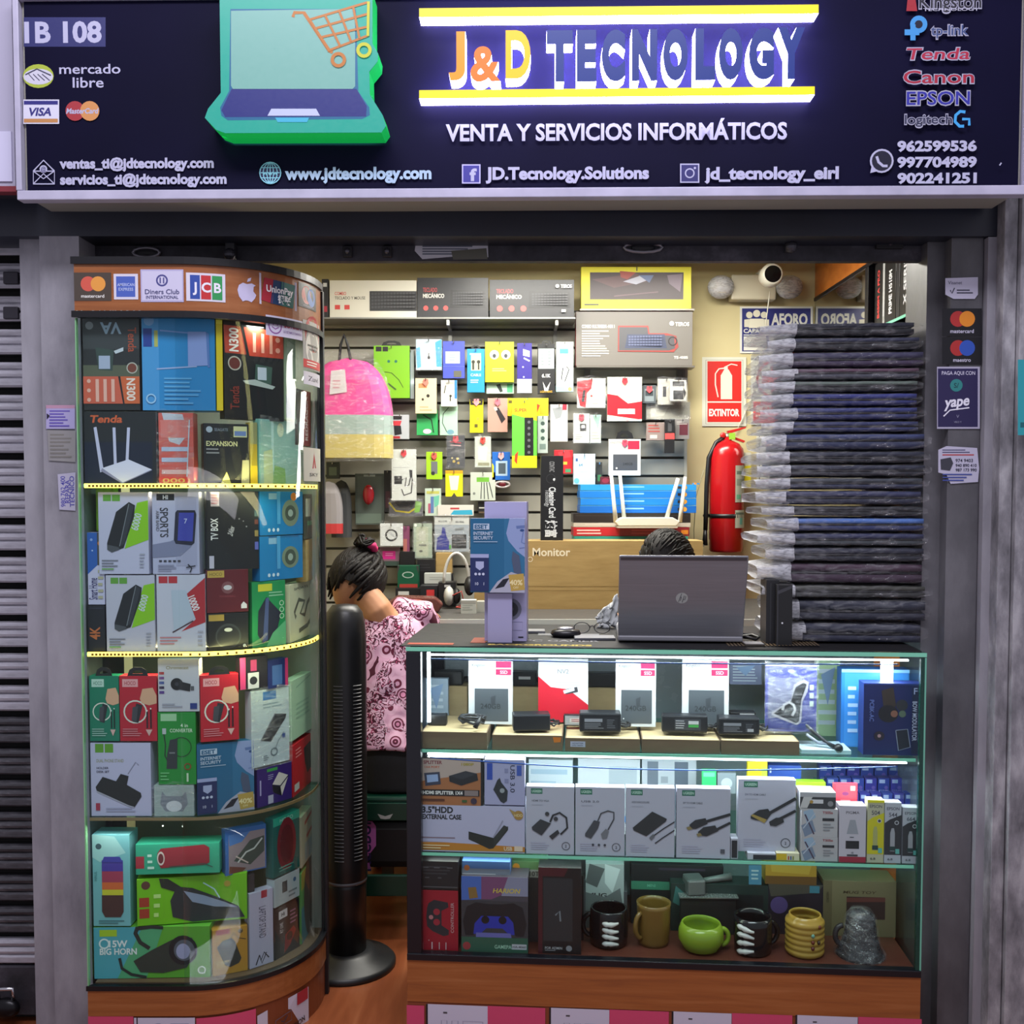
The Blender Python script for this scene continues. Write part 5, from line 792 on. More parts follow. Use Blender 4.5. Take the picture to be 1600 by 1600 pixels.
def ug(n, title):
    a = [('r', .1, .03, .34, .11, '1f6a52'), ('t', 'UGREEN', .22, .07, .04, 'b8d8c8', dict(al='c', w=.2, b=.03)), ('t', title, .12, .21, .028, '6a6a74', dict(w=.36)), ('f', .12, .26, .5, .29, 1, 'a8a8b8'), ('f', .1, .82, .55, .94, 4, 'b0aec4')]
    if n in (0, 1, 4): a += [('g', .83, .87, .08, .012, '3a3a44'), ('t', '2', .83, .87, .04, '3a3a44', dict(al='c'))]
    if n == 0: a += [('l', [(.5, .52), (.56, .42), (.7, .38), (.84, .45), (.86, .6), (.72, .7)], .04, '2a2b30'), ('p', [(.12, .6), (.3, .48), (.52, .54), (.35, .7), (.32, .72), (.13, .64)], '34353a'), ('p', [(.48, .73), (.66, .63), (.7, .68), (.55, .78)], '303136'), ('o', .44, .4, .045, '3a3b40'), ('o', .62, .47, .045, '3a3b40')]
    if n == 1: a += [('l', [(.45, .5), (.52, .38), (.66, .34), (.78, .36), (.78, .46), (.66, .62)], .025, '3f4046'), ('p', [(.2, .68), (.38, .48), (.5, .5), (.46, .6), (.32, .75), (.2, .72)], '44454c'), ('p', [(.52, .68), (.62, .6), (.68, .64), (.64, .74), (.55, .75)], '77777f'), ('o', .36, .84, .025, '3a3a44'), ('o', .48, .84, .025, '3a3a44'), ('o', .6, .84, .025, '3a3a44')]
    if n == 2: a += [('p', [(.14, .58), (.54, .34), (.84, .44), (.82, .48), (.42, .7), (.16, .62)], '2c2d30'), ('l', [(1, .48), (.78, .58), (.55, .7)], .022, '2a2a30'), ('l', [(1, .6), (.75, .72), (.6, .8)], .022, '2a2a30'), ('p', [(.48, .72), (.56, .66), (.6, .7), (.52, .76)], '6a6a70')]
    if n == 3: a += [('l', [(1, .36), (.55, .47)], .055, '27282c'), ('l', [(1, .48), (.75, .58)], .05, '27282c'), ('p', [(.24, .52), (.35, .45), (.54, .42), (.58, .5), (.36, .58), (.25, .58)], '2c2d31'), ('p', [(.4, .62), (.5, .55), (.72, .52), (.78, .6), (.56, .68), (.42, .67)], '2c2d31'), ('p', [(.18, .56), (.25, .54), (.3, .58), (.22, .6)], '8a7a50'), ('p', [(.37, .65), (.44, .63), (.48, .67), (.4, .69)], '8a7a50'), ('r', .82, .86, .9, .92, '55555f')]
    if n == 4: a += [('l', [(1, .25), (.55, .46)], .055, '27282c'), ('l', [(1, .42), (.72, .54)], .05, '27282c'), ('p', [(.22, .5), (.36, .42), (.52, .4), (.58, .47), (.48, .58), (.3, .56), (.22, .54)], '2c2d31'), ('p', [(.22, .5), (.26, .48), (.5, .55), (.46, .6)], 'a8904a'), ('p', [(.54, .58), (.66, .52), (.78, .52), (.8, .58), (.66, .64), (.56, .63)], '2c2d31')]
    return a
ul = ['white cable box with a square black adapter pictured, first of the five', 'white cable box with a small black curled adapter, second of the five', 'white cable box with a flat black disk case pictured, third of the five', 'white cable box with two thick parallel plugs, fourth of the five', 'white cable box raised above the others with a gold-faced plug pictured']
for i, (r_, t_) in enumerate((((822, 1229, 897, 1342), 'HDMI TO VGA'), ((899, 1230, 976, 1344), 'USB 2.0'), ((978, 1231, 1054, 1346), 'HDD ENCLOSURE'), ((1057, 1232, 1141, 1347), 'DP TO HDMI CABLE'), ((1153, 1218, 1243, 1331), 'DVI TO HDMI CABLE'))):
    kit('cable_box', ul[i], 'box', 'white cable boxes on the middle counter shelf', r_, .03, 'b7b6c6', ug(i, t_), z0=z2 if i < 4 else None, gap=.03 if i < 4 else .045)
kit('cartridge_box', 'narrow white and black box wedged right of the fourth cable box', 'box', c3, (1142, 1310, 1153, 1346), .04, 'b8b8c4', [('r', .1, .1, .9, .95, '24242a')], z0=z2, gap=.032)
kit('cartridge_box', 'low black and white box under the raised cable box', 'box', c3, (1168, 1333, 1212, 1349), .05, 'c0c0cc', [('r', .2, .25, 1, .95, '2c2c32')], z0=z2, gap=.03)
kit('cartridge_box', 'low yellow and white box under the raised cable box', 'box', c3, (1213, 1333, 1249, 1349), .05, 'd8d0b0', [('r', 0, .1, .45, .95, 'd8b020'), ('r', .5, .4, .56, .9, 'b04030'), ('r', .6, .4, .66, .9, '40508a'), ('r', .7, .4, .76, .9, '8a8a40')], z0=z2, gap=.03)
TN = [('p', [(.05, .1), (.3, .0), (.4, .3), (.15, .5)], '9ab0c8'), ('p', [(.0, .6), (.3, .4), (.4, .8), (.1, 1)], '7a88a0'), ('l', [(.1, .2), (.35, .9)], .04, '4a3a50'), ('l', [(.38, .15), (.05, .7)], .03, 'b8c0d0'), ('t', 'T50Se', .72, .12, .09, 'a03038', dict(al='c', w=.28)), ('r', .58, .32, .9, .42, '26262c'), ('f', .6, .5, .9, .8, 3, '8a8a90')]
kit('toner_box', 'white toner cartridge box with red lettering, lower of two beside the ink boxes', 'box', c3, (1252, 1308, 1309, 1347), .06, 'b4b0b4', TN, z0=z2)
kit('toner_box', 'white toner cartridge box with red lettering, upper of two beside the ink boxes', 'box', c3, (1252, 1264, 1309, 1307), .06, 'b8b4b8', TN, z0=Z(1308, Yk(1280, .03)))
kit('card_box', 'flat grey, black and white box lying on top of the two toner boxes', 'box', c3, (1250, 1238, 1306, 1263), .06, 'b0aeb4', [('r', .0, .3, 1, 1, '3a3a3e'), ('p', [(.1, .3), (.35, .3), (.2, 1), (0, 1)], 'c8c4c4'), ('r', .3, .45, .65, .7, 'd8d4d8'), ('o', .32, .6, .05, 'b08a40'), ('o', .85, .7, .08, '8a888c')], z0=Z(1263, Yk(1280, .03)))
kit('ink_box', 'tall white ink box with a black bottle and red foot stripe', 'box', c3, (1311, 1259, 1353, 1348), .04, 'c4bcc8', [('t', 'PIGMA', .5, .12, .05, '6a6068', dict(al='c', w=.5)), ('p', [(.4, .25), (.6, .25), (.72, .5), (.28, .5)], '9a9aa4'), ('r', .25, .62, .75, .76, '1c1c20'), ('f', .4, .54, .62, .58, 1, '5a5a62'), ('t', '10', .5, .83, .035, '2a2a30', dict(al='c')), ('r', .3, .86, .7, .89, '3a3a40'), ('r', 0, .9, 1, 1, 'a0223a')], z0=z2)
kit('card_pack', 'small pink-red pack standing behind the tall white ink box', 'packet', c3, (1302, 1224, 1340, 1252), .01, 'd83a4c', [('r', .1, .05, .95, .95, 'e04a5a'), ('o', .5, .5, .14, '8a3a6a', .6), ('r', .7, .12, .9, .35, 'e8c0b0'), ('r', .3, .8, .7, .92, 'e8a0a8')], z0=Z(1256, Yk(1320, .08)), gap=.08)
def ink(num, c, c2_): return [('t', 'EPSON', .5, .1, .05, '4a4a58', dict(al='c', w=.75)), ('t', num, .5, .2, .07, '4a4a58', dict(al='c', w=.5)), ('p', [(0, .34), (.3, .28), (1, .2), (1, .86), (0, .86)], c), ('o', .72, .33, .13, 'c8c8d0'), ('o', .72, .33, .09, '3a3a40'), ('p', [(.34, .5), (.42, .42), (.56, .42), (.62, .5), (.62, .8), (.34, .8)], c2_), ('r', .3, .72, .66, .79, '1f3a3a'), ('r', .66, .76, .9, .84, '5fb0a8'), ('t', '6.8', .2, .93, .035, '3a3a44', dict(w=.3))]
kit('ink_box', 'yellow and white slim ink bottle box', 'box', c3, (1355, 1250, 1381, 1349), .03, 'b8b49a', ink('504', 'c9bf18', 'a8a868')+[('r', 0, 0, 1, .04, 'e0d818')], z0=z2)
kit('ink_box', 'black and white slim ink bottle box next to the yellow one', 'box', c3, (1382, 1254, 1408, 1349), .03, 'b4b4c0', ink('544', '2c2c32', 'a0a0a8'), z0=z2)
kit('ink_box', 'shorter black and white slim ink bottle box at the shelf\'s right end', 'box', c3, (1410, 1262, 1436, 1349), .03, 'b0b0bc', ink('664', '2c2c32', 'a0a0a8'), z0=z2)
c4 = 'packs at the back of the middle counter shelf'
kit('paper_stack', 'stack of white printed sheets behind the first cable box', 'paper', c4, (826, 1187, 895, 1228), .06, 'c8d4dc', [('f', .05, .1, .9, .9, 5, 'a4bccc')], gap=.2, z0=z2)
kit('cable_box', 'white box with grey squares at the back of the middle shelf', 'box', c4, (903, 1186, 1000, 1230), .05, 'c4ccd2', [('o', .1, .4, .07, '8a9aa0'), ('r', .5, .1, .95, .8, 'a8b4bc'), ('t', 'USB', .9, .8, .1, '5a90c8', dict(al='c'))], gap=.2, z0=z2)
kit('cable_box', 'pale box with dark blue-grey squares at the back of the middle shelf', 'box', c4, (1003, 1184, 1088, 1228), .05, 'b4bcc4', [('r', .1, .05, .3, .9, '6a7480'), ('r', .6, .05, .85, .9, '5f6a78'), ('f', .35, .2, .5, .8, 3, '9098a0')], gap=.2, z0=z2)
kit('green_pack', 'small green pack behind the fourth cable box', 'packet', c4, (1097, 1204, 1119, 1232), .02, '2fae60', [('r', .1, .1, .9, .3, '5fd08a')], gap=.13, z0=Z(1236, Yk(1108, .13)))
kit('grey_pack', 'grey blister pack beside the small green pack', 'packet', c4, (1121, 1208, 1150, 1236), .02, '6f7a80', [('o', .5, .5, .3, '9aa4aa')], gap=.13, z0=Z(1240, Yk(1135, .13)))
kit('yellow_pack', 'yellow pack with a lime edge behind the raised cable box', 'packet', c4, (1168, 1190, 1199, 1226), .02, 'd8c61e', [('r', .7, .2, 1, 1, '9ac03a')], gap=.13, z0=Z(1230, Yk(1180, .13)))
kit('blue_box', 'blue box with an orange lower edge behind the raised cable box', 'box', c4, (1200, 1196, 1252, 1226), .03, '2f50a8', [('r', 0, .72, .9, 1, 'c8802c'), ('r', .05, .1, .1, .3, 'c8d0e8')], gap=.17, z0=Z(1236, Yk(1226, .17)))
kit('flat_pack', 'lime green flat pack at the back above the toner boxes', 'packet', c4, (1240, 1222, 1290, 1237), .03, '8fc42a', [('f', .1, .2, .6, .8, 2, 'b4dc60')], gap=.12, z0=Z(1240, Yk(1265, .12)))
n_ = 0
rdb = random.Random(8)
rows = [('back', .30, 1196, 7), ('middle', .24, 1216, 7), ('front', .18, 1240, 6)]
nth = ['leftmost', 'second from the left', 'third from the left', 'fourth from the left', 'fifth from the left', 'sixth from the left', 'rightmost']
for rn, gp, yb, cnt in rows:
    x0_ = {'back': 1280, 'middle': 1292, 'front': 1326}[rn]; sp = (1432-x0_)/cnt
    for i in range(cnt):
        p0 = x0_+i*sp; c = rdb.choice(['2c3f96', '34489e', '283a8c', '3a3a98'])
        nm = nth[i] if i < cnt-1 else 'rightmost'
        kit('cartridge_pack', 'small blue cartridge pack in the %s row behind the ink boxes, %s' % (rn, nm), 'packet', 'blue cartridge packs behind the ink boxes', (p0, yb, p0+sp-2, yb+26), .03, c, [('r', .1, .08, .6, .3, 'a8b8e0'), ('o', .7, .55, .16, '6a5ab0'), ('t', '664', .3, .75, .14, 'c0c8e8', dict(al='c')), ('r', .6, .7, .85, .82, 'b8a8d0')], gap=gp, z0=Z(yb+26, Yk(p0, gp)))
# plinth steps so those packs stand on something
for rn, gp, yb, cnt in rows:
    Y = Yk(1350, gp); zt = Z(yb+26, Y)
    u0 = {'back': 1276, 'middle': 1288, 'front': 1312}[rn]; A = X(u0, Yk(u0, gp), 1230); p = ct.matrix_basis.inverted() @ Vector((A, Yk(u0, gp), zt))
    if zt-z2 > .01: o = empty('display_riser', cw(p.x, p.y, z2), 'clear stepped riser carrying the %s row of blue cartridge packs' % rn, 'riser', rz=CR); MB().box(0, CW-.02-p.x, 0, .045, 0, zt-z2-.0015, MSHELF).build('riser_block', o)
# ---- bottom of the case
c5 = 'boxes on the bottom of the counter'
kit('gamepad_box', 'red box with a black game controller pictured, bottom left of the counter', 'box', c5, (658, 1391, 716, 1488), .06, '9c1a2c', [('p', [(.2, .22), (.35, .16), (.72, .2), (.74, .28), (.55, .34), (.55, .58), (.75, .66), (.74, .74), (.6, .76), (.3, .68), (.16, .6), (.14, .45), (.16, .3)], '2a2c34'), ('o', .42, .36, .09, 'a02c3c'), ('o', .42, .53, .09, 'a02c3c'), ('o', .27, .45, .06, 'c07a80'), ('t', 'CONTROLLER', .84, .45, .05, 'c89aa0', dict(rot=90, al='c', w=.5)), ('r', .0, .86, .06, .98, 'c8c0c4'), ('r', .28, .86, .31, .98, 'd8b8bc'), ('r', .48, .86, .5, .98, 'd8b8bc'), ('r', .66, .86, .68, .98, 'd8b8bc'), ('r', .2, .82, .22, .84, 'c8a0a4')], z0=z3, side='1a1214')
kit('tool_box', 'dark grey box with faint rows of pictures above the red controller box', 'box', c5, (658, 1346, 716, 1390), .06, '202024', [('f', .05, .15, .9, .5, 3, '3a3a40'), ('r', .02, .2, .2, .24, '5a5a60'), ('r', .35, .2, .5, .24, '5a5a60'), ('r', .7, .2, .85, .24, '5a5a60'), ('r', .1, .55, .22, .6, '4a4a50'), ('r', .45, .55, .55, .6, '4a4a50'), ('r', .02, .88, .98, .92, '55555a')], z0=Z(1390, Yk(686, .03)))
kit('gamepad_box', 'colourful box with a blue and black game controller behind its window', 'box', c5, (721, 1370, 825, 1492), .07, '4a4650', [('p', [(0, 0), (.35, 0), (.3, .3), (0, .32)], '4a6ab8'), ('p', [(.3, 0), (.8, .0), (.7, .2), (.45, .3), (.3, .3)], '7a4a70'), ('p', [(.7, 0), (1, 0), (1, .25), (.6, .25)], '8a8aa4'), ('p', [(.1, .15), (.22, .14), (.25, .28), (.12, .3)], '8a6a3a'), ('t', 'HARION', .48, .18, .06, 'd0b850', dict(w=.4, skew=.2, b=.02)), ('r', 0, .32, 1, .8, '3c3c42'), ('p', [(.08, .4), (.22, .34), (.38, .36), (.62, .36), (.78, .34), (.92, .4), (.98, .62), (.94, .78), (.82, .78), (.72, .62), (.28, .62), (.18, .78), (.06, .78), (.02, .6)], '1d1e24'), ('p', [(.3, .52), (.7, .52), (.78, .6), (.8, .76), (.72, .76), (.62, .68), (.38, .68), (.28, .76), (.18, .76), (.2, .62)], '2c38a8'), ('o', .36, .57, .06, '16171c'), ('o', .62, .57, .06, '16171c'), ('p', [(.22, .74), (.74, .74), (.76, .82), (.22, .82)], '6a6ab0'), ('p', [(0, .8), (1, .8), (1, 1), (0, 1)], '2f5a4a'), ('o', .08, .92, .06, 'a03c40'), ('t', 'GAMEPAD', .5, .92, .05, 'a8d0b8', dict(w=.3)), ('r', .76, .88, .98, .95, 'b8b8c0'), ('t', 'HA-4060', .87, .915, .03, '20202a', dict(al='c', w=.2))], z0=z3)
kit('photo_box', 'blue and grey box top with a small orange disc above the controller box', 'box', c5, (722, 1346, 797, 1367), .06, '4f74b0', [('r', 0, .5, 1, 1, '7f8694'), ('o', .1, .45, .06, 'c07040'), ('r', 0, .82, .7, 1, 'c8c8cc')], z0=Z(1369, Yk(755, .045)), gap=.045)
kit('photo_box', 'green and grey box top with an amber disc under the middle shelf', 'box', c5, (800, 1346, 855, 1369), .06, '54764c', [('r', 0, .5, 1, 1, '8a8c88'), ('o', .12, .35, .1, 'c08028'), ('t', '10T', .5, .75, .3, '2a2c28')], z0=Z(1371, Yk(825, .1)), gap=.1)
kit('filler_box', 'hidden grey carton carrying the green box under the middle shelf', 'box', c5, (803, 1373, 858, 1470), .06, '3a3c40', [], z0=z3, z1=Z(1371, Yk(825, .1))-.0008, gap=.1)
kit('gamepad_box', 'black and dark red tall box with a dim window and sideways lettering', 'box', c5, (841, 1356, 908, 1490), .06, '1a181b', [('r', 0, 0, .1, 1, '4a1c24'), ('p', [(0, 0), (.7, .0), (.6, .1), (0, .1)], '4a1a22'), ('r', .12, .12, .8, .85, '2c2f34'), ('l', [(.4, .55), (.5, .5), (.52, .62)], .04, '7a8088'), ('t', 'FOR ADMIN', .16, .93, .03, 'b8b8bc', dict(w=.4)), ('f', .16, .95, .5, .97, 1, '8a8a90'), ('o', .72, .93, .07, '8a8a90')], z0=z3, gap=.032)
kit('gamepad_box', 'black box spine with a round logo and red sideways lettering', 'box', c5, (880, 1368, 912, 1484), .02, '17171a', [('o', .55, .18, .28, '8a8c90'), ('o', .55, .18, .2, '2a2a30'), ('t', '0', .55, .18, .06, 'c0c0c8', dict(al='c')), ('r', .1, .3, .9, .95, '5c1c24'), ('t', 'FOR ADMIN', .5, .62, .06, 'b0a0a4', dict(rot=90, al='c', w=.55))], z0=z3, gap=.12)
kit('silver_bag', 'silver reflective bag standing behind the black mug', 'bag', c5, (915, 1350, 975, 1420), .03, 'a4a8ac', [('p', [(.1, 0), (.5, .1), (.3, .5), (0, .4)], '5a5c60'), ('p', [(.5, .0), (.9, .1), (.7, .6), (.5, .4)], 'd0d4d8'), ('p', [(.0, .6), (.5, .7), (.9, .5), (1, 1), (0, 1)], '6a6c70')], z0=Z(1424, Yk(945, .2)), gap=.2)
kit('mug_box', 'dark grey mug box behind the striped black mug', 'box', c5, (912, 1392, 980, 1470), .08, '4c4a50', [('t', 'MUG', .08, .12, .12, '2c2a30', dict(w=.45, b=.03))], z0=z3, gap=.2)
kit('mug_box', 'dark box with a green lid strip behind the brown jug-shaped mug', 'box', c5, (986, 1352, 1130, 1455), .08, '1f2226', [('f', .3, .03, .9, .12, 1, '3a3040'), ('r', .0, .28, .42, .42, '3f7a64'), ('t', 'MINI', .22, .35, .05, '6aa890', dict(al='c'))], z0=z3, gap=.24)
kit('mug_box', 'dark teal box behind the green mug', 'box', c5, (1048, 1382, 1200, 1470), .07, '20302f', [('p', [(.05, .05), (.2, .3), (.12, .5), (.02, .4)], '3a6a6a'), ('r', .3, .2, .95, .6, '1a2024')], z0=z3, gap=.2)
kit('mug_box', 'dark violet box with a pale blue tag behind the golden ribbed mug', 'box', c5, (1200, 1382, 1286, 1470), .08, '23202c', [('p', [(0, .0), (1, 0), (.9, .15), (.05, .25)], '4a4640'), ('o', .2, .42, .16, '55457a', 1), ('r', .75, .02, .93, .16, '3f7a90')], z0=z3, gap=.2)
kit('mug_box', 'yellow-topped dark box under the middle shelf, right of centre', 'box', c5, (1196, 1350, 1276, 1375), .07, 'b08a30', [('r', 0, .6, 1, 1, '6a4a24'), ('p', [(.1, .0), (.9, .05), (.85, .5), (.12, .4)], 'c0a040')], z0=Z(1382, Yk(1236, .2)), gap=.2)
kit('mug_box', 'pale tan box with a cut-out window behind the dark conical mug', 'box', c5, (1286, 1377, 1400, 1478), .09, '7d7358', [('r', .0, .0, .12, 1, '6a6048'), ('t', 'MUG TOY', .5, .2, .05, '4a3a28', dict(al='c', w=.45, skew=.3)), ('r', .32, .28, .85, .68, '3a2c2c'), ('p', [(.32, .3), (.85, .28), (.85, .36), (.32, .38)], '6a3c38'), ('t', 'NEGRO', .06, .3, .04, '3a3428', dict(rot=-90, al='c'))], z0=z3, gap=.2)
kit('sticker_tag', 'small blue and orange price card beside the grey mallet', 'card', c5, (1170, 1352, 1190, 1380), .003, '4a80a0', [('f', .2, .2, .8, .8, 3, 'a8c0c8')], z0=Z(1382, Yk(1180, .198)), gap=.196)
# mugs
def mug(px, gap, r, h, prof, mat, label, handle=None, extra=None, hm=None, py=1480):
    x, y = place(px, py, gap); o = empty('mug', (x, y, z3), label, 'mug', 'mugs on the bottom of the counter', CR)
    n = len(prof); P = [(r*a_, h*b_) for a_, b_ in prof]
    inner = [(max(.001, a_-.004), b_) for a_, b_ in P[::-1]]; inner = [(a_, max(b_, .006)) for a_, b_ in inner]
    MB().lathe([(.0001, 0)]+P+inner+[(.0001, .006)], mat, n=36).build('cup', o, smooth=True)
    if handle:
        a0, rr = handle; ca, sa = math.cos(a0), math.sin(a0)
        pts = [(ca*(r*.9+rr*math.sin(t)), sa*(r*.9+rr*math.sin(t)), h*.5+h*.3*math.cos(t)) for t in [i*PI/10 for i in range(11)]]
        MB().tube(pts, .0065, hm or mat, 10).build('handle', o, smooth=True)
    if extra: extra(o, r, h)
    return o
BLKM = M('121317', .15); WHTM = M('c8c8c4', .25)
def stripes(a0, a1):
    def f(o, r, h):
        for k in range(4):
            z = h*(.16+.2*k); b = MB(); pts = [(r*1.0*math.cos(t), r*1.0*math.sin(t), z+.004*math.sin(k+3*t)) for t in [a0+(a1-a0)*i/8 for i in range(9)]]
            b.tube(pts, [.003, .006, .0075, .006, .0075, .0065, .005, .004, .003], WHTM, 8); b.build('white_ridge', o, smooth=True)
    return f
bar = [(.8, 0), (.95, .05), (1, .3), (1, .6), (.95, .95), (.93, 1)]
mug(951, .11, .052, .098, bar, BLKM, 'black mug with a column of white ridges beside the dark boxes', (PI, .022), stripes(math.radians(-110), math.radians(-62)))
mug(1021, .12, .046, .112, [(.85, 0), (.9, .1), (.95, .5), (.98, .9), (1, 1)], M('6f5426', .3), 'tall olive-brown mug with a wavy rim and side handle', (math.radians(215), .02))
def rim(o, r, h): pass
mug(1095, .09, .060, .072, [(.55, 0), (.8, .1), (1, .45), (.98, .75), (.85, 1)], M('7f9a2c', .2), 'low rounded lime green mug between the brown and black mugs', (0.0, .018), lambda o, r, h: MB().ball((0, 0, .004), r*.62, M('4a4a66', .3), 1, 1, .22, 24).build('foot_ring', o, smooth=True))
mug(1176, .09, .050, .097, [(.85, 0), (.95, .05), (1, .4), (1, .8), (.97, 1)], BLKM, 'black mug with white ridges between the green and golden mugs', (math.radians(10), .022), stripes(math.radians(-150), math.radians(-95)))
ribs = [(.85, 0)]+[(.96+.055*abs(math.sin(PI*6*i/30)), .04+.84*i/30) for i in range(31)]+[(.84, .93), (.82, 1)]
mug(1257, .09, .050, .105, ribs, M('a8873a', .22), 'golden ribbed barrel-shaped mug with small coloured dots', None, lambda o, r, h: [MB().ball((r*math.cos(t), r*math.sin(t), z), .005, M(c, .2), 1, 1, 1.1, 10).build('coloured_dot', o, smooth=True) for t, z, c in ((-1.35, .065, '6a9a8a'), (-1.35, .048, '6a2c1c'), (-1.35, .032, '5a1c1c'), (-1.0, .045, '3a2418'), (-.95, .085, '6a3020'))])
con = [(1.25, 0), (1.2, .06), (1.0, .2), (.82, .45), (.78, .6), (.72, .8), (.45, .97), (.1, 1)]
x, y = place(1344, 1485, .09); o = empty('lidded_mug', (x, y, z3), 'dark grey bell-shaped mug wrapped in clear film, rightmost mug', 'mug', 'mugs on the bottom of the counter', CR)
MB().lathe([(.05*a_, .122*b_) for a_, b_ in con], M('2c2c30', .25), n=36).build('cup', o, smooth=True)
MB().tube([(-.045-.02*math.sin(t), 0, .05+.026*math.cos(t)) for t in [i*PI/10 for i in range(11)]], .007, M('2c2c30', .25), 10).build('handle', o, smooth=True)
MB().lathe([(.053*a_+.002, .125*b_) for a_, b_ in con], MBAG, n=24).build('clear_wrap', o, smooth=True)
for px_, hh in ((1257, .11), (951, .104)):
    pass
# grey mallet on a foil card
x, y = place(1105, 1400, .17); zm = Z(1404, y); o = empty('foil_card', (x, y, zm), 'silver foil card carrying the grey toy mallet', 'card', rz=CR+.05)
MB().box(-.075, .085, 0, .11, 0, .003, M('9a9a9c', .25, .6)).build('sheet', o); 
o2 = empty('toy_mallet', (x-.01, y+.04, zm+.0035), 'plain grey square-headed mallet lying on the silver card', 'toy', rz=CR+.2)
MB().box(-.045, .005, -.03, .03, 0, .044, M('6c6e70', .35, .3)).build('head', o2, bevel=.006); MB().tube([(.005, 0, .03), (.05, -.002, .036), (.085, -.004, .040)], [.008, .009, .010], M('6f7173', .35, .3), 12).build('handle', o2, smooth=True)
o3 = empty('mug_box', (x, y+.01, z3), 'dark carton supporting the silver foil card', 'box', c5, rz=CR+.05); MB().box(-.07, .08, .0, .10, 0, zm-z3-.001, M('1c1f22', .5)).build('carton', o3, bevel=.001)
# cards along the plinth
def plinth(rect, kind, label):
    px0, py0, px1, py1 = rect; q0 = onplane(CA, CB, px0, py1); q1 = onplane(CA, CB, px1, py0)
    a = Art(q1[0]-q0[0], q1[1]-q0[1], lambda x, y: (q0[0]+(q1[0]-q0[0])*x, q0[1]+(q1[1]-q0[1])*(1-y)))
    draw(a, [('r', 0, 0, 1, 1, 'c8486e'), ('t', 'J&D', .1, .8, .2, 'e090a8')] if kind else [('r', 0, 0, 1, 1, 'c4c4d8'), ('r', 0, 0, .03, 1, '1c1c20'), ('f', .28, .12, .36, .2, 1, '4a4a50'), ('l', [(.25, .9), (.25, .3), (.34, .3), (.34, .9)], .008, '8a8aa4'), ('l', [(.42, .9), (.42, .3), (.52, .3), (.52, .9)], .008, '8a8aa4'), ('l', [(.6, .9), (.6, .3), (.92, .3), (.92, .9)], .008, '8a8aa4'), ('l', [(.27, .5), (.29, .6), (.33, .45)], .01, '3a3a44'), ('l', [(.44, .5), (.46, .6), (.5, .45)], .01, '3a3a44'), ('l', [(.72, .5), (.75, .62), (.8, .45)], .01, '3a3a44')])
    o = a.mb.build('plinth_card', None, fix=False); o.location = cw(0, -.001, 0); o.rotation_euler = (0, 0, CR); put(o, label, 'card', 'printed cards on the plinths')
for i, (p0, p1, k) in enumerate(((636, 663, 1), (666, 762, 0), (762, 852, 1), (858, 952, 0), (952, 1045, 1), (1049, 1143, 0), (1143, 1238, 1), (1242, 1340, 0), (1340, 1440, 1))):
    plinth((p0, 1571+(p0-636)*.03, p1, 1650), k, ('pink' if k else 'white ticked') + ' printed card on the counter plinth, ' + ['at its left corner', 'first white one from the left', 'second pink one from the left', 'second white one from the left', 'middle pink one', 'third white one from the left', 'fourth pink one from the left', 'fourth white one from the left', 'at its right corner'][i])
# ================================================================ slatwall and what hangs on it
YW = 4.38
sw = empty('slatwall', (0, YW, 0), 'grey slatted display wall at the back of the stall', 'slatwall')
x0, x1 = X(440, YW), X(1069, YW, 700); zt = Z(484, YW); pitch = .0775; z = zt; me = None
MB().box(x0, x1, .028, .045, zt-pitch*20, zt, M('3a3a38', .7)).build('backing', sw)
for k in range(20):
    if me is None:
        o = MB().box(x0, x1, 0, .02, 0, pitch-.011, MSLAT).box(x0, x1, .02, .028, -.0, pitch-.0, M('55544e', .6)).build('slat', sw, bevel=.001); me = o.data
    else:
        o = bpy.data.objects.new('slat', me); C.objects.link(o); o.parent = sw
    z -= pitch; o.location = (0, 0, z)
MB().box(x1, x1+.012, -.004, .045, zt-pitch*20, zt, M('a8a598', .4)).build('end_trim', sw)
def hang(name, label, cat, r, base, art=(), front=.085, thk=.02, tag=None, tab=None, wrap=False, grp='blister packs on the slatwall', hook=True, ml=None, Y=None, side=None):
    Yf = YW-front if Y is None else Y
    o = item(name, label, cat, grp, r, Yf, thk, base, art, wrap=wrap, tab=tab, side=side)
    px0, py0, px1, py1 = r; H = Z(py0, Yf)-Z(py1, Yf); xm = X((px0+px1)/2, Yf, (py0+py1)/2)
    if hook:
        h = MB(); zz = Z(py0, Yf)-.008-YW*0
        h.tube([(xm, 0.0, zz), (xm, -(YW-Yf)-.012, zz), (xm, -(YW-Yf)-.014, zz+.008)], .0022, M('b8b8b8', .2, .9), 6); h.box(xm-.008, xm+.008, -.003, 0.0, zz-.012, zz+.012, M('b0b0b0', .3, .8)); h.build('hook', sw)
    if tag:
        t = MB(); t.prism([(-.010, H-.004), (.010, H-.004), (.012, H-.022), (0, H-.034), (-.012, H-.022)], -.006, -.005, M(tag, .4)); t.build('price_tag', o)
    return o
def plug(x, y, s, c='17171a'): return [('o', x, y, s, c), ('r', x-s*.35, y-s*2.2, x+s*.35, y, c)]
PK = 'e04a5a'
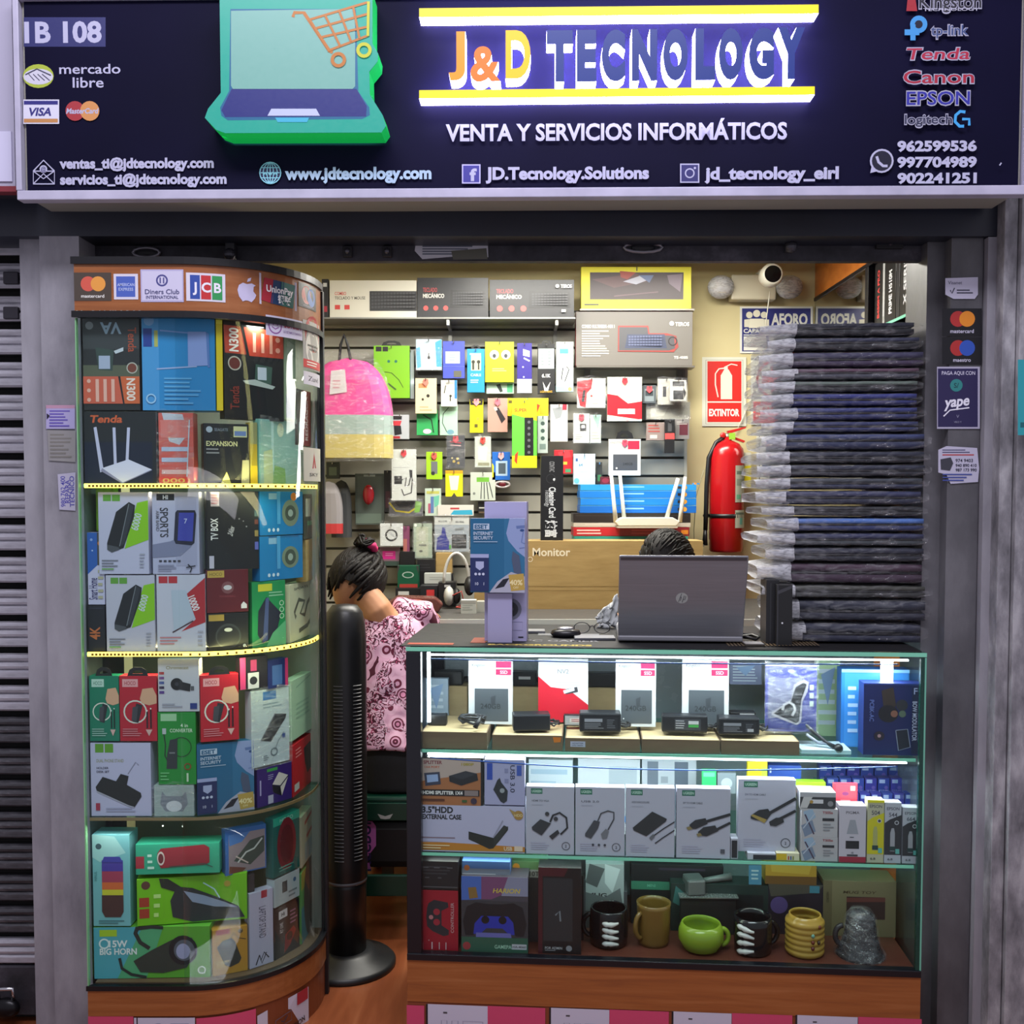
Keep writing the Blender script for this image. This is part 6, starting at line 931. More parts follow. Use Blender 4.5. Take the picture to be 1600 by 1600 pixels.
# shelf with the keyboard boxes above
ks = empty('keyboard_shelf', (0, YW, 0), 'thin metal shelf under the row of keyboard boxes', 'shelf')
zk_ = Z(499, 4.26); MB().box(X(480, 4.26), X(897, 4.26), -.17, -.001, zk_-.006, zk_, M('8a8a84', .35, .4)).build('board', ks)
for px in (703, 868):
    xx = X(px, 4.3); MB().box(xx-.006, xx+.006, -.16, -.002, zk_-.03, zk_-.006, M('a8a8a4', .3, .7)).box(xx-.008, xx+.008, -.006, -.0005, zk_-.10, zk_-.006, M('8f8f8a', .3, .7)).build('bracket', ks)
def keys(x0, y0, x1, y1, nx, ny, c):
    return [('r', x0+(x1-x0)*i/nx, y0+(y1-y0)*j/ny, x0+(x1-x0)*(i+.75)/nx, y0+(y1-y0)*(j+.7)/ny, c) for i in range(nx) for j in range(ny)]
gk = 'keyboard boxes high on the back wall'
item('keyboard_box', 'white keyboard and mouse box at the left end of the high shelf', 'box', gk, (515, 438, 651, 498), 4.22, .05, 'd8d4c6', [('t', 'COMBO', .06, .35, .09, 'd04a48', dict(w=.13)), ('t', 'TECLADO Y MOUSE', .06, .47, .08, '5a5850', dict(w=.35)), ('r', .06, .66, .12, .78, 'd04a48'), ('r', .17, .66, .23, .78, 'd04a48'), ('r', .46, .29, 1, .82, '26262a')]+keys(.48, .33, .99, .78, 14, 5, '3c3c40'), z0=zk_)
item('keyboard_box', 'dark box end beside the white keyboard box, behind the cabinet edge', 'box', gk, (503, 436, 513, 498), 4.22, .05, '2a2a2e', [('r', .2, .1, .8, .2, 'd0d0d0'), ('r', .2, .7, .8, .85, 'a83040')], z0=zk_)
def mec(): return [('t', 'TECLADO', .08, .3, .11, 'b03a40', dict(w=.2)), ('t', 'MECÁNICO', .08, .45, .1, 'd8d4cc', dict(w=.3, b=.03)), ('o', .12, .76, .035, 'c84a48'), ('o', .26, .76, .035, 'c84a48'), ('o', .4, .76, .035, 'c84a48'), ('p', [(.47, .3), (.95, .33), (.96, .74), (.46, .74)], '17171a')]+keys(.5, .36, .93, .7, 12, 5, '2e2e34')
item('keyboard_box', 'black mechanical keyboard box in the middle of the high shelf', 'box', gk, (652, 434, 763, 499), 4.22, .05, '26262a', mec(), z0=zk_)
item('keyboard_box', 'black mechanical keyboard box with a white round logo, right end of shelf', 'box', gk, (765, 437, 897, 499), 4.22, .05, '26262a', mec()+[('o', .8, .18, .022, 'd8d4cc'), ('t', 'TEROS', .84, .18, .09, 'd8d4cc', dict(w=.13, b=.03)), ('r', .85, .8, .9, .86, 'd8d4cc')], z0=zk_)
def wall_shelf(name, label, px0, px1, py, dep=.09):
    s = empty(name, (0, YW, 0), label, 'shelf'); zz = Z(py, YW-dep); xa, xb = X(px0, YW-dep), X(px1, YW-dep)
    MB().box(xa, xb, -dep, -.001, zz-.008, zz-.0008, M('7a7670', .3, .5)).build('board', s)
    for xx in (xa+.05, xb-.05): MB().box(xx-.012, xx+.012, -.02, -.0005, zz-.05, zz-.008, M('6a665f', .3, .6)).build('bracket', s)
    return zz
zz = wall_shelf('box_ledge', 'narrow ledge under the yellow keyboard box', 905, 1082, 482)
item('keyboard_box', 'yellow-framed keyboard box with a dark glossy window at the ceiling', 'box', gk, (908, 417, 1080, 481), YW-.085, .05, 'd8cf14', [('r', .08, .13, .93, .78, '2c1820'), ('p', [(.1, .3), (.5, .15), (.6, .35), (.3, .5)], '4a2a30'), ('p', [(.35, .1), (.5, .13), (.42, .3), (.36, .25)], '8a2c20'), ('p', [(.38, .35), (.55, .2), (.62, .3), (.5, .42)], 'a0a0b0'), ('p', [(.52, .2), (.66, .2), (.62, .38)], '4a5a80'), ('p', [(.78, .2), (.92, .17), (.9, .6), (.8, .4)], '6a5a68'), ('l', [(.3, .7), (.7, .6)], .01, '5a4048'), ('r', .03, .88, .16, .92, '3a3a20'), ('r', .5, 0, .51, .1, '3a3a20')], z0=zz)
zz = wall_shelf('box_ledge', 'narrow ledge under the large grey gaming kit box', 900, 1083, 571)
item('keyboard_box', 'large grey gaming kit box with keyboard and headset glowing red', 'box', gk, (900, 487, 1082, 568), YW-.085, .07, '68645f', [('t', 'COMBO MULTIMEDIA 4 EN 1', .05, .27, .06, 'd0ccc4', dict(w=.28, b=.03)), ('f', .05, .34, .3, .85, 11, 'b8b4ac'), ('p', [(.36, .26), (.62, .26), (.63, .4), (.66, .4), (.78, .4), (.86, .45), (.88, .65), (.84, .75), (.36, .74)], '8a3c38'), ('p', [(.37, .29), (.61, .29), (.62, .42), (.84, .45), (.85, .68), (.8, .72), (.37, .72)], '4a4a4e'), ('p', [(.44, .42), (.76, .42), (.78, .68), (.42, .68)], '3c4258'), ('g', .83, .55, .035, .01, '2a2426'), ('o', .82, .22, .02, 'e0dcd4'), ('t', 'TEROS', .85, .23, .07, 'e0dcd4', dict(w=.12, b=.03)), ('t', 'TE-4085', .84, .85, .05, 'e0dcd4', dict(w=.12))]+keys(.45, .45, .74, .65, 12, 4, '565c78'), z0=zz, side='a03a3a')
# top row of packs
hang('cable_pack', 'large lime green pack hanging at the top left of the slatwall', 'pack', (584, 540, 640, 622), '78b81c', [('r', .06, .02, .22, .11, '1c1c1c'), ('r', .25, .02, .4, .11, '1c1c1c'), ('o', .42, .3, .04, '1f6a5a'), ('o', .62, .3, .04, '1f6a5a'), ('l', [(.3, .5), (.5, .52), (.7, .65), (.82, .8)], .015, '2c3a1c'), ('l', [(.4, .72), (.62, .84)], .04, '3a5a2c')], tab=('1c1c1c', .02))
hang('cable_pack', 'dark blue pack hidden behind the large lime green pack', 'pack', (636, 547, 647, 623), '2c3c98', [('r', .5, 0, 1, 1, 'c8d0d8')], front=.06)
hang('cable_pack', 'tilted white and blue puffy pouch right of the lime green pack', 'pack', (650, 530, 690, 578), 'b8d0dc', [('p', [(.75, .1), (1, .0), (1, .9), (.8, .9)], '3a9ad0'), ('p', [(0, .3), (.15, .25), (.2, .9), (.05, .95)], '5aa8d0'), ('r', .25, .2, .7, .85, 'd0d8d8'), ('o', .5, .6, .06, '2a2a30'), ('r', .48, .45, .52, .6, '2a2a30')], wrap=MBAG, front=.1)
hang('cable_pack', 'blue-violet card with a small white window on the slatwall', 'pack', (692, 533, 726, 591), '3f4cae', [('r', .12, .28, .78, .6, 'b8c8dc'), ('f', .3, .35, .6, .55, 3, '8a9ab8'), ('r', .5, .8, .85, .97, '5a5a50'), ('r', 0, .68, 1, .69, '6a76c8')])
hang('cable_pack', 'slender bright blue card with two black plugs pictured', 'pack', (730, 545, 757, 613), '1f8ad0', [('r', .15, .1, .8, .14, 'a8d4ec'), ('r', .22, .15, .8, .5, 'b8b89a'), ('o', .35, .3, .1, '2a2a20'), ('o', .66, .3, .1, '2a2a20'), ('r', .3, .3, .4, .48, '2a2a20'), ('r', .62, .3, .7, .48, '2a2a20'), ('t', 'CABLE', .5, .6, .06, 'c8e4f4', dict(al='c', w=.6)), ('f', .2, .7, .8, .8, 2, 'c8e4f4')], tab=('1c1c1c', .015))
hang('earphone_pack', 'yellow-lime card with two white discs like eyes', 'pack', (758, 534, 803, 597), 'b4c81c', [('o', .32, .32, .16, 'd4dcc0', 1.0), ('o', .72, .32, .16, 'd4dcc0'), ('o', .32, .35, .06, '3a3c40', 1.2), ('o', .72, .35, .06, '3a3c40', 1.2), ('f', .25, .65, .8, .75, 2, 'd4dc80')])
hang('earphone_pack', 'small white and green card peeping out below the yellow-lime one', 'pack', (760, 598, 803, 615), 'a8c4b0', [('p', [(.35, .2), (.5, .1), (.6, .8), (.5, .9)], '2c3430'), ('r', .75, .1, .95, .9, '4aa070')], front=.06, hook=False)
hang('cable_pack', 'tilted dark violet pouch with a white foot', 'pack', (808, 536, 831, 614), '2f2480', [('p', [(0, .72), (1, .72), (1, 1), (0, 1)], 'c4c8d0'), ('p', [(.4, .12), (.85, .16), (.85, .28), (.4, .25)], 'c8c8e0'), ('l', [(.45, .3), (.85, .36)], .1, 'c8c8e0'), ('o', .4, .48, .06, 'a8a8d8'), ('o', .45, .68, .06, 'a8a8d8')])
hang('cable_pack', 'black card with a pale window and a fork-shaped plug', 'pack', (840, 537, 867, 615), '1c1c1e', [('r', .05, .1, .95, .5, 'b8c8c4'), ('f', .2, .14, .4, .45, 5, '7a8a88'), ('f', .6, .14, .8, .45, 5, '7a8a88'), ('t', '6.1K', .5, .64, .07, 'd8d8d8', dict(al='c', w=.5, b=.03)), ('p', [(.3, .76), (.5, .9), (.75, .76), (.6, .95), (.4, .95)], 'd0d0d0'), ('t', 'LIGHTNING', .5, .96, .04, 'c8a030', dict(al='c', w=.7))], tab=('1c1c1c', .014))
hang('cable_pack', 'white rounded card with a black looped cable', 'pack', (869, 534, 896, 612), 'c8d4cc', [('r', .2, .14, .7, .24, '4aa0dc'), ('l', [(.4, .52), (.3, .75), (.5, .8), (.75, .55), (.6, .5)], .06, '3a3a40'), ('r', .0, .9, 1, 1, '8ac0c8'), ('o', .8, .95, .12, 'd8a060')])
# row 2
hang('earphone_pack', 'cream card with two black earpieces above the green packs', 'pack', (649, 591, 682, 646), 'd4c8a4', [('r', .15, .15, .55, .28, 'd88a5a'), ('o', .35, .6, .06, '3a3028'), ('o', .6, .5, .08, '2a2420'), ('f', .2, .78, .8, .95, 2, 'b8a880')], tag='c87a6a', front=.1)
hang('cable_pack', 'green pack with white oval hanging below the cream card', 'pack', (651, 640, 684, 680), '2f9c54', [('l', [(.3, .2), (.7, .4), (.8, .9)], .06, '1f3a28'), ('o', .5, .85, .2, 'c8b8c8', .6)], front=.07, hook=False)
hang('earphone_pack', 'white card with two black earpieces right of the cream one', 'pack', (689, 594, 714, 635), 'd8d4c4', [('r', .3, .06, .8, .16, 'a8a8a0'), ('l', [(.3, .2), (.2, .5)], .06, '3a3a30'), ('o', .6, .6, .08, '2a2a28'), ('r', .55, .6, .62, .8, '2a2a28'), ('p', [(.85, 0), (1, 0), (1, .7), (.85, .7)], '2a7ac0')], front=.1)
hang('cable_pack', 'pale mint pouch with a dark cord below the white earpiece card', 'pack', (687, 632, 715, 680), 'a8ccb4', [('l', [(.5, .1), (.2, .3), (.15, .6), (.4, .9)], .04, '2c3a34'), ('o', .6, .9, .2, '6a98a8', .7)], front=.07, hook=False)
hang('usb_stick_pack', 'yellow leaf-shaped card with a black top', 'pack', (734, 622, 755, 676), 'd8cc14', [('p', [(0, 0), (1, 0), (.95, .2), (.05, .2)], '2a2418'), ('r', .2, .1, .8, .13, 'c8b830'), ('o', .6, .6, .12, 'a8a030'), ('r', .35, .75, .6, .85, '5a5420')], tag='e88a90')
hang('usb_stick_pack', 'dusty pink card with a black memory stick pictured', 'pack', (762, 622, 793, 675), 'b48a7c', [('p', [(.35, .3), (.55, .28), (.9, .62), (.7, .75)], '2a2426'), ('p', [(.3, .28), (.45, .25), (.5, .35), (.38, .38)], 'b8b4b0')], tag='d86a78')
hang('surge_pack', 'wide yellow and red card behind the green power strip', 'pack', (791, 622, 857, 650), 'd8c41c', [('r', .05, .12, .25, .3, '5a5018'), ('t', 'SUPER', .3, .5, .2, 'c83a24', dict(w=.3, b=.03)), ('p', [(.65, .2), (.8, .4), (.7, 1), (.6, .9)], 'c83a24'), ('r', .8, .1, 1, .9, 'd89a20')], front=.08)
hang('surge_pack', 'tall green and yellow card holding a black power strip', 'pack', (800, 626, 839, 731), '5ab83a', [('p', [(0, .0), (1, 0), (1, .3), (0, .2)], 'e0cc1c'), ('r', 0, .82, 1, 1, 'd8dc1c'), ('p', [(.12, .8), (.25, .75), (.2, .95), (.1, .9)], 'c83a24'), ('r', .5, .25, .86, .82, '17181a'), ('t', 'SUPER', .1, .14, .05, 'c83a24', dict(w=.5, b=.03))]+[('o', .68, .32+.09*i, .06, '5a5c60') for i in range(6)], front=.12, tag=None)
hang('adapter_pack', 'narrow dark-striped grey pack right of the power strip', 'pack', (840, 650, 856, 708), 'a0aaa4', [('o', .5, .2, .2, '3a4a44'), ('o', .5, .4, .2, '3a4a44'), ('o', .5, .6, .2, '3a4a44'), ('r', .2, .75, .8, .9, '6a7a74')])
hang('adapter_pack', 'white square pack with a grey cable, right of the power strip', 'pack', (860, 632, 887, 690), 'd0ccc0', [('p', [(.1, .1), (.8, .05), (.6, .35), (.3, .4)], '8a8e90'), ('r', .1, .55, .95, .98, 'd8d4cc'), ('r', .7, .0, .95, .15, 'c83040')], front=.09)
# red and white group
hang('headset_pack', 'puffy red and white pouch right of the white cable card', 'pack', (902, 591, 946, 637), 'c8ccc0', [('p', [(0, .1), (.55, .02), (.5, .35), (.35, .5), (.3, 1), (.1, .95), (0, .5)], 'c8242c'), ('p', [(.2, .4), (.3, .4), (.25, .8), (.15, .8)], '2a2a2c'), ('f', .5, .3, .9, .9, 5, 'b0b4a8'), ('o', .5, .6, .04, 'b03a40')], wrap=MBAG, front=.1)
hang('drive_pack', 'large white and red card with a small memory stick near the wall end', 'pack', (949, 589, 1003, 658), 'd0d4c4', [('p', [(0, .38), (.3, .42), (.6, .6), (1, .55), (1, .95), (.6, 1), (0, .88)], 'c8202c'), ('p', [(.3, .4), (.68, .42), (.66, .5), (.38, .46)], 'a8a49c'), ('r', .3, .72, .8, .84, 'd8d0cc'), ('p', [(0, .86), (.9, .96), (.85, 1), (0, .97)], 'd0d4c4')], tag='c8323c', front=.1)
hang('camera_pack', 'small grey camera pack with a red and yellow tag', 'pack', (1004, 602, 1025, 630), '4a5054', [('r', .15, .2, .85, .9, '7a8488'), ('r', .2, .3, .8, .6, '3a4044')], tag='d84a50', front=.08)
hang('adapter_pack', 'grey clear packet with a black and white plug at the wall end', 'pack', (1028, 592, 1054, 632), 'a8a69c', [('r', .3, .3, .5, .7, '26262a'), ('p', [(.0, .3), (.25, .25), (.25, .7), (.05, .75)], 'c8c4b8')], wrap=MBAG, front=.09)
hang('adapter_pack', 'white and black square plug pack at the wall end, top right', 'pack', (1047, 594, 1072, 626), 'c4c0b4', [('r', .15, .05, .9, .3, '3a3a3c'), ('r', .2, .5, .85, .95, '2a2a2c'), ('p', [(.8, .3), (1, .6), (.9, .9)], '1c1c1e')], wrap=MBAG, front=.12)
hang('grey_bag', 'crumpled grey transparent bag below the plug packs', 'pack', (1010, 628, 1078, 655), '9a9a90', [('p', [(.1, .1), (.5, .3), (.4, .8), (.1, .9)], 'b4b4aa'), ('p', [(.5, .1), (.9, .2), (.8, .9), (.6, .7)], '8a8a82')], wrap=MBAG, front=.06, hook=False)
hang('usb_stick_pack', 'grey and dark red packet, leftmost of the low red group', 'pack', (1010, 660, 1038, 688), '8a7a74', [('f', .1, .1, .9, .6, 3, 'a04a44'), ('r', .2, .7, .6, .9, 'c0b8b0')], front=.08)
hang('usb_stick_pack', 'narrow black stick pack with a red band, middle of the low red group', 'pack', (1039, 656, 1054, 708), '1c1c1e', [('r', 0, .4, 1, .58, 'd84a48'), ('r', .3, .1, .7, .35, '4a4a4c')], front=.11)
hang('usb_stick_pack', 'grey and maroon packet, rightmost of the low red group', 'pack', (1055, 655, 1077, 686), '7a7674', [('r', .3, .2, .9, .8, '5a2a34'), ('f', .1, .1, .9, .3, 2, 'b0aca8')], front=.08)
hang('adapter_pack', 'white puffy pouch with a black clip below the red and white pouch', 'pack', (896, 646, 921, 692), 'c8ccc0', [('r', .4, .35, .8, .6, '2a2a2c'), ('r', .5, .4, .7, .5, 'd0d0cc'), ('f', .1, .7, .6, .9, 3, 'a0a49a')], tag='c83a48', wrap=MBAG)
hang('adapter_pack', 'white and mint pouch beside the pouch with a black clip', 'pack', (922, 648, 939, 692), 'b8c4b4', [('p', [(.2, .0), (1, 0), (.7, .5)], '8ab0a0'), ('f', .1, .6, .9, .9, 3, 'a0a49a')], wrap=MBAG)
hang('drive_card', 'white card with a dark grey solid-state drive on the slatwall', 'pack', (951, 686, 1001, 743), 'd0ccc2', [('t', 'KINGSTON', .06, .1, .06, '6a6a66', dict(w=.35)), ('r', .6, .05, .96, .28, 'c82a44'), ('r', .14, .42, .9, .86, '4a4c50'), ('t', '240GB', .6, .68, .07, '2a2c30', dict(al='c')), ('o', .25, .8, .03, 'd0ccc2')], tab=('1a1a1c', .035), tag='e04a60')
hang('memory_card_pack', 'red memory card pack overlapping a white and blue one', 'pack', (866, 703, 895, 740), 'b8242c', [('p', [(.2, .1), (.8, .0), (.9, .3), (.3, .4)], 'd03a40'), ('r', .3, .5, .7, .62, 'd8b040'), ('r', .6, .8, .9, .95, '4a8a60')], front=.07)
hang('memory_card_pack', 'white card with pale blue lettering beside the red memory card pack', 'pack', (896, 709, 930, 757), 'b8ccd4', [('r', .1, .15, .2, .25, '3a5a8a'), ('t', '64', .25, .36, .09, '4a7aa0'), ('f', .15, .5, .7, .6, 2, 'e0ecec'), ('o', .15, .88, .12, '6ab0dc')])
hang('adapter_pack', 'small dark green and black packet right of the white and blue card', 'pack', (932, 722, 941, 755), '3a3c3a', [('r', .2, .6, .8, .9, '4a8a5a')], front=.05)
hang('mouse_pack', 'small dark red rounded mouse on the ledge below the drive card', 'pack', (938, 745, 954, 757), '5a1a20', [('o', .5, .5, .35, '8a2a34', .7)], front=.09, hook=False)
# middle left group
hang('earphone_pack', 'black and red packet right of the backpack', 'pack', (611, 648, 639, 686), 'b0b4b8', [('r', .05, .05, .6, .2, '2a2a2c'), ('p', [(.05, .25), (.6, .25), (.5, .45), (.1, .45)], 'c83a44'), ('p', [(.15, .45), (.55, .45), (.6, .8), (.2, .85)], '202024'), ('r', .1, .88, .5, .98, 'a82a34')], front=.1)
hang('charger_pack', 'long white card with a black charger and coiled cable', 'pack', (612, 702, 650, 782), 'ccd0cc', [('r', .05, .35, .7, .36, 'a0a4a4'), ('r', .1, .52, .42, .68, '1e1e20'), ('l', [(.42, .6), (.6, .55), (.55, .72), (.7, .7), (.8, .5), (.85, .6), (.8, .85), (.5, .9), (.4, .78)], .05, '232326'), ('p', [(.72, .4), (.85, .4), (.85, .55), (.75, .55)], '2a2a2c')], tag='c83a44', wrap=MBAG, front=.12)
hang('disc_pack', 'clear bag of dark discs with yellow edges below the charger card', 'pack', (608, 780, 660, 806), '5a5a60', [('l', [(.0, .2), (.2, .7), (.6, .8), (.9, .4)], .05, 'c8b82a'), ('p', [(.1, .0), (.8, .0), (.7, .5), (.3, .5)], '3a3a48'), ('p', [(.8, .1), (1, .2), (.9, .8), (.75, .8)], '7ab04a')], wrap=MBAG, front=.09, hook=False)
hang('mouse_pack', 'clear blister with a red computer mouse on the slatwall', 'pack', (555, 740, 600, 820), '4c5550', [('r', .08, .05, .92, .95, '56605b'), ('r', .15, .8, .35, .88, 'a8b0a8'), ('r', .02, .78, .9, .97, '6a7a70'), ('r', .3, .02, .7, .06, '8a948f')], front=.06)
b = MB(); mx, mz, my = X(575, 4.28, 773), Z(773, 4.28), 4.293
b.ball((mx, my, mz), .024, M('8c1c24', .15), 1, .55, 1.75, 20); o = b.build('computer_mouse', None, smooth=True); put(o, 'glossy red computer mouse inside the clear blister', 'mouse')
hang('usb_stick_pack', 'lime card with a grey gadget below the green packs', 'pack', (666, 706, 691, 749), '9ac420', [('r', .3, .35, .7, .8, '6a6c70'), ('o', .42, .78, .12, '2a2c30'), ('r', .35, .1, .6, .3, 'b03a30')], tag='c85a50')
hang('jewel_pack', 'dark card with gold trinkets and red tags', 'pack', (698, 680, 726, 731), '44464a', [('o', .4, .8, .08, 'b09a50'), ('o', .6, .72, .07, 'd0b870'), ('o', .65, .85, .07, 'b09a50'), ('o', .3, .7, .05, 'c8b880'), ('l', [(.2, .2), (.8, .24)], .05, 'b84048'), ('l', [(.25, .3), (.8, .32)], .05, 'c8a0a0')], tag='c83a48', wrap=MBAG)
hang('usb_stick_pack', 'yellow card with a white window and a notched foot', 'pack', (696, 735, 723, 776), 'd4d41c', [('p', [(.2, .2), (.8, .2), (.7, .75), (.3, .75)], 'd8dcc8'), ('r', 0, .0, 1, .12, 'd89a20'), ('p', [(.35, 1), (.5, .85), (.65, 1)], '4a463a')])
hang('clear_pack', 'transparent pouch with a red tag right of the dark trinket card', 'pack', (742, 682, 767, 730), 'b8c0b4', [('p', [(.2, .3), (.8, .35), (.7, .8), (.2, .75)], 'd0d8cc'), ('r', .2, .85, .9, .95, '8a8a70')], tag='c83a30', wrap=MBAG)
hang('case_pack', 'bright blue card with a dark screen pictured and yellow edge', 'pack', (769, 706, 797, 750), '2060b4', [('r', .2, .32, .85, .85, 'a0b8cc'), ('r', .35, .4, .75, .78, '45525c'), ('p', [(0, .4), (.1, .5), (.08, .9), (0, .9)], 'd8d020')], tag='e8a0a0')
b = MB(); b.tube([(X(785, 4.29, 757)+.03*math.cos(t*PI/10), 4.30, Z(757, 4.29)+.012*math.sin(t*PI/10)) for t in range(20)], .005, M('a8a0a0', .3), 6, closed=True); b.ball((X(785, 4.29, 757), 4.30, Z(757, 4.29)), .016, M('5a1420', .3), 1, .4, .8); put(b.build('red_earring_pack', None, smooth=True), 'small wine-red round trinket below the bright blue card', 'trinket')
hang('cable_pack', 'white card with four thin black cables hanging from a green strip', 'pack', (735, 738, 774, 782), 'b8c0b4', [('r', .25, .18, .75, .34, '6aa83a'), ('l', [(.45, .35), (.42, .95)], .03, '1c2028'), ('l', [(.55, .35), (.56, .95)], .03, '1c2028'), ('l', [(.65, .35), (.72, .95)], .03, '1c2028'), ('l', [(.75, .35), (.9, .9)], .03, '1c2028'), ('o', .15, .75, .05, '7a807a')])
hang('adapter_pack', 'black plug ends and a dark box below the white cable card', 'pack', (747, 784, 762, 803), '1e1e20', [('r', .1, .45, .9, .55, 'c8c8c0'), ('r', .1, .8, .9, .95, '5a4a3a')], front=.07, hook=False)
hang('pen_pack', 'white and teal card with small coloured tools', 'pack', (664, 763, 689, 806), 'b8c8b8', [('r', .1, .1, .9, .2, 'b8b860'), ('r', .35, .3, .55, .9, '5a78a8'), ('p', [(.55, .3), (.9, .25), (.85, .6), (.6, .7)], '6ab8a0'), ('r', .2, .55, .35, .9, 'a85a70')], tag=None)
hang('printed_box', 'flat white box with a sky-blue wave near the slatwall foot', 'pack', (684, 789, 740, 806), 'd0ccc4', [('r', .35, .25, .6, .4, 'b83a40'), ('p', [(.35, .9), (.45, .5), (.95, .45), (.98, .9)], '3aa0c0')], front=.09, hook=False)
hang('circuit_pack', 'clear blister with a blue shape and black circuit board', 'pack', (679, 808, 733, 862), '9aa4ac', [('r', 0, 0, 1, .22, 'c4c8c4'), ('t', 'KLOR', .12, .12, .06, '4a4c50', dict(w=.25)), ('t', '40-906', .6, .14, .06, '4a4c50', dict(w=.25)), ('p', [(.05, .95), (.08, .6), (.2, .5), (.22, .3), (.3, .3), (.34, .55), (.42, .7), (.42, .95)], '26308a'), ('r', .5, .5, .92, .9, '222426'), ('f', .52, .52, .9, .85, 4, '55585c'), ('r', .42, .8, .48, .92, '5a9a50'), ('l', [(.6, .35), (.85, .32)], .05, '7a8084')], wrap=MBLISTER)
hang('cable_pack', 'small white bag with a black cable and grey plug above a pink pack', 'pack', (594, 818, 629, 853), 'd4d8d8', [('g', .5, .52, .24, .08, '26262a'), ('p', [(.35, .4), (.45, .38), (.75, .6), (.65, .68)], 'b8bcc0')], wrap=MBAG, front=.11)
hang('power_pack', 'dark pink box with a magenta label left of the green blister', 'pack', (593, 855, 624, 884), '7a5a6a', [('r', .15, .2, .8, .65, 'c42a84'), ('f', .3, .3, .7, .5, 2, 'e08ab8'), ('r', 0, .75, 1, 1, '3a4a44')], front=.09, hook=False)
hang('pink_case', 'thin pink and purple case beside the small white cable bag', 'pack', (630, 822, 640, 862), '8a4a6a', [('r', .0, .5, .6, 1, 'b87068')], front=.07)
hang('memory_pack', 'pale green clear blister with a small grey stick', 'pack', (646, 818, 675, 872), 'a0b09c', [('r', .15, .1, .8, .95, 'b4bca4'), ('r', .3, .2, .65, .5, 'c0c4b4'), ('o', .4, .8, .1, '5a5e54', .6), ('r', .3, .6, .7, .65, '6a7064'), ('o', .12, .05, .08, 'e8ece4')], wrap=MBLISTER)
hang('grey_pouch', 'dark grey pouch at the slatwall edge behind the cabinet post', 'pack', (510, 722, 530, 748), '3c4440', [('r', .2, .3, .8, .8, '6a7a6c')], front=.06)
hang('dark_panel_pack', 'black zip case hanging low beside the clear mouse blister', 'pack', (600, 735, 612, 800), '26262a', [('r', .2, .5, .8, .9, '4a2a34')], front=.06)
hang('flat_case', 'dark grey flat case behind the lime green pack', 'pack', (650, 580, 692, 600), '2a2c2c', [], front=.06, hook=False)
# bag-shaped things on the left of the slatwall
def arch(name, label, cat, px0, px1, py0, py1, Y, d, layers, rr=.5, wrap=True, rot=0):
    """tall pouch with a rounded top; layers = [(fraction from bottom, colour)]"""
    x0_, x1_ = X(px0, Y, (py0+py1)/2), X(px1, Y, (py0+py1)/2); zb_, zt_ = Z(py1, Y), Z(py0, Y); W, H = x1_-x0_, zt_-zb_
    o = empty(name, ((x0_+x1_)/2, Y, zb_), label, cat)
    def wat(t): return 1 if t < 1-rr else math.sqrt(max(0, 1-((t-(1-rr))/rr)**2))**.8
    lo = 0; N = 26
    for hi, c in layers:
        vs = []; rows = []; K = 17; n0 = int(lo*N); n1 = int(hi*N)
        for i in range(n0, n1+1):
            t = i/N; w_ = max(.02, wat(t))*W/2
            for k in range(K):
                a_ = 2*PI*k/K; vs.append((w_*abs(math.cos(a_))**.6*(1 if math.cos(a_) > 0 else -1), d/2+d/2*abs(math.sin(a_))**.7*(1 if math.sin(a_) > 0 else -1)*min(1, (1-t)*4+.15), t*H))
        L_ = n1-n0+1; fs = [(i*K+k, i*K+(k+1) % K, (i+1)*K+(k+1) % K, (i+1)*K+k) for i in range(L_-1) for k in range(K)]+[tuple(range(K-1, -1, -1)), tuple(range((L_-1)*K, L_*K))]
        MB().add(vs, fs, M(c, .6)).build('fabric_panel', o, smooth=False); lo = hi
    if wrap:
        rd = random.Random(px0); N2 = 14; vs = []
        for i in range(N2+1):
            t = i/N2; w_ = (max(.12, wat(t*.97)))*W/2+.012
            for k in range(13): u = k/12*2-1; vs.append((w_*u, -.012-.012*rd.random()-(.012 if k % 2 else 0), -.015+(H+.03)*t))
        MB().add(vs, [(i*13+k, i*13+k+1, (i+1)*13+k+1, (i+1)*13+k) for i in range(N2) for k in range(12)], MBAG).build('clear_wrap', o, smooth=True)
    return o, W, H
o, W, H = arch('backpack', 'pink, grey and beige backpack in a clear bag hanging at the left', 'backpack', 470, 611, 556, 715, 4.14, .14, [(.26, 'b8a860'), (.46, '8fa09a'), (1, 'd8408c')], .62)
MB().tube([(.0-.035, .06, H-.012), (-.028, .05, H+.05), (-.012, .04, H+.09), (.002, .04, H+.05), (.012, .06, H-.012)], .006, M('26282c', .6), 8).build('carry_strap', o, smooth=True)
a = Art(.07, .10); draw(a, [('p', [(.1, .05), (.9, 0), (1, .9), (.0, 1)], 'd0c8cc'), ('f', .2, .4, .8, .8, 3, 'c8909c')]); q = a.mb.build('paper_tag', o, fix=False); q.location = (-.03, -.004, H*.62)
arch('pouch', 'pale grey rounded bag with a red foot at the left slatwall edge', 'pouch', 490, 534, 752, 834, 4.2, .06, [(.22, 'b83234'), (1, '8f8a8c')], .6, False)
arch('pouch', 'dark grey arched bag beside the pale grey one', 'pouch', 516, 548, 750, 840, 4.27, .05, [(1, '3a3c3e')], .5, False)
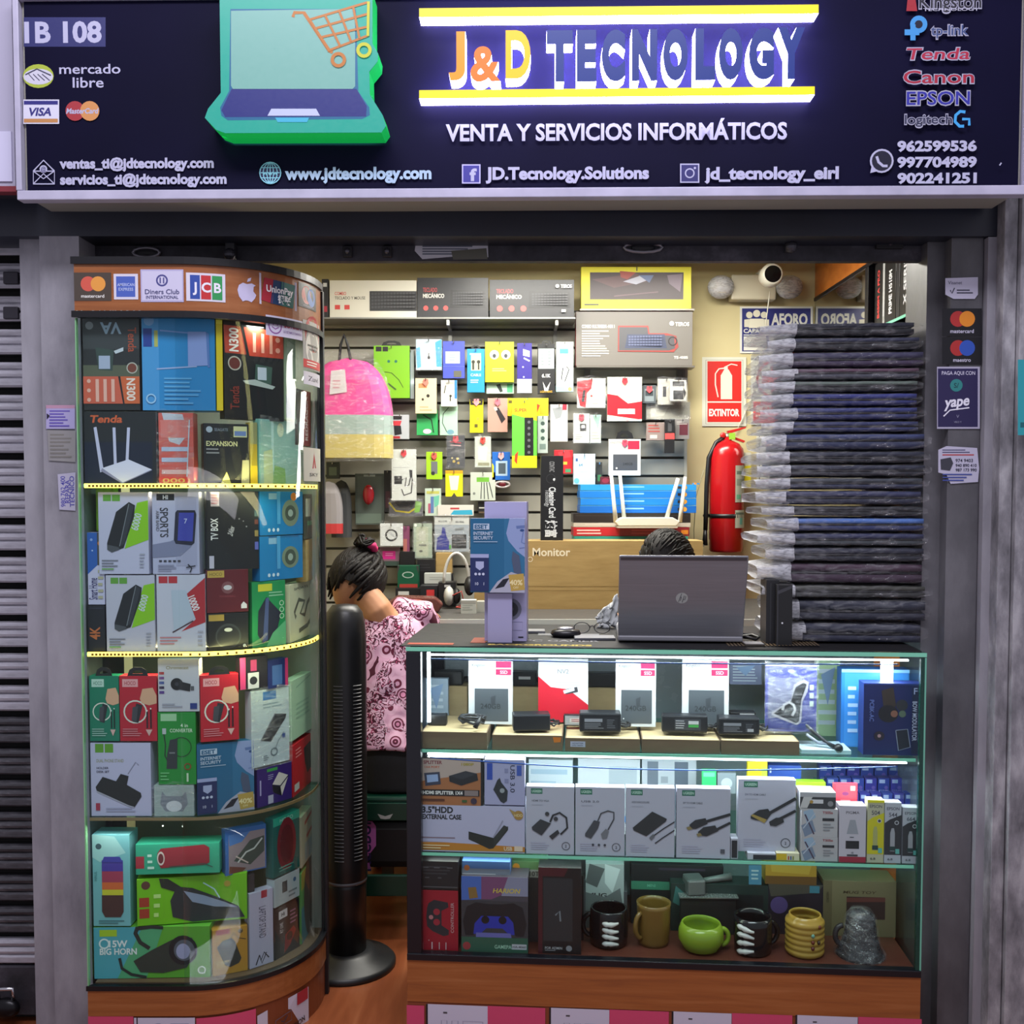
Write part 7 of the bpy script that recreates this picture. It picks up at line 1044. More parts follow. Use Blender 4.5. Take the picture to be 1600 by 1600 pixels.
# tall black strip light box, in front of the slatwall, stands on the carton
# ---- low desk behind the counter with the monitor carton
dk = empty('work_desk', (0, 0, 0), 'white-edged work desk against the back wall', 'desk'); zd = Z(968, 3.62)
MB().box(X(560, 3.62), 1.15, 3.62, 4.36, zd-.02, zd, M('4a4846', .5)).build('desk_top', dk); MB().box(X(560, 3.62), 1.15, 3.612, 3.62, zd-.025, zd+.001, M('c8ccc4', .4)).build('edge_strip', dk)
for xx, yy in ((-.45, 3.66), (1.1, 3.66), (-.45, 4.3), (1.1, 4.3)): MB().box(xx-.02, xx+.02, yy-.02, yy+.02, 0, zd-.02, M('5a5854', .5)).build('leg', dk)
mb_ = item('monitor_carton', 'large brown monitor carton with white printed word, on the desk', 'box', None, (741, 845, 1098, 962), 3.95, .16, MCARD, [('t', 'Monitor', .255, .16, .12, 'e8dcc0', dict(w=.165, b=.02)), ('g', .245, .27, .01, .003, 'e8dcc0'), ('r', 0, .66, 1, .67, '8f7340'), ('r', 0, .72, 1, .725, '8f7340')], z0=zd, side=MCARD)
zmt = Z(845, 3.95)
a = Art(.06, .09); draw(a, [('r', 0, 0, 1, 1, 'd0c8b4'), ('f', .1, .2, .8, .6, 3, 'b0a890')]); q = a.mb.build('shipping_label', mb_, fix=False); q.location = (.16, 0, 0)
item('cleaning_box', 'tall black box with sideways white lettering standing on the monitor carton', 'box', None, (845, 712, 880, 845), 3.97, .05, '17181b', [('t', 'CONTAC', .5, .13, .06, '8a8c90', dict(rot=-90, al='c', w=.12)), ('o', .6, .28, .06, 'c8ccd0'), ('g', .45, .27, .2, .02, '3a3c40'), ('t', 'Cleaning Card', .52, .55, .08, 'd8dce0', dict(rot=-90, al='c', w=.36, b=.02)), ('t', 'Technology', .3, .5, .05, 'a8acb0', dict(rot=-90, al='c', w=.2)), ('t', '炫富', .45, .86, .11, 'd8dce0', dict(rot=-90, al='c', w=.2, b=.02))], z0=zmt)
# ledge with blue router boxes and the white router
zl = wall_shelf('router_ledge', 'metal ledge carrying the stack of router boxes', 893, 1100, 851, .24); YL = YW-.235
gr = 'flat boxes stacked on the router ledge'
def flat(label, px0, px1, py0, py1, c, art, Y=YL, side=None, name='router_box'):
    return item(name, label, 'box', gr, (px0, py0, px1, py1), Y, .17, c, art, side=side)
flat('teal box at the bottom of the ledge stack', 897, 1075, 838, 850.3, '3aa08c', [('o', .2, .5, .01, '1f5a50'), ('r', .3, .3, .9, .4, '5ab8a4')])
flat('red box with white stripes above the teal one on the ledge', 896, 1077, 824, 837.5, 'c02830', [('f', .03, .2, .3, .9, 2, 'f0d0c8'), ('r', .4, .0, 1, 1, '8a2430'), ('f', .5, .2, .9, .9, 2, 'b04048'), ('r', .93, .3, .99, .8, 'e08a30')])
flat('white box between the red and black boxes on the ledge', 896, 1079, 817, 823.5, 'c4bcb0', [('r', .1, .3, .7, .5, 'd8d0c4')])
flat('black box under the blue router boxes', 896, 1079, 802, 816.5, '2a2422', [('r', .02, .2, .98, .3, '3a3430')])
BLN = ['lowest', 'second from the bottom', 'second from the top', 'topmost']
for i, (y0_, y1_) in enumerate(((790, 801.5), (778.5, 789.5), (767, 778), (757, 766.5))):
    flat('bright blue router box, %s of four in the stack' % BLN[i], 906+(i % 2), 1088, y0_, y1_, ['1a6ac8', '1f7fd8', '1c78d0', '2a92dc'][i], [('r', .35, .3, .55, .5, '8ac4f0'), ('r', 0, .0, 1, .06, '5ab0e8'), ('o', .9, .5, .02, 'e0a040'), ('r', .84, .3, .87, .7, '3a3030')])
item('price_card', 'small blue card sticking out right of the router boxes', 'card', None, (1082, 755, 1093, 770), YL+.02, .004, '2f8ad0', [('o', .4, .6, .2, 'e08a3a')], z0=Z(756.8, YL))
rt = empty('router', (X(1012, YL-.03, 815), YL+.08, Z(757, YL)+.001), 'white router with four upright aerials leaning on the blue boxes', 'router')
# router rests in front on the black box step: its own small stand-off shelf
rt.location = (X(1012, YL-.09, 815), YL-.085, Z(822, YL-.09))
MB().prism([(-.115, 0), (.115, .0), (.13, .018), (.10, .034), (-.10, .034), (-.13, .018)], 0, .075, M('d8d8cc', .3)).build('housing', rt, bevel=.003)
for x_, l_, t_, y_ in ((-.125, .20, -.02, .01), (-.085, .20, -.02, .06), (.085, .16, .30, .06), (.13, .18, .02, .01)):
    MB().tube([(x_, y_, .015), (x_+t_*.3, y_, .015+l_*.3), (x_+t_, y_, .015+l_)] if t_ < .3 else [(x_-.0, y_, .03), (x_+.045, y_, .03+l_)], [.009, .008, .0065][:2 if t_ >= .3 else 3], M('dcdcd2', .3), 10).build('aerial', rt, smooth=True)
bk = MB().box(rt.location.x-.12, rt.location.x+.12, rt.location.y+.0, YL-.001, rt.location.z-.008, rt.location.z-.0008, M('b4ada0', .4)).build('small_tray', None); put(bk, 'thin tray holding the white router in front of the boxes', 'tray')
# clutter on the desk, left of the carton
gd = 'clutter on the desk'
def desk(name, label, cat, r, Y, d, c, art=(), z0=None, **k): return item(name, label, cat, gd, r, Y, d, c, art, z0=zd if z0 is None else z0, **k)
desk('mouse_box', 'dark green dome-shaped mouse pack with a red foot on the desk', 'box', (621, 884, 654, 918), 4.16, .05, '0f5038', [('p', [(0, 0), (.12, 0), (0, .4)], '3a3a38'), ('p', [(1, 0), (.88, 0), (1, .4)], '3a3a38'), ('o', .5, .42, .28, 'a8b8b0', .55), ('o', .5, .42, .22, '14583e', .5), ('r', .1, .84, .95, 1, 'a83a34')], z0=Z(918, 4.16))
desk('carton', 'black carton standing under the dark green mouse pack', 'box', (618, 919, 660, 960), 4.14, .08, '202022', [('r', .1, .2, .5, .5, 'c8c8c4')])
desk('carton', 'black carton with a red square, middle of the desk clutter', 'box', (657, 915, 684, 958), 4.05, .08, '232428', [('r', .35, .2, .8, .6, 'c83a3c'), ('r', 0, .0, 1, .03, '4a4a50')])
desk('carton', 'taller black carton right of the one with a red square', 'box', (685, 910, 712, 962), 4.03, .08, '1c1c1f', [('r', .35, .1, .7, .2, 'c8c8cc')])
desk('carton', 'black carton at the back against the slatwall', 'box', (625, 862, 648, 884), 4.28, .05, '1a1a1c', [], z0=Z(884, 4.28))
desk('carton', 'tall black carton at the back of the desk clutter', 'box', (652, 874, 680, 958), 4.22, .06, '1b1b1d', [('f', .1, .1, .9, .3, 3, '2c2c30')])
desk('paper_box', 'slim white box tilted above the black cartons', 'box', (663, 896, 704, 912), 4.12, .05, 'b8bcb8', [('f', .2, .3, .9, .7, 2, 'a0a4a0')], z0=Z(912, 4.12))
desk('carton', 'black carton carrying the slim white box', 'box', (664, 913, 702, 958), 4.12, .06, '242426', [])
desk('kraft_box', 'small plain tan box under the circuit blister', 'box', (681, 864, 706, 896), 4.25, .06, MCARD, [], z0=Z(896, 4.25))
desk('carton', 'black carton behind the headphones carrying the small tan box', 'box', (681, 897, 708, 958), 4.25, .06, '1f1f22', [])
desk('white_box', 'small white box on the desk beside the blue security box', 'box', (720, 938, 744, 965), 3.80, .05, 'c8ccc4', [('f', .1, .3, .8, .8, 3, 'a8b0a8'), ('r', 0, 0, 1, .2, 'b0b0a8')])
desk('white_box', 'second small white box beside the first on the desk', 'box', (745, 940, 757, 966), 3.84, .05, 'b0b0a8', [])
o = empty('flat_packet', (X(655, 3.9, 950), 3.80, zd+.003), 'reddish transparent packet with dark ends lying on the desk', 'packet', gd, .1)
MB().prism([(-.10, .004), (.08, -.0), (.10, .03), (.07, .055), (-.07, .06), (-.11, .035)], 0, .09, M('6a3c36', .25)).build('packet_body', o, bevel=.006); MB().ball((-.01, -.004, .03), .035, M('b04a30', .3), 1.6, .2, .6).build('orange_patch', o, smooth=True)
hp = empty('headphones', (X(722, 4.0, 925), 3.98, zd), 'white-banded headphones propped beside the blue security box', 'headphones', gd)
hz = Z(862, 4.0)-zd; MB().tube([(-.02+.05*math.cos(t)*1.0, 0, hz*.45+hz*.53*math.sin(t)) for t in [PI*.0+PI*i/14 for i in range(15)]], .006, M('c8c8c4', .3), 8).build('headband', hp, smooth=True)
MB().ball((-.05, 0, hz*.22), .035, M('c4c4be', .3), .6, 1, 1.1).ball((-.02, 0, hz*.22), .026, M('1c1c1e', .5), .6, 1, 1.2).build('ear_cup', hp, smooth=True); MB().ball((.03, .0, hz*.4), .035, M('1c1c1e', .5), .6, 1, 1.1).build('ear_cup', hp, smooth=True)
MB().tube([(-.04, -.02, .05), (.0, -.03, .07), (.01, -.02, .02), (-.02, -.03, .008), (.02, -.04, .006)], .003, M('a83a34', .4), 6).build('cord', hp, smooth=True)
# ================================================================ right part of the back wall
RA, RB = V2(.5, 4.445), V2(1.6, 4.445)
def wsign(name, label, rect, art): return sticker(name, label, 'sign', RA, RB, rect, art, 'printed signs on the back wall')
RD = 'd02a24'
ex = [('r', 0, 0, 1, 1, 'd4d4c4'), ('r', .08, .04, .93, .97, '8a8a80'), ('r', .09, .045, .92, .965, 'd4d4c4'), ('r', .12, .06, .89, .64, RD), ('r', .12, .66, .89, .94, RD), ('t', 'EXTINTOR', .5, .8, .1, 'e8e4d8', dict(al='c', w=.7, b=.04)), ('r', .42, .26, .68, .61, 'd8d8c8'), ('p', [(.42, .27), (.5, .18), (.6, .18), (.68, .27)], 'd8d8c8'), ('r', .5, .14, .58, .2, 'd8d8c8'), ('l', [(.5, .15), (.66, .1), (.8, .12)], .025, 'd8d8c8'), ('l', [(.52, .16), (.38, .17), (.3, .24), (.3, .4), (.36, .58)], .03, 'd8d8c8')]
wsign('extinguisher_sign', 'red sign with a white extinguisher shape on the beige wall', (1097, 558, 1166, 666), ex)
wsign('capacity_sign', 'navy and white capacity sign with three people figures on the beige wall', (1156, 479, 1270, 552), [('r', 0, 0, 1, 1, 'd4d4cc'), ('r', .03, .04, .97, .96, '262c70'), ('o', .13, .18, .045, 'd8d4c0'), ('o', .33, .18, .045, 'd8d4c0'), ('p', [(.06, .28), (.2, .26), (.2, .44), (.06, .44)], 'd8d4c0'), ('p', [(.26, .26), (.4, .28), (.4, .44), (.26, .44)], 'd8d4c0'), ('o', .23, .15, .05, 'e0dcc8'), ('p', [(.14, .26), (.32, .26), (.34, .46), (.12, .46)], 'e0dcc8'), ('t', 'AFORO', .43, .27, .24, 'd8d8d0', dict(w=.5, b=.04)), ('t', 'CAPACIDAD MAXIMA', .05, .52, .09, 'd8d8d0', dict(w=.85, b=.03)), ('r', .05, .6, .95, .62, 'd8d8d0'), ('r', .05, .64, .36, .94, 'd4d4cc'), ('r', .4, .64, .95, .94, 'd4d4cc')])
wsign('first_aid_sign', 'white sign with a red ringed cross and red lettering', (1173, 557, 1252, 664), [('r', 0, 0, 1, 1, 'd4d4c4'), ('g', .5, .33, .37, .045, RD), ('r', .4, .14, .6, .54, RD), ('r', .22, .28, .78, .4, RD), ('r', .05, .66, .95, .97, RD), ('t', 'BOTIQUIN', .5, .76, .1, 'e8e4d8', dict(al='c', w=.8, b=.04)), ('t', 'PRIMEROS AUXILIOS', .5, .87, .04, 'e8e4d8', dict(al='c', w=.8))])
wsign('cctv_sign', 'white sign with a dark round-cornered border low on the beige wall', (1182, 671, 1240, 762), [('r', 0, 0, 1, 1, 'd0d0c4'), ('l', [(.08, .1), (.14, .05), (.86, .05), (.92, .1), (.92, .9), (.86, .94), (.14, .94), (.08, .9), (.08, .1)], .02, '2a2c34'), ('t', 'ZONA', .4, .2, .08, 'b03a34', dict(al='c', w=.4, rot=30)), ('g', .45, .4, .15, .02, 'b03a34'), ('r', .15, .58, .38, .7, '1f2c54'), ('t', 'PROHIBIDO', .5, .78, .05, 'b04a44', dict(al='c', w=.6)), ('f', .15, .84, .8, .9, 2, 'b04a44')])
# fire extinguisher
Yx = 4.34; fx = X(1135, Yx, 790); zb_ = Z(862, Yx); zt_ = Z(690, Yx)
fe = empty('fire_extinguisher', (fx, Yx, zb_), 'red fire extinguisher with black hose on the beige wall', 'extinguisher')
RED = M('b0141a', .22); rr = .073; Hh = zt_-zb_
MB().lathe([(rr*.9, 0), (rr*.97, .008), (rr*.97, .05), (rr, .055), (rr, Hh*.86), (rr*.93, Hh*.93), (rr*.7, Hh*.98), (.02, Hh*1.01), (.018, Hh*1.04), (.0001, Hh*1.04)], RED, n=40).build('cylinder', fe, smooth=True)
MB().tube([(0, 0, Hh), (0, 0, Hh+.035)], .016, M('9a9a8c', .3, .8), 12).build('valve', fe, smooth=True)
MB().prism([(.0, Hh+.03), (.075, Hh+.055), (.08, Hh+.063), (.0, Hh+.045)], -.01, .01, M('b82420', .3)).build('lever', fe, bevel=.001); MB().prism([(.0, Hh+.02), (.07, Hh-.005), (.075, Hh+.003), (.0, Hh+.03)], -.01, .01, M('b82420', .3)).build('lever', fe, bevel=.001)
MB().box(.005, .03, -.022, -.012, Hh+.008, Hh+.035, M('8fc03a', .4)).build('seal', fe); MB().ball((-.02, -.015, Hh+.025), .013, M('b02420', .3), 1, .5, 1).build('gauge', fe, smooth=True)
MB().tube([(-.015, -.01, Hh+.02), (-.05, -.02, Hh-.005), (-.08, -.02, Hh*.85), (-.088, -.02, Hh*.6), (-.09, -.02, Hh*.35), (-.092, -.02, Hh*.2)], [.008, .009, .010, .010, .010, .009], M('17171a', .4), 10).build('hose', fe, smooth=True)
MB().tube([(-.092, -.02, Hh*.2), (-.094, -.02, Hh*.06)], [.008, .012], M('17171a', .4), 10).build('nozzle', fe, smooth=True)
MB().lathe([(rr+.002, Hh*.31), (rr+.002, Hh*.345)], M('17171a', .4), n=40).tube([(-rr, -.01, Hh*.33), (-.1, -.02, Hh*.33)], .006, M('17171a', .4), 8).build('strap', fe, smooth=True)
ea = Art(1, 1, lambda s, z: (s, z), lambda s, y, z: ((rr+.001-y)*math.sin(s/rr), -(rr+.001-y)*math.cos(s/rr), z))
def erect(a0, a1, q0, q1, c): ea.rect(a0, q0, a1, q1, c)
erect(.022, .085, Hh*.45, Hh*.78, 'b4b8a4'); erect(.028, .08, Hh*.7, Hh*.73, '6a7a6a'); erect(.028, .08, Hh*.6, Hh*.66, '8a9484'); erect(.028, .05, Hh*.48, Hh*.52, '6ab088'); erect(.055, .08, Hh*.48, Hh*.52, 'b85a50'); erect(.022, .085, Hh*.22, Hh*.38, 'b4b8a4'); erect(.045, .065, Hh*.25, Hh*.31, '6ab0a0'); erect(.025, .08, Hh*.34, Hh*.36, '5a6a5a')
ea.mb.build('labels', fe, fix=False)
MB().box(.07, .1, -.01, -.008, Hh*.58, Hh*.78, M('d8c818', .4)).box(.07, .1, -.008, -.0075, Hh*.78, Hh*.9, M('c8c4b4', .4)).build('inspection_tag', fe)
MB().box(-.012, .012, rr-.004, 4.45-Yx-.001, Hh*.8, Hh*.9, M('8a8a84', .4, .5)).build('wall_bracket', fe)
MB().tube([(-.10, -.02, Hh*.75), (-.125, .02, Hh*.5), (-.13, .04, Hh*.2), (-.12, .06, -.08)], .0018, M('8a8468', .5), 5).build('loose_wire', fe, smooth=True)
# emergency lamp and camera
el = empty('emergency_lamp', (X(1180, 4.38, 450), 4.38, Z(468, 4.38)), 'white emergency light box with two wrapped lamp heads, high on the wall', 'lamp')
MB().box(-.10, .09, 0, .068, .0, .105, M('ccc4ac', .45)).build('battery_box', el, bevel=.006)
for sx in (-1, 1):
    c = (sx*.145, .0, .052); MB().lathe([(.038, -.03), (.045, .0), (.03, .04)], M('b8ac98', .4), (c[0], c[1], c[2]), 10).build('lamp_head', el, smooth=True); MB().ball(c, .052, MBAGEND, 1.1, .9, .95, 14).build('bubble_wrap', el, smooth=True)
sc = empty('security_camera', (X(1203, 4.22, 432), 4.22, Z(432, 4.22)), 'round white security camera with a black face above the emergency lamp', 'camera')
b = MB(); b.T = Matrix.Rotation(PI/2, 4, 'X'); b.lathe([(.0001, -.04), (.03, -.035), (.045, -.01), (.047, .03), (.042, .045), (.036, .05)], M('d0ccbc', .35), n=28); b.build('shell', sc, smooth=True)
b = MB(); b.T = Matrix.Rotation(PI/2, 4, 'X'); b.lathe([(.037, .046), (.034, .05), (.0001, .051)], M('0c0c0e', .1), n=28); b.build('lens_face', sc)
MB().tube([(0, .03, .02), (0, .14, .05), (0, .229, .05)], .012, M('c8c4b4', .4), 10).build('mount_arm', sc, smooth=True)
pts = [(X(1203, 4.30, 455), 4.30, Z(455, 4.30)), (X(1196, 4.36, 510), 4.36, Z(510, 4.36)), (X(1188, 4.43, 560), 4.435, Z(560, 4.43)), (X(1175, 4.43, 620), 4.435, Z(620, 4.43)), (X(1160, 4.43, 655), 4.435, Z(655, 4.43)), (X(1150, 4.43, 675), 4.435, Z(675, 4.43))]
put(MB().tube(pts, .0022, M('d8d4c4', .4), 6).build('loose_wire', None, smooth=True), 'thin white wire trailing from the camera down to the extinguisher', 'wire')
# wall cabinet on the right: wooden cornice, mirror glass, black posts, stacked component boxes
xc = 1.300
wc = empty('wall_cabinet', (xc, 0, 0), 'glass-fronted wall cabinet with orange wooden cornice on the right', 'cabinet')
OR = noisy('orange_laminate', [(.3, 'a85a20'), (.7, 'c47832')], (1, 6, 14), 5, .35, .02, nscale=2)
zc = Z(463, 4.4)
MB().box(0, .30, 3.0, 4.44, zc, 2.495, OR).build('cornice', wc); MB().box(-.004, .30, 2.998, 4.44, zc-.014, zc, TR).build('cornice_trim', wc)
MM = nodemat('dark_mirror', lambda nt, b: (b.inputs['Base Color'].__setattr__('default_value', (.62, .62, .6, 1)), b.inputs['Metallic'].__setattr__('default_value', 1), b.inputs['Roughness'].__setattr__('default_value', .03)))
MB().box(.0, .006, 3.80, 4.44, zc-1.1, zc-.014, MM).build('mirror_pane', wc); MB().box(-.004, .02, 3.765, 3.80, 0, zc-.014, TR).build('post', wc, bevel=.002); MB().box(.0, .02, 3.0, 3.03, 0, zc-.014, TR).build('post', wc)
MB().box(.28, .30, 3.0, 4.44, 0, zc-.014, M('3a3028', .6)).build('back_board', wc); MB().box(.02, .28, 4.42, 4.44, 0, zc, M('3a3028', .6)).build('end_board', wc); MB().box(.006, .3, 3.03, 4.42, .0, zc-1.1, OR).build('base_unit', wc)
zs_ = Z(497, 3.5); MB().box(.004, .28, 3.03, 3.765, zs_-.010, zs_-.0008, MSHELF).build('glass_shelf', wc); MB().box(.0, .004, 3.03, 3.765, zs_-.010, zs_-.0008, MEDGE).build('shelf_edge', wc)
MB().box(.01, .02, 3.05, 3.06, zs_, zc-.02, M('f0f4f8', .3, 0, 3)).build('light_strip', wc)
yb = 3.74
for i, (wd, hh, cc, t1, t2, lb) in enumerate(((.075, .34, '131316', 'B450M A PRO', 'msi', 'black component box spine with red lettering, nearest the cabinet post'), (.02, .32, '8a8a88', '', '', 'thin silver box spine in the wall cabinet'), (.10, .30, '131316', 'PRIME H510M', 'ASUS', 'black component box spine with large white lettering'), (.03, .35, '26262a', '', 'MSI', 'narrow dark spine beside the large-lettered box'), (.09, .36, '151518', 'X SERIES', 'PRO', 'black component box at the open end of the wall cabinet'), (.08, .34, '3a3c42', 'GAMING', '', 'dark grey component box nearest the opening'))):
    o = empty('component_box', (xc+.012, yb, zs_), lb, 'box', 'component boxes in the wall cabinet', -PI/2)
    MB().box(0, wd, 0, .22, 0, hh, M(cc, .3)).build('carton', o, bevel=.0008)
    a = Art(wd, hh, lambda x, y, wd=wd, hh=hh: (x*wd, (1-y)*hh))
    if t1: a.text(t1, .5, .65, wd*.28, 'c03a38' if i == 0 else 'd8d8dc', w=hh*.5, al='c', rot=90, b=.03)
    if t2: a.text(t2, .5, .22, wd*.25, 'd8d8dc', w=hh*.2, al='c', rot=90, b=.03)
    if not t1 and not t2: a.rect(.1, .1, .9, .9, 'a8a8a8')
    if a.mb.v: a.mb.build('printed_front', o, fix=False)
    yb -= wd+.004
# ================================================================ things standing on the counter
CTZ = CZ-.0055
def top_xy(px, gap, py=990): Y = Yk(px, gap); return X(px, Y, py), Y
p0 = ct.matrix_basis
m = empty('counter_mat', cw(0, 0, CTZ), 'dark rubbery mat printed with gold lettering across the counter top', 'mat', rz=CR)
MB().box(-.015, CW-.01, .006, CDP+.01, .0, .003, M('0e0d11', .65)).build('mat_sheet', m, bevel=.001)
a = Art(1, 1, lambda x, y: (x, y)); a.mb.T = Matrix(((1, 0, 0, 0), (0, 0, 1, 0), (0, -1, 0, .0032), (0, 0, 0, 1)))
a.text('BACKGROUNDS', .21, .04, .022, 'c8b040', w=.27, b=.05); a.text('COLOR', .16, .09, .022, 'c8b040', w=.10, b=.04); a.text('PC GAMER', .30, .12, .03, '8a8a90', w=.2, b=.02)
a.rect(.24, .2, .3, .3, '3a3c40'); a.rect(.33, .22, .5, .26, '7a7c80'); a.rect(.16, .06, .2, .16, '8a3a30'); a.rect(0.0, .02, .12, .05, 'b04a3a')
for k in range(26): a.rect(.83+k*.009, .05, .835+k*.009, .14, '6a5a44')
a.mb.build('printed_lettering', m, fix=False)
MT = CTZ+.0036
# tall white webcam box with the blue security box clipped on its front
g = 'boxes standing on the counter top'
def cbox(name, label, r, gap, d, c, art, z0=MT, **k): return item(name, label, 'box', g, r, Yk(r[0], gap), d, c, art, Y2=Yk(r[2], gap), z0=z0, **k)
cbox('webcam_box', 'tall white camera box standing behind the blue security box', (757, 784, 823, 990), .10, .07, 'a9a6cc', [('r', .02, .75, .98, .98, 'a3a0c6'), ('o', .62, .77, .26, '6a6c80'), ('o', .62, .77, .18, '2a2c34'), ('o', .62, .77, .07, '5a5c68'), ('l', [(.15, .86), (.9, .86), (.9, .92), (.15, .92), (.15, .86)], .015, '8a88ac'), ('r', .8, .965, .92, .975, '2a2a38'), ('r', .62, .965, .66, .97, 'a04a50')], side='8f8cb0')
yy = Yk(778, .055)
cbox('software_box', 'blue security software box with a robot face on the counter top', (735, 810, 820, 926), .058, .032, '1f628a', [('r', 0, 0, 1, .02, 'a8b0d0')]+eset(), z0=Z(926, yy), side='a8b0d0')
cbox('gadget_box', 'small pale box hidden below the blue security box', (762, 927, 800, 990), .07, .02, 'a09dc2', [], z0=MT)
# laptop, screen back towards the street
lx0, lY = top_xy(966, .085, 1000); lx1, _ = top_xy(1163, .085, 1000); lw = lx1-lx0
lp_ = empty('laptop', ((lx0+lx1)/2, lY, MT), 'open silver laptop with a round logo on its lid, back towards the street', 'laptop', rz=CR)
LID = noisy('brushed_silver', [(.3, '7f8086'), (.7, '888990')], (1, 1, 30), 3, .35, 0, metal=.35, nscale=4)
MB().box(-lw/2, lw/2, 0.0, .225, .004, .019, LID).build('base', lp_, bevel=.004); MB().box(-lw/2+.02, lw/2-.02, .05, .16, .019, .0205, M('1c1c20', .5)).build('keyboard', lp_)
lid = empty('lid', (0, .004, .016)); lid.parent = lp_; lid.rotation_euler = (math.radians(22), 0, 0)
MB().box(-lw/2, lw/2, 0, .007, 0, .235, LID).build('lid_shell', lid, bevel=.003); MB().box(-lw/2+.006, lw/2-.006, .007, .0078, .008, .23, M('0e0e12', .2)).build('screen', lid)
MB().box(-lw/2+.004, lw/2-.004, -.0006, .0, .223, .232, M('55565c', .3, .6)).build('antenna_strip', lid)
a = Art(1, 1, lambda x, y: (x, y)); a.ell(0, .115, .0155, .0155, M('a4aaa8', .3), 28); a.line([(-.008, .104), (-.001, .128)], .0018, M('5a5e62', .4)); a.line([(-.0055, .115), (-.001, .119), (-.0035, .107)], .0016, M('5a5e62', .4)); a.line([(.001, .103), (.006, .122), (.010, .120), (.0075, .111), (.003, .111)], .0016, M('5a5e62', .4))
a.mb.build('round_logo', lid, fix=False)
cbox('dock', 'black upright network box leaning beside the laptop', (1197, 906, 1217, 1003), .09, .09, '1b1c1f', [('r', .3, .05, .4, .95, '2c2d31')], side='232428')
cbox('dock', 'slanted black switch box beside the stacked sleeves', (1214, 914, 1238, 1003), .06, .09, '161719', [('r', .0, 0, .08, 1, '34353a'), ('o', .35, .62, .06, 'd8d8dc'), ('p', [(0, .1), (1, 0), (1, .05), (0, .16)], '3a3b40')], side='1e1f22')
MB_ = MB(); xx, y_ = top_xy(1180, .12); pts = [(xx-.02+.03*math.cos(t*.9), y_+.02+.03*math.sin(t*.8), MT+.006+.012*abs(math.sin(t))) for t in range(14)]
put(MB_.tube(pts, .004, M('121215', .4), 7).build('tangled_cable', None, smooth=True), 'tangled black cable between the laptop and the network boxes', 'cable')
b = MB(); xx, y_ = top_xy(884, .20, 975); o = empty('round_reader', (xx, y_, MT), 'small round black and silver gadget lying on the counter mat', 'gadget', rz=CR)
MB().lathe([(.035, 0), (.042, .008), (.038, .018), (.0001, .024)], M('1a1a1e', .3), n=28, sy=.75).build('base', o, smooth=True); MB().lathe([(.024, .020), (.02, .026), (.0001, .028)], M('a8a8ac', .25, .6), (0, 0, 0), 24, sy=.75).build('dial', o, smooth=True)
xx, y_ = top_xy(925, .24, 970); o = empty('eyeglasses', (xx, y_, MT+.002), 'thin dark eyeglasses lying on the counter', 'eyeglasses', rz=CR)
for sx in (-1, 1): MB().tube([(sx*.028+.022*math.cos(t*PI/8), 0, .018+.015*math.sin(t*PI/8)) for t in range(16)], .0013, M('222226', .3), 5, closed=True).build('rim', o, smooth=True); MB().tube([(sx*.05, 0, .02), (sx*.052, .06, .014), (sx*.05, .11, .003)], .0013, M('222226', .3), 5).build('arm', o, smooth=True)
MB().tube([(-.006, 0, .02), (0, 0, .024), (.006, 0, .02)], .0013, M('222226', .3), 5).build('bridge', o, smooth=True)
for px, gp, w_, d_, c, lb in ((835, .26, .06, .05, '6a6c70', 'grey memory card case lying behind the white camera box'), (930, .13, .11, .06, '4c4e54', 'dark grey booklet lying left of the laptop'), (1180, .05, .05, .05, '3a362f', 'brown patterned card lying right of the laptop')):
    xx, y_ = top_xy(px, gp, 985); o = empty('booklet', (xx, y_, MT), lb, 'booklet', 'flat things on the counter mat', CR+.06); MB().box(-w_/2, w_/2, 0, d_, 0, .006, M(c, .4)).build('cover', o, bevel=.001); MB().box(-w_/2+.002, w_/2-.001, .001, d_-.001, .0062, .0066, M('8f9094', .4)).build('page', o)
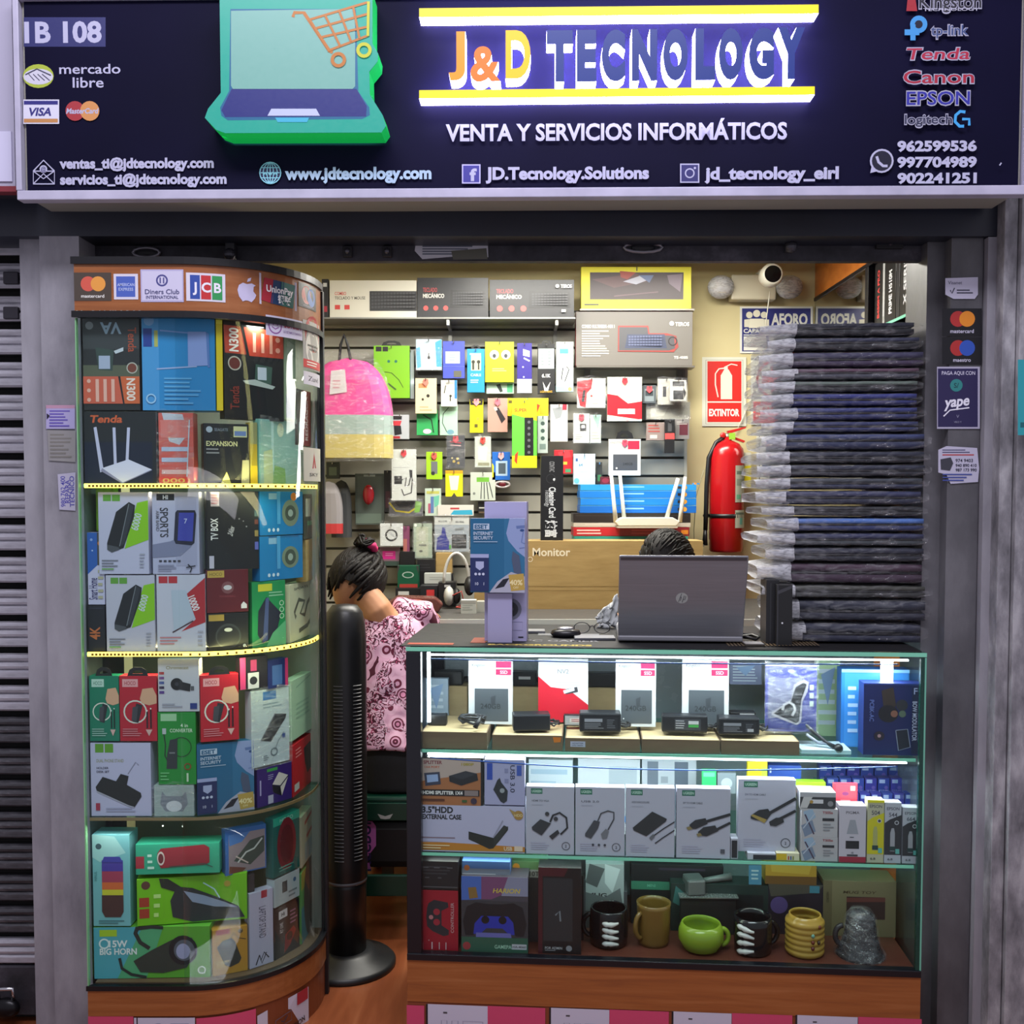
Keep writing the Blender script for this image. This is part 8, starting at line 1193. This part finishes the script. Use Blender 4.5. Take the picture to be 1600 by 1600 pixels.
# ---------------------------------------------------------------- stack of laptop sleeves in clear bags
def sleeve(px0, px1, py0, py1, Y, c1, c2, label, seed, zb, zt, shift):
    rd = random.Random(seed); xa, xb = X(px0, Y, 750), X(px1, Y, 750); W = xb-xa; H = zt-zb; D = .25
    o = empty('laptop_sleeve', ((xa+xb)/2, Y, zb), label, 'laptop sleeve', 'laptop sleeves in clear bags stacked on the counter', shift)
    def pad(z0, z1, c, sag, nm):
        nx, ny = 14, 8; vs = []; fs = []
        def g(i, j, top_):
            u, v = i/nx*2-1, j/ny*2-1; ex_ = min(1, (1-abs(u))*6)**.5; ey_ = min(1, (1-abs(v))*5)**.5; e_ = ex_*ey_
            zc_ = (z0+z1)/2; hh = (z1-z0)/2*(.72+.28*e_); s_ = sag*(noise.noise(Vector((u*2+seed, v*2, z0*9)))); return (u*W/2, D/2+v*D/2, zc_+(hh if top_ else -hh)+s_)
        for t_ in (0, 1):
            for j in range(ny+1):
                for i in range(nx+1): vs.append(g(i, j, t_))
        K = (nx+1)*(ny+1)
        for j in range(ny):
            for i in range(nx):
                q = j*(nx+1)+i; fs += [(q, q+nx+1, q+nx+2, q+1), (K+q, K+q+1, K+q+nx+2, K+q+nx+1)]
        bd = [i for i in range(nx+1)]+[j*(nx+1)+nx for j in range(1, ny+1)]+[ny*(nx+1)+i for i in range(nx-1, -1, -1)]+[j*(nx+1) for j in range(ny-1, 0, -1)]
        for k in range(len(bd)): p, q = bd[k], bd[(k+1) % len(bd)]; fs.append((p, q, q+K, p+K))
        return MB().add(vs, fs, M(c, .75)).build(nm, o, smooth=True)
    mid_ = H*rd.uniform(.42, .55)
    pad(.002, mid_-.001, c2, .0015, 'lower_panel'); pad(mid_+.001, H-.003, c1, .0015, 'upper_panel')
    MB().tube([(-W*.48, .004, mid_), (-W*.2, .0005, mid_), (W*.2, .0005, mid_), (W*.48, .004, mid_)], .0022, M('1a1a20', .4), 6).build('zip', o, smooth=True)
    # clear bag with wrinkles: front, sides and the crumpled mouth at the left
    nx, nz = 40, 7; vs = []; L0 = -W/2-rd.uniform(.055, .085); R0 = W/2+rd.uniform(.008, .02)
    ring = []
    for i in range(nx+1):
        x_ = L0+(R0-L0)*i/nx; t_ = 1
        tap = 1 if x_ > -W/2+.01 else .55+.45*(x_-L0)/(-W/2+.01-L0)
        if x_ > W/2: tap = 1-.5*(x_-W/2)/(R0-W/2+1e-6)
        for k in range(nz*2):
            a_ = PI*2*k/(nz*2); yy_ = D/2-(D/2+.006)*max(-1, min(1, 1.25*math.cos(a_))); zz_ = H/2+(H/2+.001)*tap*max(-1, min(1, 1.5*math.sin(a_)))
            nn = noise.noise(Vector((x_*38, yy_*30, zz_*30+seed*7)))*.0055
            vs.append((x_+nn, yy_-abs(nn)*1.2*(1 if yy_ < D/2 else -1), zz_+nn*.35))
    K = nz*2; fs = [(i*K+k, i*K+(k+1) % K, (i+1)*K+(k+1) % K, (i+1)*K+k) for i in range(nx) for k in range(K)]
    cut = [f for f in fs if sum(vs[q][0] for q in f)/4 < -W/2+.012]; rest = [f for f in fs if f not in cut]
    MB().add(vs, cut, MBAGEND).build('bag_mouth', o, smooth=True, fix=False); MB().add(vs, rest, MBAG).build('clear_bag', o, smooth=True, fix=False)
    return o
SL = [(1253, 1440, 975, 1009, '24283c', '1e2238', 'bottom sleeve of the stack, navy, in a loose shiny bag'), (1246, 1446, 938, 974, '1f2436', '1c1f30', 'second sleeve from the bottom, dark navy with a pale top fold'), (1240, 1446, 915, 937, '3c3d36', '2a2b2c', 'olive-grey sleeve, third from the bottom of the stack'), (1235, 1440, 880, 914, '3c2438', '332034', 'maroon sleeve in the lower part of the stack'), (1236, 1442, 855, 879, '1c2034', '181b28', 'nearly black sleeve just above the maroon one'), (1236, 1442, 832, 854, '262c50', '343a40', 'navy sleeve just below the sky-blue one'), (1240, 1442, 808, 831, '4a72b8', '26305a', 'sky-blue sleeve in the middle of the stack'), (1233, 1438, 790, 807, '26282e', '1c1e24', 'charcoal sleeve just above the sky-blue one'), (1225, 1436, 765, 789, '2a3054', '1f2438', 'indigo sleeve, second above the sky-blue one'), (1228, 1438, 745, 764, '343a44', '232a44', 'slate sleeve with a pale seam, third above the sky-blue one'), (1230, 1442, 724, 744, '23283c', '191c28', 'dark sleeve, fourth above the sky-blue one'), (1228, 1440, 703, 723, '1e2438', '161a24', 'dark sleeve with a grey upper edge under the light-fold navy sleeve'), (1224, 1440, 675, 702, '2f3a66', '1f2848', 'navy sleeve with a glossy light fold, seventh from the top'), (1232, 1430, 656, 674, '28305c', '232a54', 'blue sleeve with bright glints on its left, eighth from the top'.replace('eighth', 'sixth')), (1236, 1428, 634, 655, '26306c', '202858', 'royal blue sleeve in the upper half of the stack'), (1234, 1428, 612, 633, '283074', '1f265c', 'royal blue sleeve just under the green-grey one'), (1232, 1428, 593, 611, '5a6860', '1c2024', 'green-grey topped black sleeve in the upper stack'), (1236, 1430, 573, 592, '54384c', '3a3c48', 'dusty plum sleeve near the top of the stack'), (1232, 1436, 547, 572, '2a2848', '302440', 'indigo sleeve, third from the top of the stack'), (1234, 1430, 525, 546, '1e2340', '14161f', 'second sleeve from the top, dark navy'), (1236, 1422, 502, 524, '15192c', '10131c', 'topmost sleeve of the stack, nearly black')]
YS = Yk(1340, .12); n = len(SL); zt_all = Z(502, YS); zz = MT; tot = sum(s[3]-s[2]+1 for s in SL); sc_ = (zt_all-MT)/tot
for i, (a0, a1, y0_, y1_, c1_, c2_, lb) in enumerate(SL):
    h = (y1_-y0_+1)*sc_; sleeve(a0, a1, y0_, y1_, YS, c1_, c2_, lb, i+3, zz, zz+h*.985, random.Random(i).uniform(-.015, .015)+CR); zz += h
# ================================================================ tower fan
YF = 3.07; fx = X(541, YF, 1300)
fan = empty('tower_fan', (fx, YF, 0), 'tall black tower fan standing on a round base between cabinet and counter', 'fan')
BF = M('141517', .38); fh = Z(943, YF)
MB().lathe([(.148, 0), (.148, .012), (.140, .020), (.095, .032), (.085, .046), (.062, .05), (.0001, .05)], M('1b1c1e', .42), n=48).build('base', fan, smooth=True)
MB().lathe([(.058, .048), (.060, .25), (.060, .27)], BF, n=40).build('lower_column', fan, smooth=True)
MB().lathe([(.0615, .27), (.0635, .275), (.0635, .33), (.064, fh-.11), (.061, fh-.06), (.053, fh-.025), (.038, fh-.005), (.0001, fh)], BF, n=40).build('tower_body', fan, smooth=True)
MB().lathe([(.0618, .262), (.0625, .268), (.0618, .274)], M('5a5b5f', .3), n=40).build('seam_ring', fan, smooth=True)
zg0, zg1 = Z(1335, YF), Z(1062, YF); k = 0; gm = None; z = zg0
while z < zg1:
    if gm is None:
        b = MB(); [b.tube([(.0655*math.sin(t), -.0655*math.cos(t), 0) for t in [math.radians(d_+5*i) for i in range(6)]], .0016, M('4c4d50', .35), 4) for d_ in (-22, 30)]; o = b.build('grille_rib', fan); gm = o.data
    else: o = bpy.data.objects.new('grille_rib', gm); C.objects.link(o); o.parent = fan
    o.location = (0, 0, z); z += .0112; k += 1
# ================================================================ green stool with a bag under the seat
sx_, sy_ = X(606, 3.32, 1300), 3.40
st = empty('plastic_stool', (sx_, sy_, 0), 'dark green plastic stool under the seated woman', 'stool'); GR = M('0c3a2c', .3)
zs = .46; MB().box(-.17, .17, -.14, .14, zs-.02, zs, GR).build('seat', st, bevel=.008); MB().box(-.175, .175, -.145, -.135, zs-.075, zs-.018, GR).box(-.175, .175, .135, .145, zs-.075, zs-.018, GR).box(-.175, -.165, -.135, .135, zs-.075, zs-.018, GR).box(.165, .175, -.135, .135, zs-.075, zs-.018, GR).build('apron', st, bevel=.002)
for ax in (-1, 1):
    for ay in (-1, 1): MB().tube([(ax*.155, ay*.125, zs-.02), (ax*.19, ay*.155, 0)], [.022, .016], GR, 8).build('leg', st)
MB().box(-.185, .185, -.155, -.140, .14, .21, GR).box(-.185, .185, .140, .155, .14, .21, GR).box(-.19, -.175, -.14, .14, .14, .21, GR).box(.175, .19, -.14, .14, .14, .21, GR).build('lower_frame', st, bevel=.004)
a = Art(.05, .02); draw(a, [('p', [(0, .1), (.5, .5), (1, .1), (.8, .9), (.5, 1), (.2, .9)], 'b8bcb8')]); q = a.mb.build('seat_logo', st, fix=False); q.location = (-.0, -.1462, zs-.07)
o = empty('sports_bag', (sx_, sy_, .212), 'black bag with pink patches and lettering tucked inside the green stool', 'bag')
MB().box(-.15, .15, -.12, .12, 0.001, .165, M('0b0b0e', .55)).build('bag_body', o, bevel=.03)
a = Art(.28, .16); draw(a, [('p', [(.03, .1), (.1, .0), (.34, .0), (.38, .1), (.38, .5), (.25, .8), (.06, .8), (.03, .7)], 'c069b8'), ('t', 'Reebok', .25, .45, .24, '2a1c50', dict(rot=90, al='c', w=1.15, b=.02)), ('p', [(.8, .1), (.95, .05), (.95, .5), (.84, .45)], 'c069b8'), ('p', [(.8, .75), (.95, .6), (.95, .9), (.82, 1)], 'c069b8'), ('p', [(.1, .9), (.3, .85), (.32, .98), (.12, 1)], 'a45aa0')]); q = a.mb.build('pink_patches', o, fix=False); q.location = (0, -.1205, .003)
# ================================================================ people
def P3(px, py, Y): return Vector((X(px, Y, py), Y, Z(py, Y)))
def hand(mb, wrist, d, up, s=1, curl=.35, m=MSKIN):
    """palm, four bent fingers of different lengths and a side thumb; d = pointing direction, up = back of the hand"""
    d = d.normalized(); side = d.cross(up).normalized(); up = side.cross(d).normalized()
    for k in (-1.2, -.4, .4, 1.2): mb.tube([wrist, wrist+d*.035+side*.013*k, wrist+d*.082+side*.0165*k], [.019, .014, .0105], m, 8)
    for k, L_ in ((-1.5, .058), (-.5, .072), (.5, .077), (1.5, .068)):
        p = wrist+d*.08+side*.0135*k; pts = [p-d*.01, p]; a_ = curl*.6; r_ = [.0092, .0092]
        for seg, f in enumerate((.45, .32, .23)):
            a_ += curl; p = p+(d*math.cos(a_)-up*math.sin(a_))*L_*f; pts.append(p); r_.append((.0085, .0075, .0062)[seg])
        mb.tube(pts, r_, m, 8)
    p = wrist+d*.02+side*.02*s; q = p+(d*.6+side*.8*s-up*.25).normalized()*.035; mb.tube([p, q, q+(d*.9+side*.25*s-up*.3).normalized()*.026, q+(d-up*.45).normalized()*.048], [.013, .0105, .0092, .007], m, 8)
def head(mb, c, R, m=MSKIN):
    """head about 0.22 m tall; c centre, R rotation (face looks along local -y)"""
    T0 = Matrix.Translation(c) @ R.to_4x4(); n = 24; K = 18; vs = []; fs = []
    for i in range(K+1):
        t = PI*i/K
        for k in range(n):
            a_ = 2*PI*k/n; x = math.sin(t)*math.sin(a_); y = -math.sin(t)*math.cos(a_); z = -math.cos(t)
            sx = .073; sy = .095; sz = .115
            if z < 0: sx *= 1-.28*(-z)**1.3; 
            X_, Y_, Z_ = x*sx, y*sy, z*sz
            f = max(0, -y)
            if z < -.2: Y_ -= .012*f*(-z); 
            if abs(z+.05) < .1 and f > .7: Y_ += .008*(1-abs(abs(x)-.35)*3 if abs(x) > .1 else 0)
            vs.append((X_, Y_, Z_))
    fs = [(i*n+k, i*n+(k+1) % n, (i+1)*n+(k+1) % n, (i+1)*n+k) for i in range(K) for k in range(n)]
    mb.T = T0; mb.add(vs, fs, m)
    mb.tube([(0, -.088, .012), (0, -.102, -.014), (0, -.112, -.030), (0, -.100, -.038)], [.007, .009, .012, .010], m, 8)
    mb.tube([(-.02, -.088, -.062), (0, -.095, -.060), (.02, -.088, -.062)], [.005, .008, .005], m, 6); mb.tube([(-.016, -.088, -.07), (0, -.094, -.071), (.016, -.088, -.07)], [.005, .008, .005], m, 6)
    mb.tube([(-.045, -.078, .028), (-.02, -.09, .03), (.02, -.09, .03), (.045, -.078, .028)], .006, m, 6)
    for s_ in (-1, 1): mb.ball((s_*.074, .008, -.008), .024, m, .35, .7, 1.25, 12)
    mb.T = None; return T0
def fuse(mb, name, parent, vox=.0055, it=4):
    o = mb.build(name, parent, smooth=True)
    r = o.modifiers.new('fuse', 'REMESH'); r.mode = 'VOXEL'; r.voxel_size = vox; r.use_smooth_shade = True
    s_ = o.modifiers.new('soften', 'SMOOTH'); s_.iterations = it; s_.factor = .5
    return o
def loft(mb, rings, m, n=24, cap=True):
    """rings: (centre, half width, half depth, twist)"""
    vs = []
    for c, a_, b_, tw in rings:
        for k in range(n):
            t = 2*PI*k/n; x, y = a_*math.copysign(abs(math.cos(t))**.85, math.cos(t)), b_*math.copysign(abs(math.sin(t))**.85, math.sin(t)); vs.append((c[0]+x*math.cos(tw)-y*math.sin(tw), c[1]+x*math.sin(tw)+y*math.cos(tw), c[2]))
    L_ = len(rings); fs = [(i*n+k, i*n+(k+1) % n, (i+1)*n+(k+1) % n, (i+1)*n+k) for i in range(L_-1) for k in range(n)]
    if cap: fs += [tuple(range(n-1, -1, -1)), tuple(range((L_-1)*n, L_*n))]
    return mb.add(vs, fs, m)
def eyes(T0, parent, lids=True):
    for s_ in (-1, 1):
        b = MB(); b.T = T0; b.ball((s_*.031, -.080, .006), .0115, M('d8d4cc', .2), 1, 1, 1, 12); b.ball((s_*.031, -.0885, .006), .0055, M('1c120c', .2), 1, .6, 1, 10); b.build('eye', parent, smooth=True)
        b = MB(); b.T = T0; b.tube([(s_*.046, -.082, .026), (s_*.031, -.092, .031), (s_*.016, -.092, .027)], .0024, MHAIR, 6); b.build('eyebrow', parent, smooth=True)
# ---- seated woman in the floral blouse, back to the street, head bowed to the left
Yw = 3.40
wo = empty('person', (X(612, Yw, 1250), Yw, 0), 'woman in a pink paisley sleeveless blouse seated with her back to the street', 'person')
neck = P3(588, 952, Yw+.02); hc = P3(557, 908, Yw+.07); hips = Vector((X(615, Yw, 1215), Yw+.02, .53)); shL = P3(572, 988, Yw+.02); shR = P3(652, 958, Yw+.08)
chest = P3(612, 1010, Yw+.05)
Rh = Matrix.Rotation(math.radians(180-18), 3, 'Z') @ Matrix.Rotation(math.radians(32), 3, 'X') @ Matrix.Rotation(math.radians(-14), 3, 'Y')
b = MB()
T0 = head(b, hc, Rh)
b.tube([hc+Vector((.0, .0, -.02)), (hc+neck)/2+Vector((0, -.01, 0)), neck, chest+Vector((-.01, 0, .05))], [.05, .049, .052, .06], MSKIN, 14)
loft(b, [((hips.x, hips.y, .47), .15, .12, 0), ((hips.x, hips.y, .56), .15, .115, 0), ((hips.x-.005, Yw+.02, .68), .115, .085, .1), ((chest.x-.0, Yw+.04, .82), .12, .085, .15), ((chest.x, Yw+.05, chest.z), .125, .08, .2), ((chest.x-.005, Yw+.05, chest.z+.07), .10, .065, .25), ((neck.x+.01, Yw+.04, neck.z), .05, .045, .2)], MSKIN)
elL = P3(556, 1068, Yw+.06)+Vector((-.015, .03, 0)); wrL = elL+Vector((-.03, .20, .05))
elR = Vector((shR.x+.06, shR.y+.10, shR.z-.16)); wrR = Vector((X(636, 3.64, 962), 3.60, zd+.035))
b.tube([shL+Vector((.03, .01, .0)), shL+Vector((-.002, 0, -.012)), (shL+elL)/2, elL], [.04, .043, .038, .031], MSKIN, 12); b.tube([elL, (elL+wrL)/2, wrL], [.031, .028, .019], MSKIN, 10)
b.tube([shR+Vector((-.04, 0, .0)), shR, (shR+elR)/2, elR], [.04, .042, .036, .030], MSKIN, 12); b.tube([elR, (elR+wrR)/2, wrR], [.030, .027, .018], MSKIN, 10)
hand(b, wrR, Vector((.75, .65, -.08)), Vector((0, 0, 1)), 1, .18); hand(b, wrL, Vector((.1, 1, .0)), Vector((0, 0, 1)), -1, .3)
for s_ in (-1, 1):
    hp_ = Vector((hips.x+s_*.08, hips.y+.02, .53)); kn = Vector((hips.x+s_*.13, hips.y+.42, .50)); an = Vector((hips.x+s_*.12, hips.y+.40, .08)); 
    b.tube([hp_, (hp_+kn)/2, kn], [.085, .072, .054], MSKIN, 14); b.tube([kn, kn*.6+an*.4, an], [.053, .05, .034], MSKIN, 12); b.tube([an, an+Vector((0, .05, -.045)), an+Vector((0, .15, -.055))], [.034, .032, .022], MSKIN, 10)
body = fuse(b, 'body', wo, .0055)
eyes(T0, wo)
# blouse
b = MB(); tw = .18
loft(b, [((hips.x, Yw+.01, Z(1160, Yw)-.0), .165, .135, 0), ((hips.x, Yw+.01, .64), .158, .125, 0), ((hips.x-.0, Yw+.02, .72), .142, .105, .08), ((chest.x, Yw+.035, .82), .137, .10, .13), ((chest.x, Yw+.045, .90), .135, .095, tw), ((chest.x, Yw+.05, .965), .125, .088, tw), ((chest.x-.004, Yw+.05, 1.005), .105, .075, tw), ((chest.x-.012, Yw+.05, 1.03), .082, .066, tw)], MFLORAL, 28)
b.tube([chest+Vector((.02, .01, .035)), shR+Vector((-.03, 0, .012)), shR+Vector((.01, .005, .0)), shR+Vector((.028, .03, -.05))], [.06, .058, .054, .052], MFLORAL, 14, caps=True)
b.tube([chest+Vector((-.02, .0, .035)), shL+Vector((.045, .0, .012)), shL+Vector((.018, 0, .004))], [.058, .056, .052], MFLORAL, 14)
bl = b.build('blouse', wo, smooth=True); r = bl.modifiers.new('fuse', 'REMESH'); r.mode = 'VOXEL'; r.voxel_size = .007; r.use_smooth_shade = True; s_ = bl.modifiers.new('soften', 'SMOOTH'); s_.iterations = 4
tx = bpy.data.textures.new('folds', 'CLOUDS'); tx.noise_scale = .08; dd = bl.modifiers.new('folds', 'DISPLACE'); dd.texture = tx; dd.strength = .018; dd.mid_level = .4
# trousers
b = MB(); TRS = M('141416', .7)
loft(b, [((hips.x, hips.y, .462), .165, .135, 0), ((hips.x, hips.y, .56), .162, .128, 0), ((hips.x, hips.y, .66), .14, .11, 0)], TRS, 24)
for s_ in (-1, 1):
    hp_ = Vector((hips.x+s_*.085, hips.y+.02, .54)); kn = Vector((hips.x+s_*.13, hips.y+.42, .50)); an = Vector((hips.x+s_*.12, hips.y+.40, .10)); b.tube([hp_, (hp_+kn)/2, kn], [.095, .082, .064], TRS, 14); b.tube([kn, (kn+an)/2, an], [.063, .056, .045], TRS, 12)
t_ = b.build('trousers', wo, smooth=True); r = t_.modifiers.new('fuse', 'REMESH'); r.mode = 'VOXEL'; r.voxel_size = .009; r.use_smooth_shade = True
# hair: scalp cap and combed strands gathered to a low bun
def hair(T0, parent, bun, cols, seed, n=150, cap=1.09, low=-.02, fwd=-.055):
    b = MB(); b.T = T0; rd = random.Random(seed); K = 14; N = 24; vs = []
    for i in range(K+1):
        t = PI*.60*i/K
        for k in range(N):
            a_ = 2*PI*k/N; y = math.sin(t)*math.cos(a_); x = math.sin(t)*math.sin(a_); z = math.cos(t)
            if y < 0: z = max(z, .30+.25*(-y)); 
            vs.append((x*.078*cap, y*.098*cap, z*.116*cap))
    b.add(vs, [(i*N+k, i*N+(k+1) % N, (i+1)*N+(k+1) % N, (i+1)*N+k) for i in range(K) for k in range(N)], MHAIR)
    bn = Vector(bun)
    for _ in range(n):
        a_ = rd.uniform(0, 2*PI); t = rd.uniform(.15, PI*.58); p = Vector((math.sin(t)*math.sin(a_)*.082, math.sin(t)*math.cos(a_)*.102, math.cos(t)*.12))
        if p.y < -.02 and p.z < .035: continue
        e = bn+Vector((rd.uniform(-.02, .02), rd.uniform(-.02, .02), rd.uniform(-.02, .02))); pts = []
        for q in range(7):
            u = q/6; s_ = p.lerp(e, u); ln = Vector((s_.x/.082, s_.y/.102, s_.z/.12)).length
            if ln < 1.04 and u < .85: s_ = s_*(1.04/max(ln, .1)); 
            pts.append(s_+Vector((rd.uniform(-1, 1), rd.uniform(-1, 1), rd.uniform(-1, 1)))*.0015)
        b.tube(pts, [.0028, .0042, .0045, .0045, .004, .0035, .002], MHAIR, 5)
    return b, bn
hb, bn = hair(T0, wo, (-.01, .055, .105), None, 5, 260)
hb.T = T0
rd = random.Random(9)
for _ in range(170):    # hair combed round the sides and nape, following the skull
    a_ = rd.uniform(-2.2, 2.2); z0 = rd.uniform(.02, .10); L_ = rd.uniform(.05, .11); pts = []
    for q in range(6):
        z = z0-L_*q/5; an = a_+(.5 if a_ < 0 else -.5)*q/5*.6; k = math.sqrt(max(.25, 1-(z/.125)**2)) if z > -.02 else 1-.25*min(1, (-z-.02)/.06); pts.append(Vector((math.sin(an)*.087*k, math.cos(an)*.106*k, z)))
    hb.tube(pts, [.006, .008, .008, .007, .006, .003], MHAIR, 6)
for _ in range(70):
    t = rd.uniform(0, 6*PI); r0 = rd.uniform(.012, .030); c0 = bn+Vector((0, .028, .006)); pts = [c0+Vector((math.cos(t+k*.5)*r0, math.sin(t+k*.5)*r0*.8, rd.uniform(-.002, .002)+.018*math.sin(t*3+k))) for k in range(7)]; hb.tube(pts, .004, MHAIR, 5)
hb.build('hair', wo, smooth=True)
b = MB(); b.T = T0; b.tube([bn+Vector((.029*math.cos(t*PI/10), .027*math.sin(t*PI/10)+.004, .006+.004*math.sin(t*2.3))) for t in range(20)], .0135, M('c82a6a', .6), 8, closed=True); b.build('pink_scrunchie', wo, smooth=True)
# ---- second person, bent down behind the laptop
Yp = 3.36
pe = empty('person', (X(1040, Yp, 1200), Yp, 0), 'person in a white top bent down behind the silver laptop, only hair showing', 'person')
hc2 = P3(1043, 884, Yp); nk = hc2+Vector((.01, .05, -.13)); cx_ = nk.x
Rh2 = Matrix.Rotation(math.radians(-38), 3, 'Z') @ Matrix.Rotation(math.radians(-34), 3, 'X')
b = MB(); Rh2 = Matrix.Rotation(math.radians(-38), 3, 'Z') @ Matrix.Rotation(math.radians(28), 3, 'X'); T1 = head(b, hc2, Rh2)
b.tube([hc2+Vector((0, .01, -.03)), nk, nk+Vector((0, .02, -.06))], [.05, .052, .07], MSKIN, 14)
loft(b, [((cx_, Yp+.10, .47), .16, .12, 0), ((cx_, Yp+.10, .60), .155, .115, 0), ((cx_, Yp+.08, .78), .15, .10, 0), ((cx_, Yp+.07, .93), .165, .10, 0), ((cx_, Yp+.06, 1.00), .13, .08, 0), ((cx_, Yp+.05, 1.06), .06, .05, 0)], MSKIN)
arms = []
for s_ in (-1, 1):
    sh = Vector((cx_+s_*.165, Yp+.06, 1.0)); el = Vector((cx_+s_*.22, Yp-.02, .86)); wr = Vector((cx_+s_*.13, Yp-.12, .98)); arms.append((sh, el, wr))
    b.tube([sh+Vector((-s_*.05, 0, 0)), sh, (sh+el)/2, el], [.045, .047, .04, .034], MSKIN, 12); b.tube([el, (el+wr)/2, wr], [.034, .03, .02], MSKIN, 10); hand(b, wr, Vector((-s_*.3, -.6, .5)), Vector((0, .3, 1)), -s_, .3)
    hp_ = Vector((cx_+s_*.09, Yp+.08, .52)); kn = Vector((cx_+s_*.11, Yp-.16, .50)); an = Vector((cx_+s_*.11, Yp-.08, .08)); b.tube([hp_, (hp_+kn)/2, kn], [.085, .074, .056], MSKIN, 14); b.tube([kn, (kn+an)/2, an], [.055, .048, .035], MSKIN, 12); b.tube([an, an+Vector((0, -.05, -.045)), an+Vector((0, -.12, -.055))], [.034, .032, .022], MSKIN, 10)
fuse(b, 'body', pe, .006); eyes(T1, pe)
b = MB(); WT = M('c8ccce', .8)
loft(b, [((cx_, Yp+.10, .50), .175, .135, 0), ((cx_, Yp+.10, .60), .17, .13, 0), ((cx_, Yp+.08, .78), .165, .115, 0), ((cx_, Yp+.07, .93), .18, .115, 0), ((cx_, Yp+.06, 1.01), .145, .092, 0), ((cx_, Yp+.05, 1.05), .08, .065, 0)], WT, 26)
for sh, el, wr in arms: b.tube([sh+Vector((0, 0, .0)), (sh+el)/2, el, el.lerp(wr, .5), el.lerp(wr, .85)], [.060, .054, .047, .042, .034], WT, 14)
o = b.build('top', pe, smooth=True); r = o.modifiers.new('fuse', 'REMESH'); r.mode = 'VOXEL'; r.voxel_size = .008; r.use_smooth_shade = True
b = MB()
for s_ in (-1, 1):
    hp_ = Vector((cx_+s_*.09, Yp+.08, .53)); kn = Vector((cx_+s_*.11, Yp-.16, .50)); an = Vector((cx_+s_*.11, Yp-.08, .10)); b.tube([hp_, (hp_+kn)/2, kn], [.10, .085, .066], TRS, 14); b.tube([kn, (kn+an)/2, an], [.065, .056, .046], TRS, 12)
o = b.build('trousers', pe, smooth=True); r = o.modifiers.new('fuse', 'REMESH'); r.mode = 'VOXEL'; r.voxel_size = .009; r.use_smooth_shade = True
hb, bn = hair(T1, pe, (0, .10, -.03), None, 11, 260); hb.build('hair', pe, smooth=True)
so = empty('plastic_stool', (cx_, Yp+.10, 0), 'plain dark stool under the person behind the laptop', 'stool')
MB().box(-.16, .16, -.14, .14, .43, .455, M('26282c', .4)).build('seat', so, bevel=.006)
for ax in (-1, 1):
    for ay in (-1, 1): MB().tube([(ax*.14, ay*.12, .43), (ax*.17, ay*.14, 0)], .014, M('26282c', .4), 8).build('leg', so)
# white cloth sleeve edge and a white wrapped thing beside the laptop
o = empty('white_cloth', (X(955, 2.98, 975), 2.985, MT), 'crumpled white cloth with black marks left of the laptop', 'cloth')
b = MB(); vs = []; n = 14
for i in range(n+1):
    for j in range(n+1):
        u, v = i/n, j/n; hgt = .10*(v)*(.35+.65*u)+.012*noise.noise(Vector((u*5, v*5, 2))); vs.append((-.04+.06*u+.012*noise.noise(Vector((u*4, v*6, 0))), .0+.012*noise.noise(Vector((u*6, v*4, 5))), max(.0, hgt)))
b.add(vs, [(i*(n+1)+j, (i+1)*(n+1)+j, (i+1)*(n+1)+j+1, i*(n+1)+j+1) for i in range(n) for j in range(n)], M('c4c8c8', .8)); q = b.build('cloth', o, smooth=True); sl = q.modifiers.new('th', 'SOLIDIFY'); sl.thickness = .004

for r_ in (wo, pe):
    for c_ in r_.children: c_.location = -r_.location
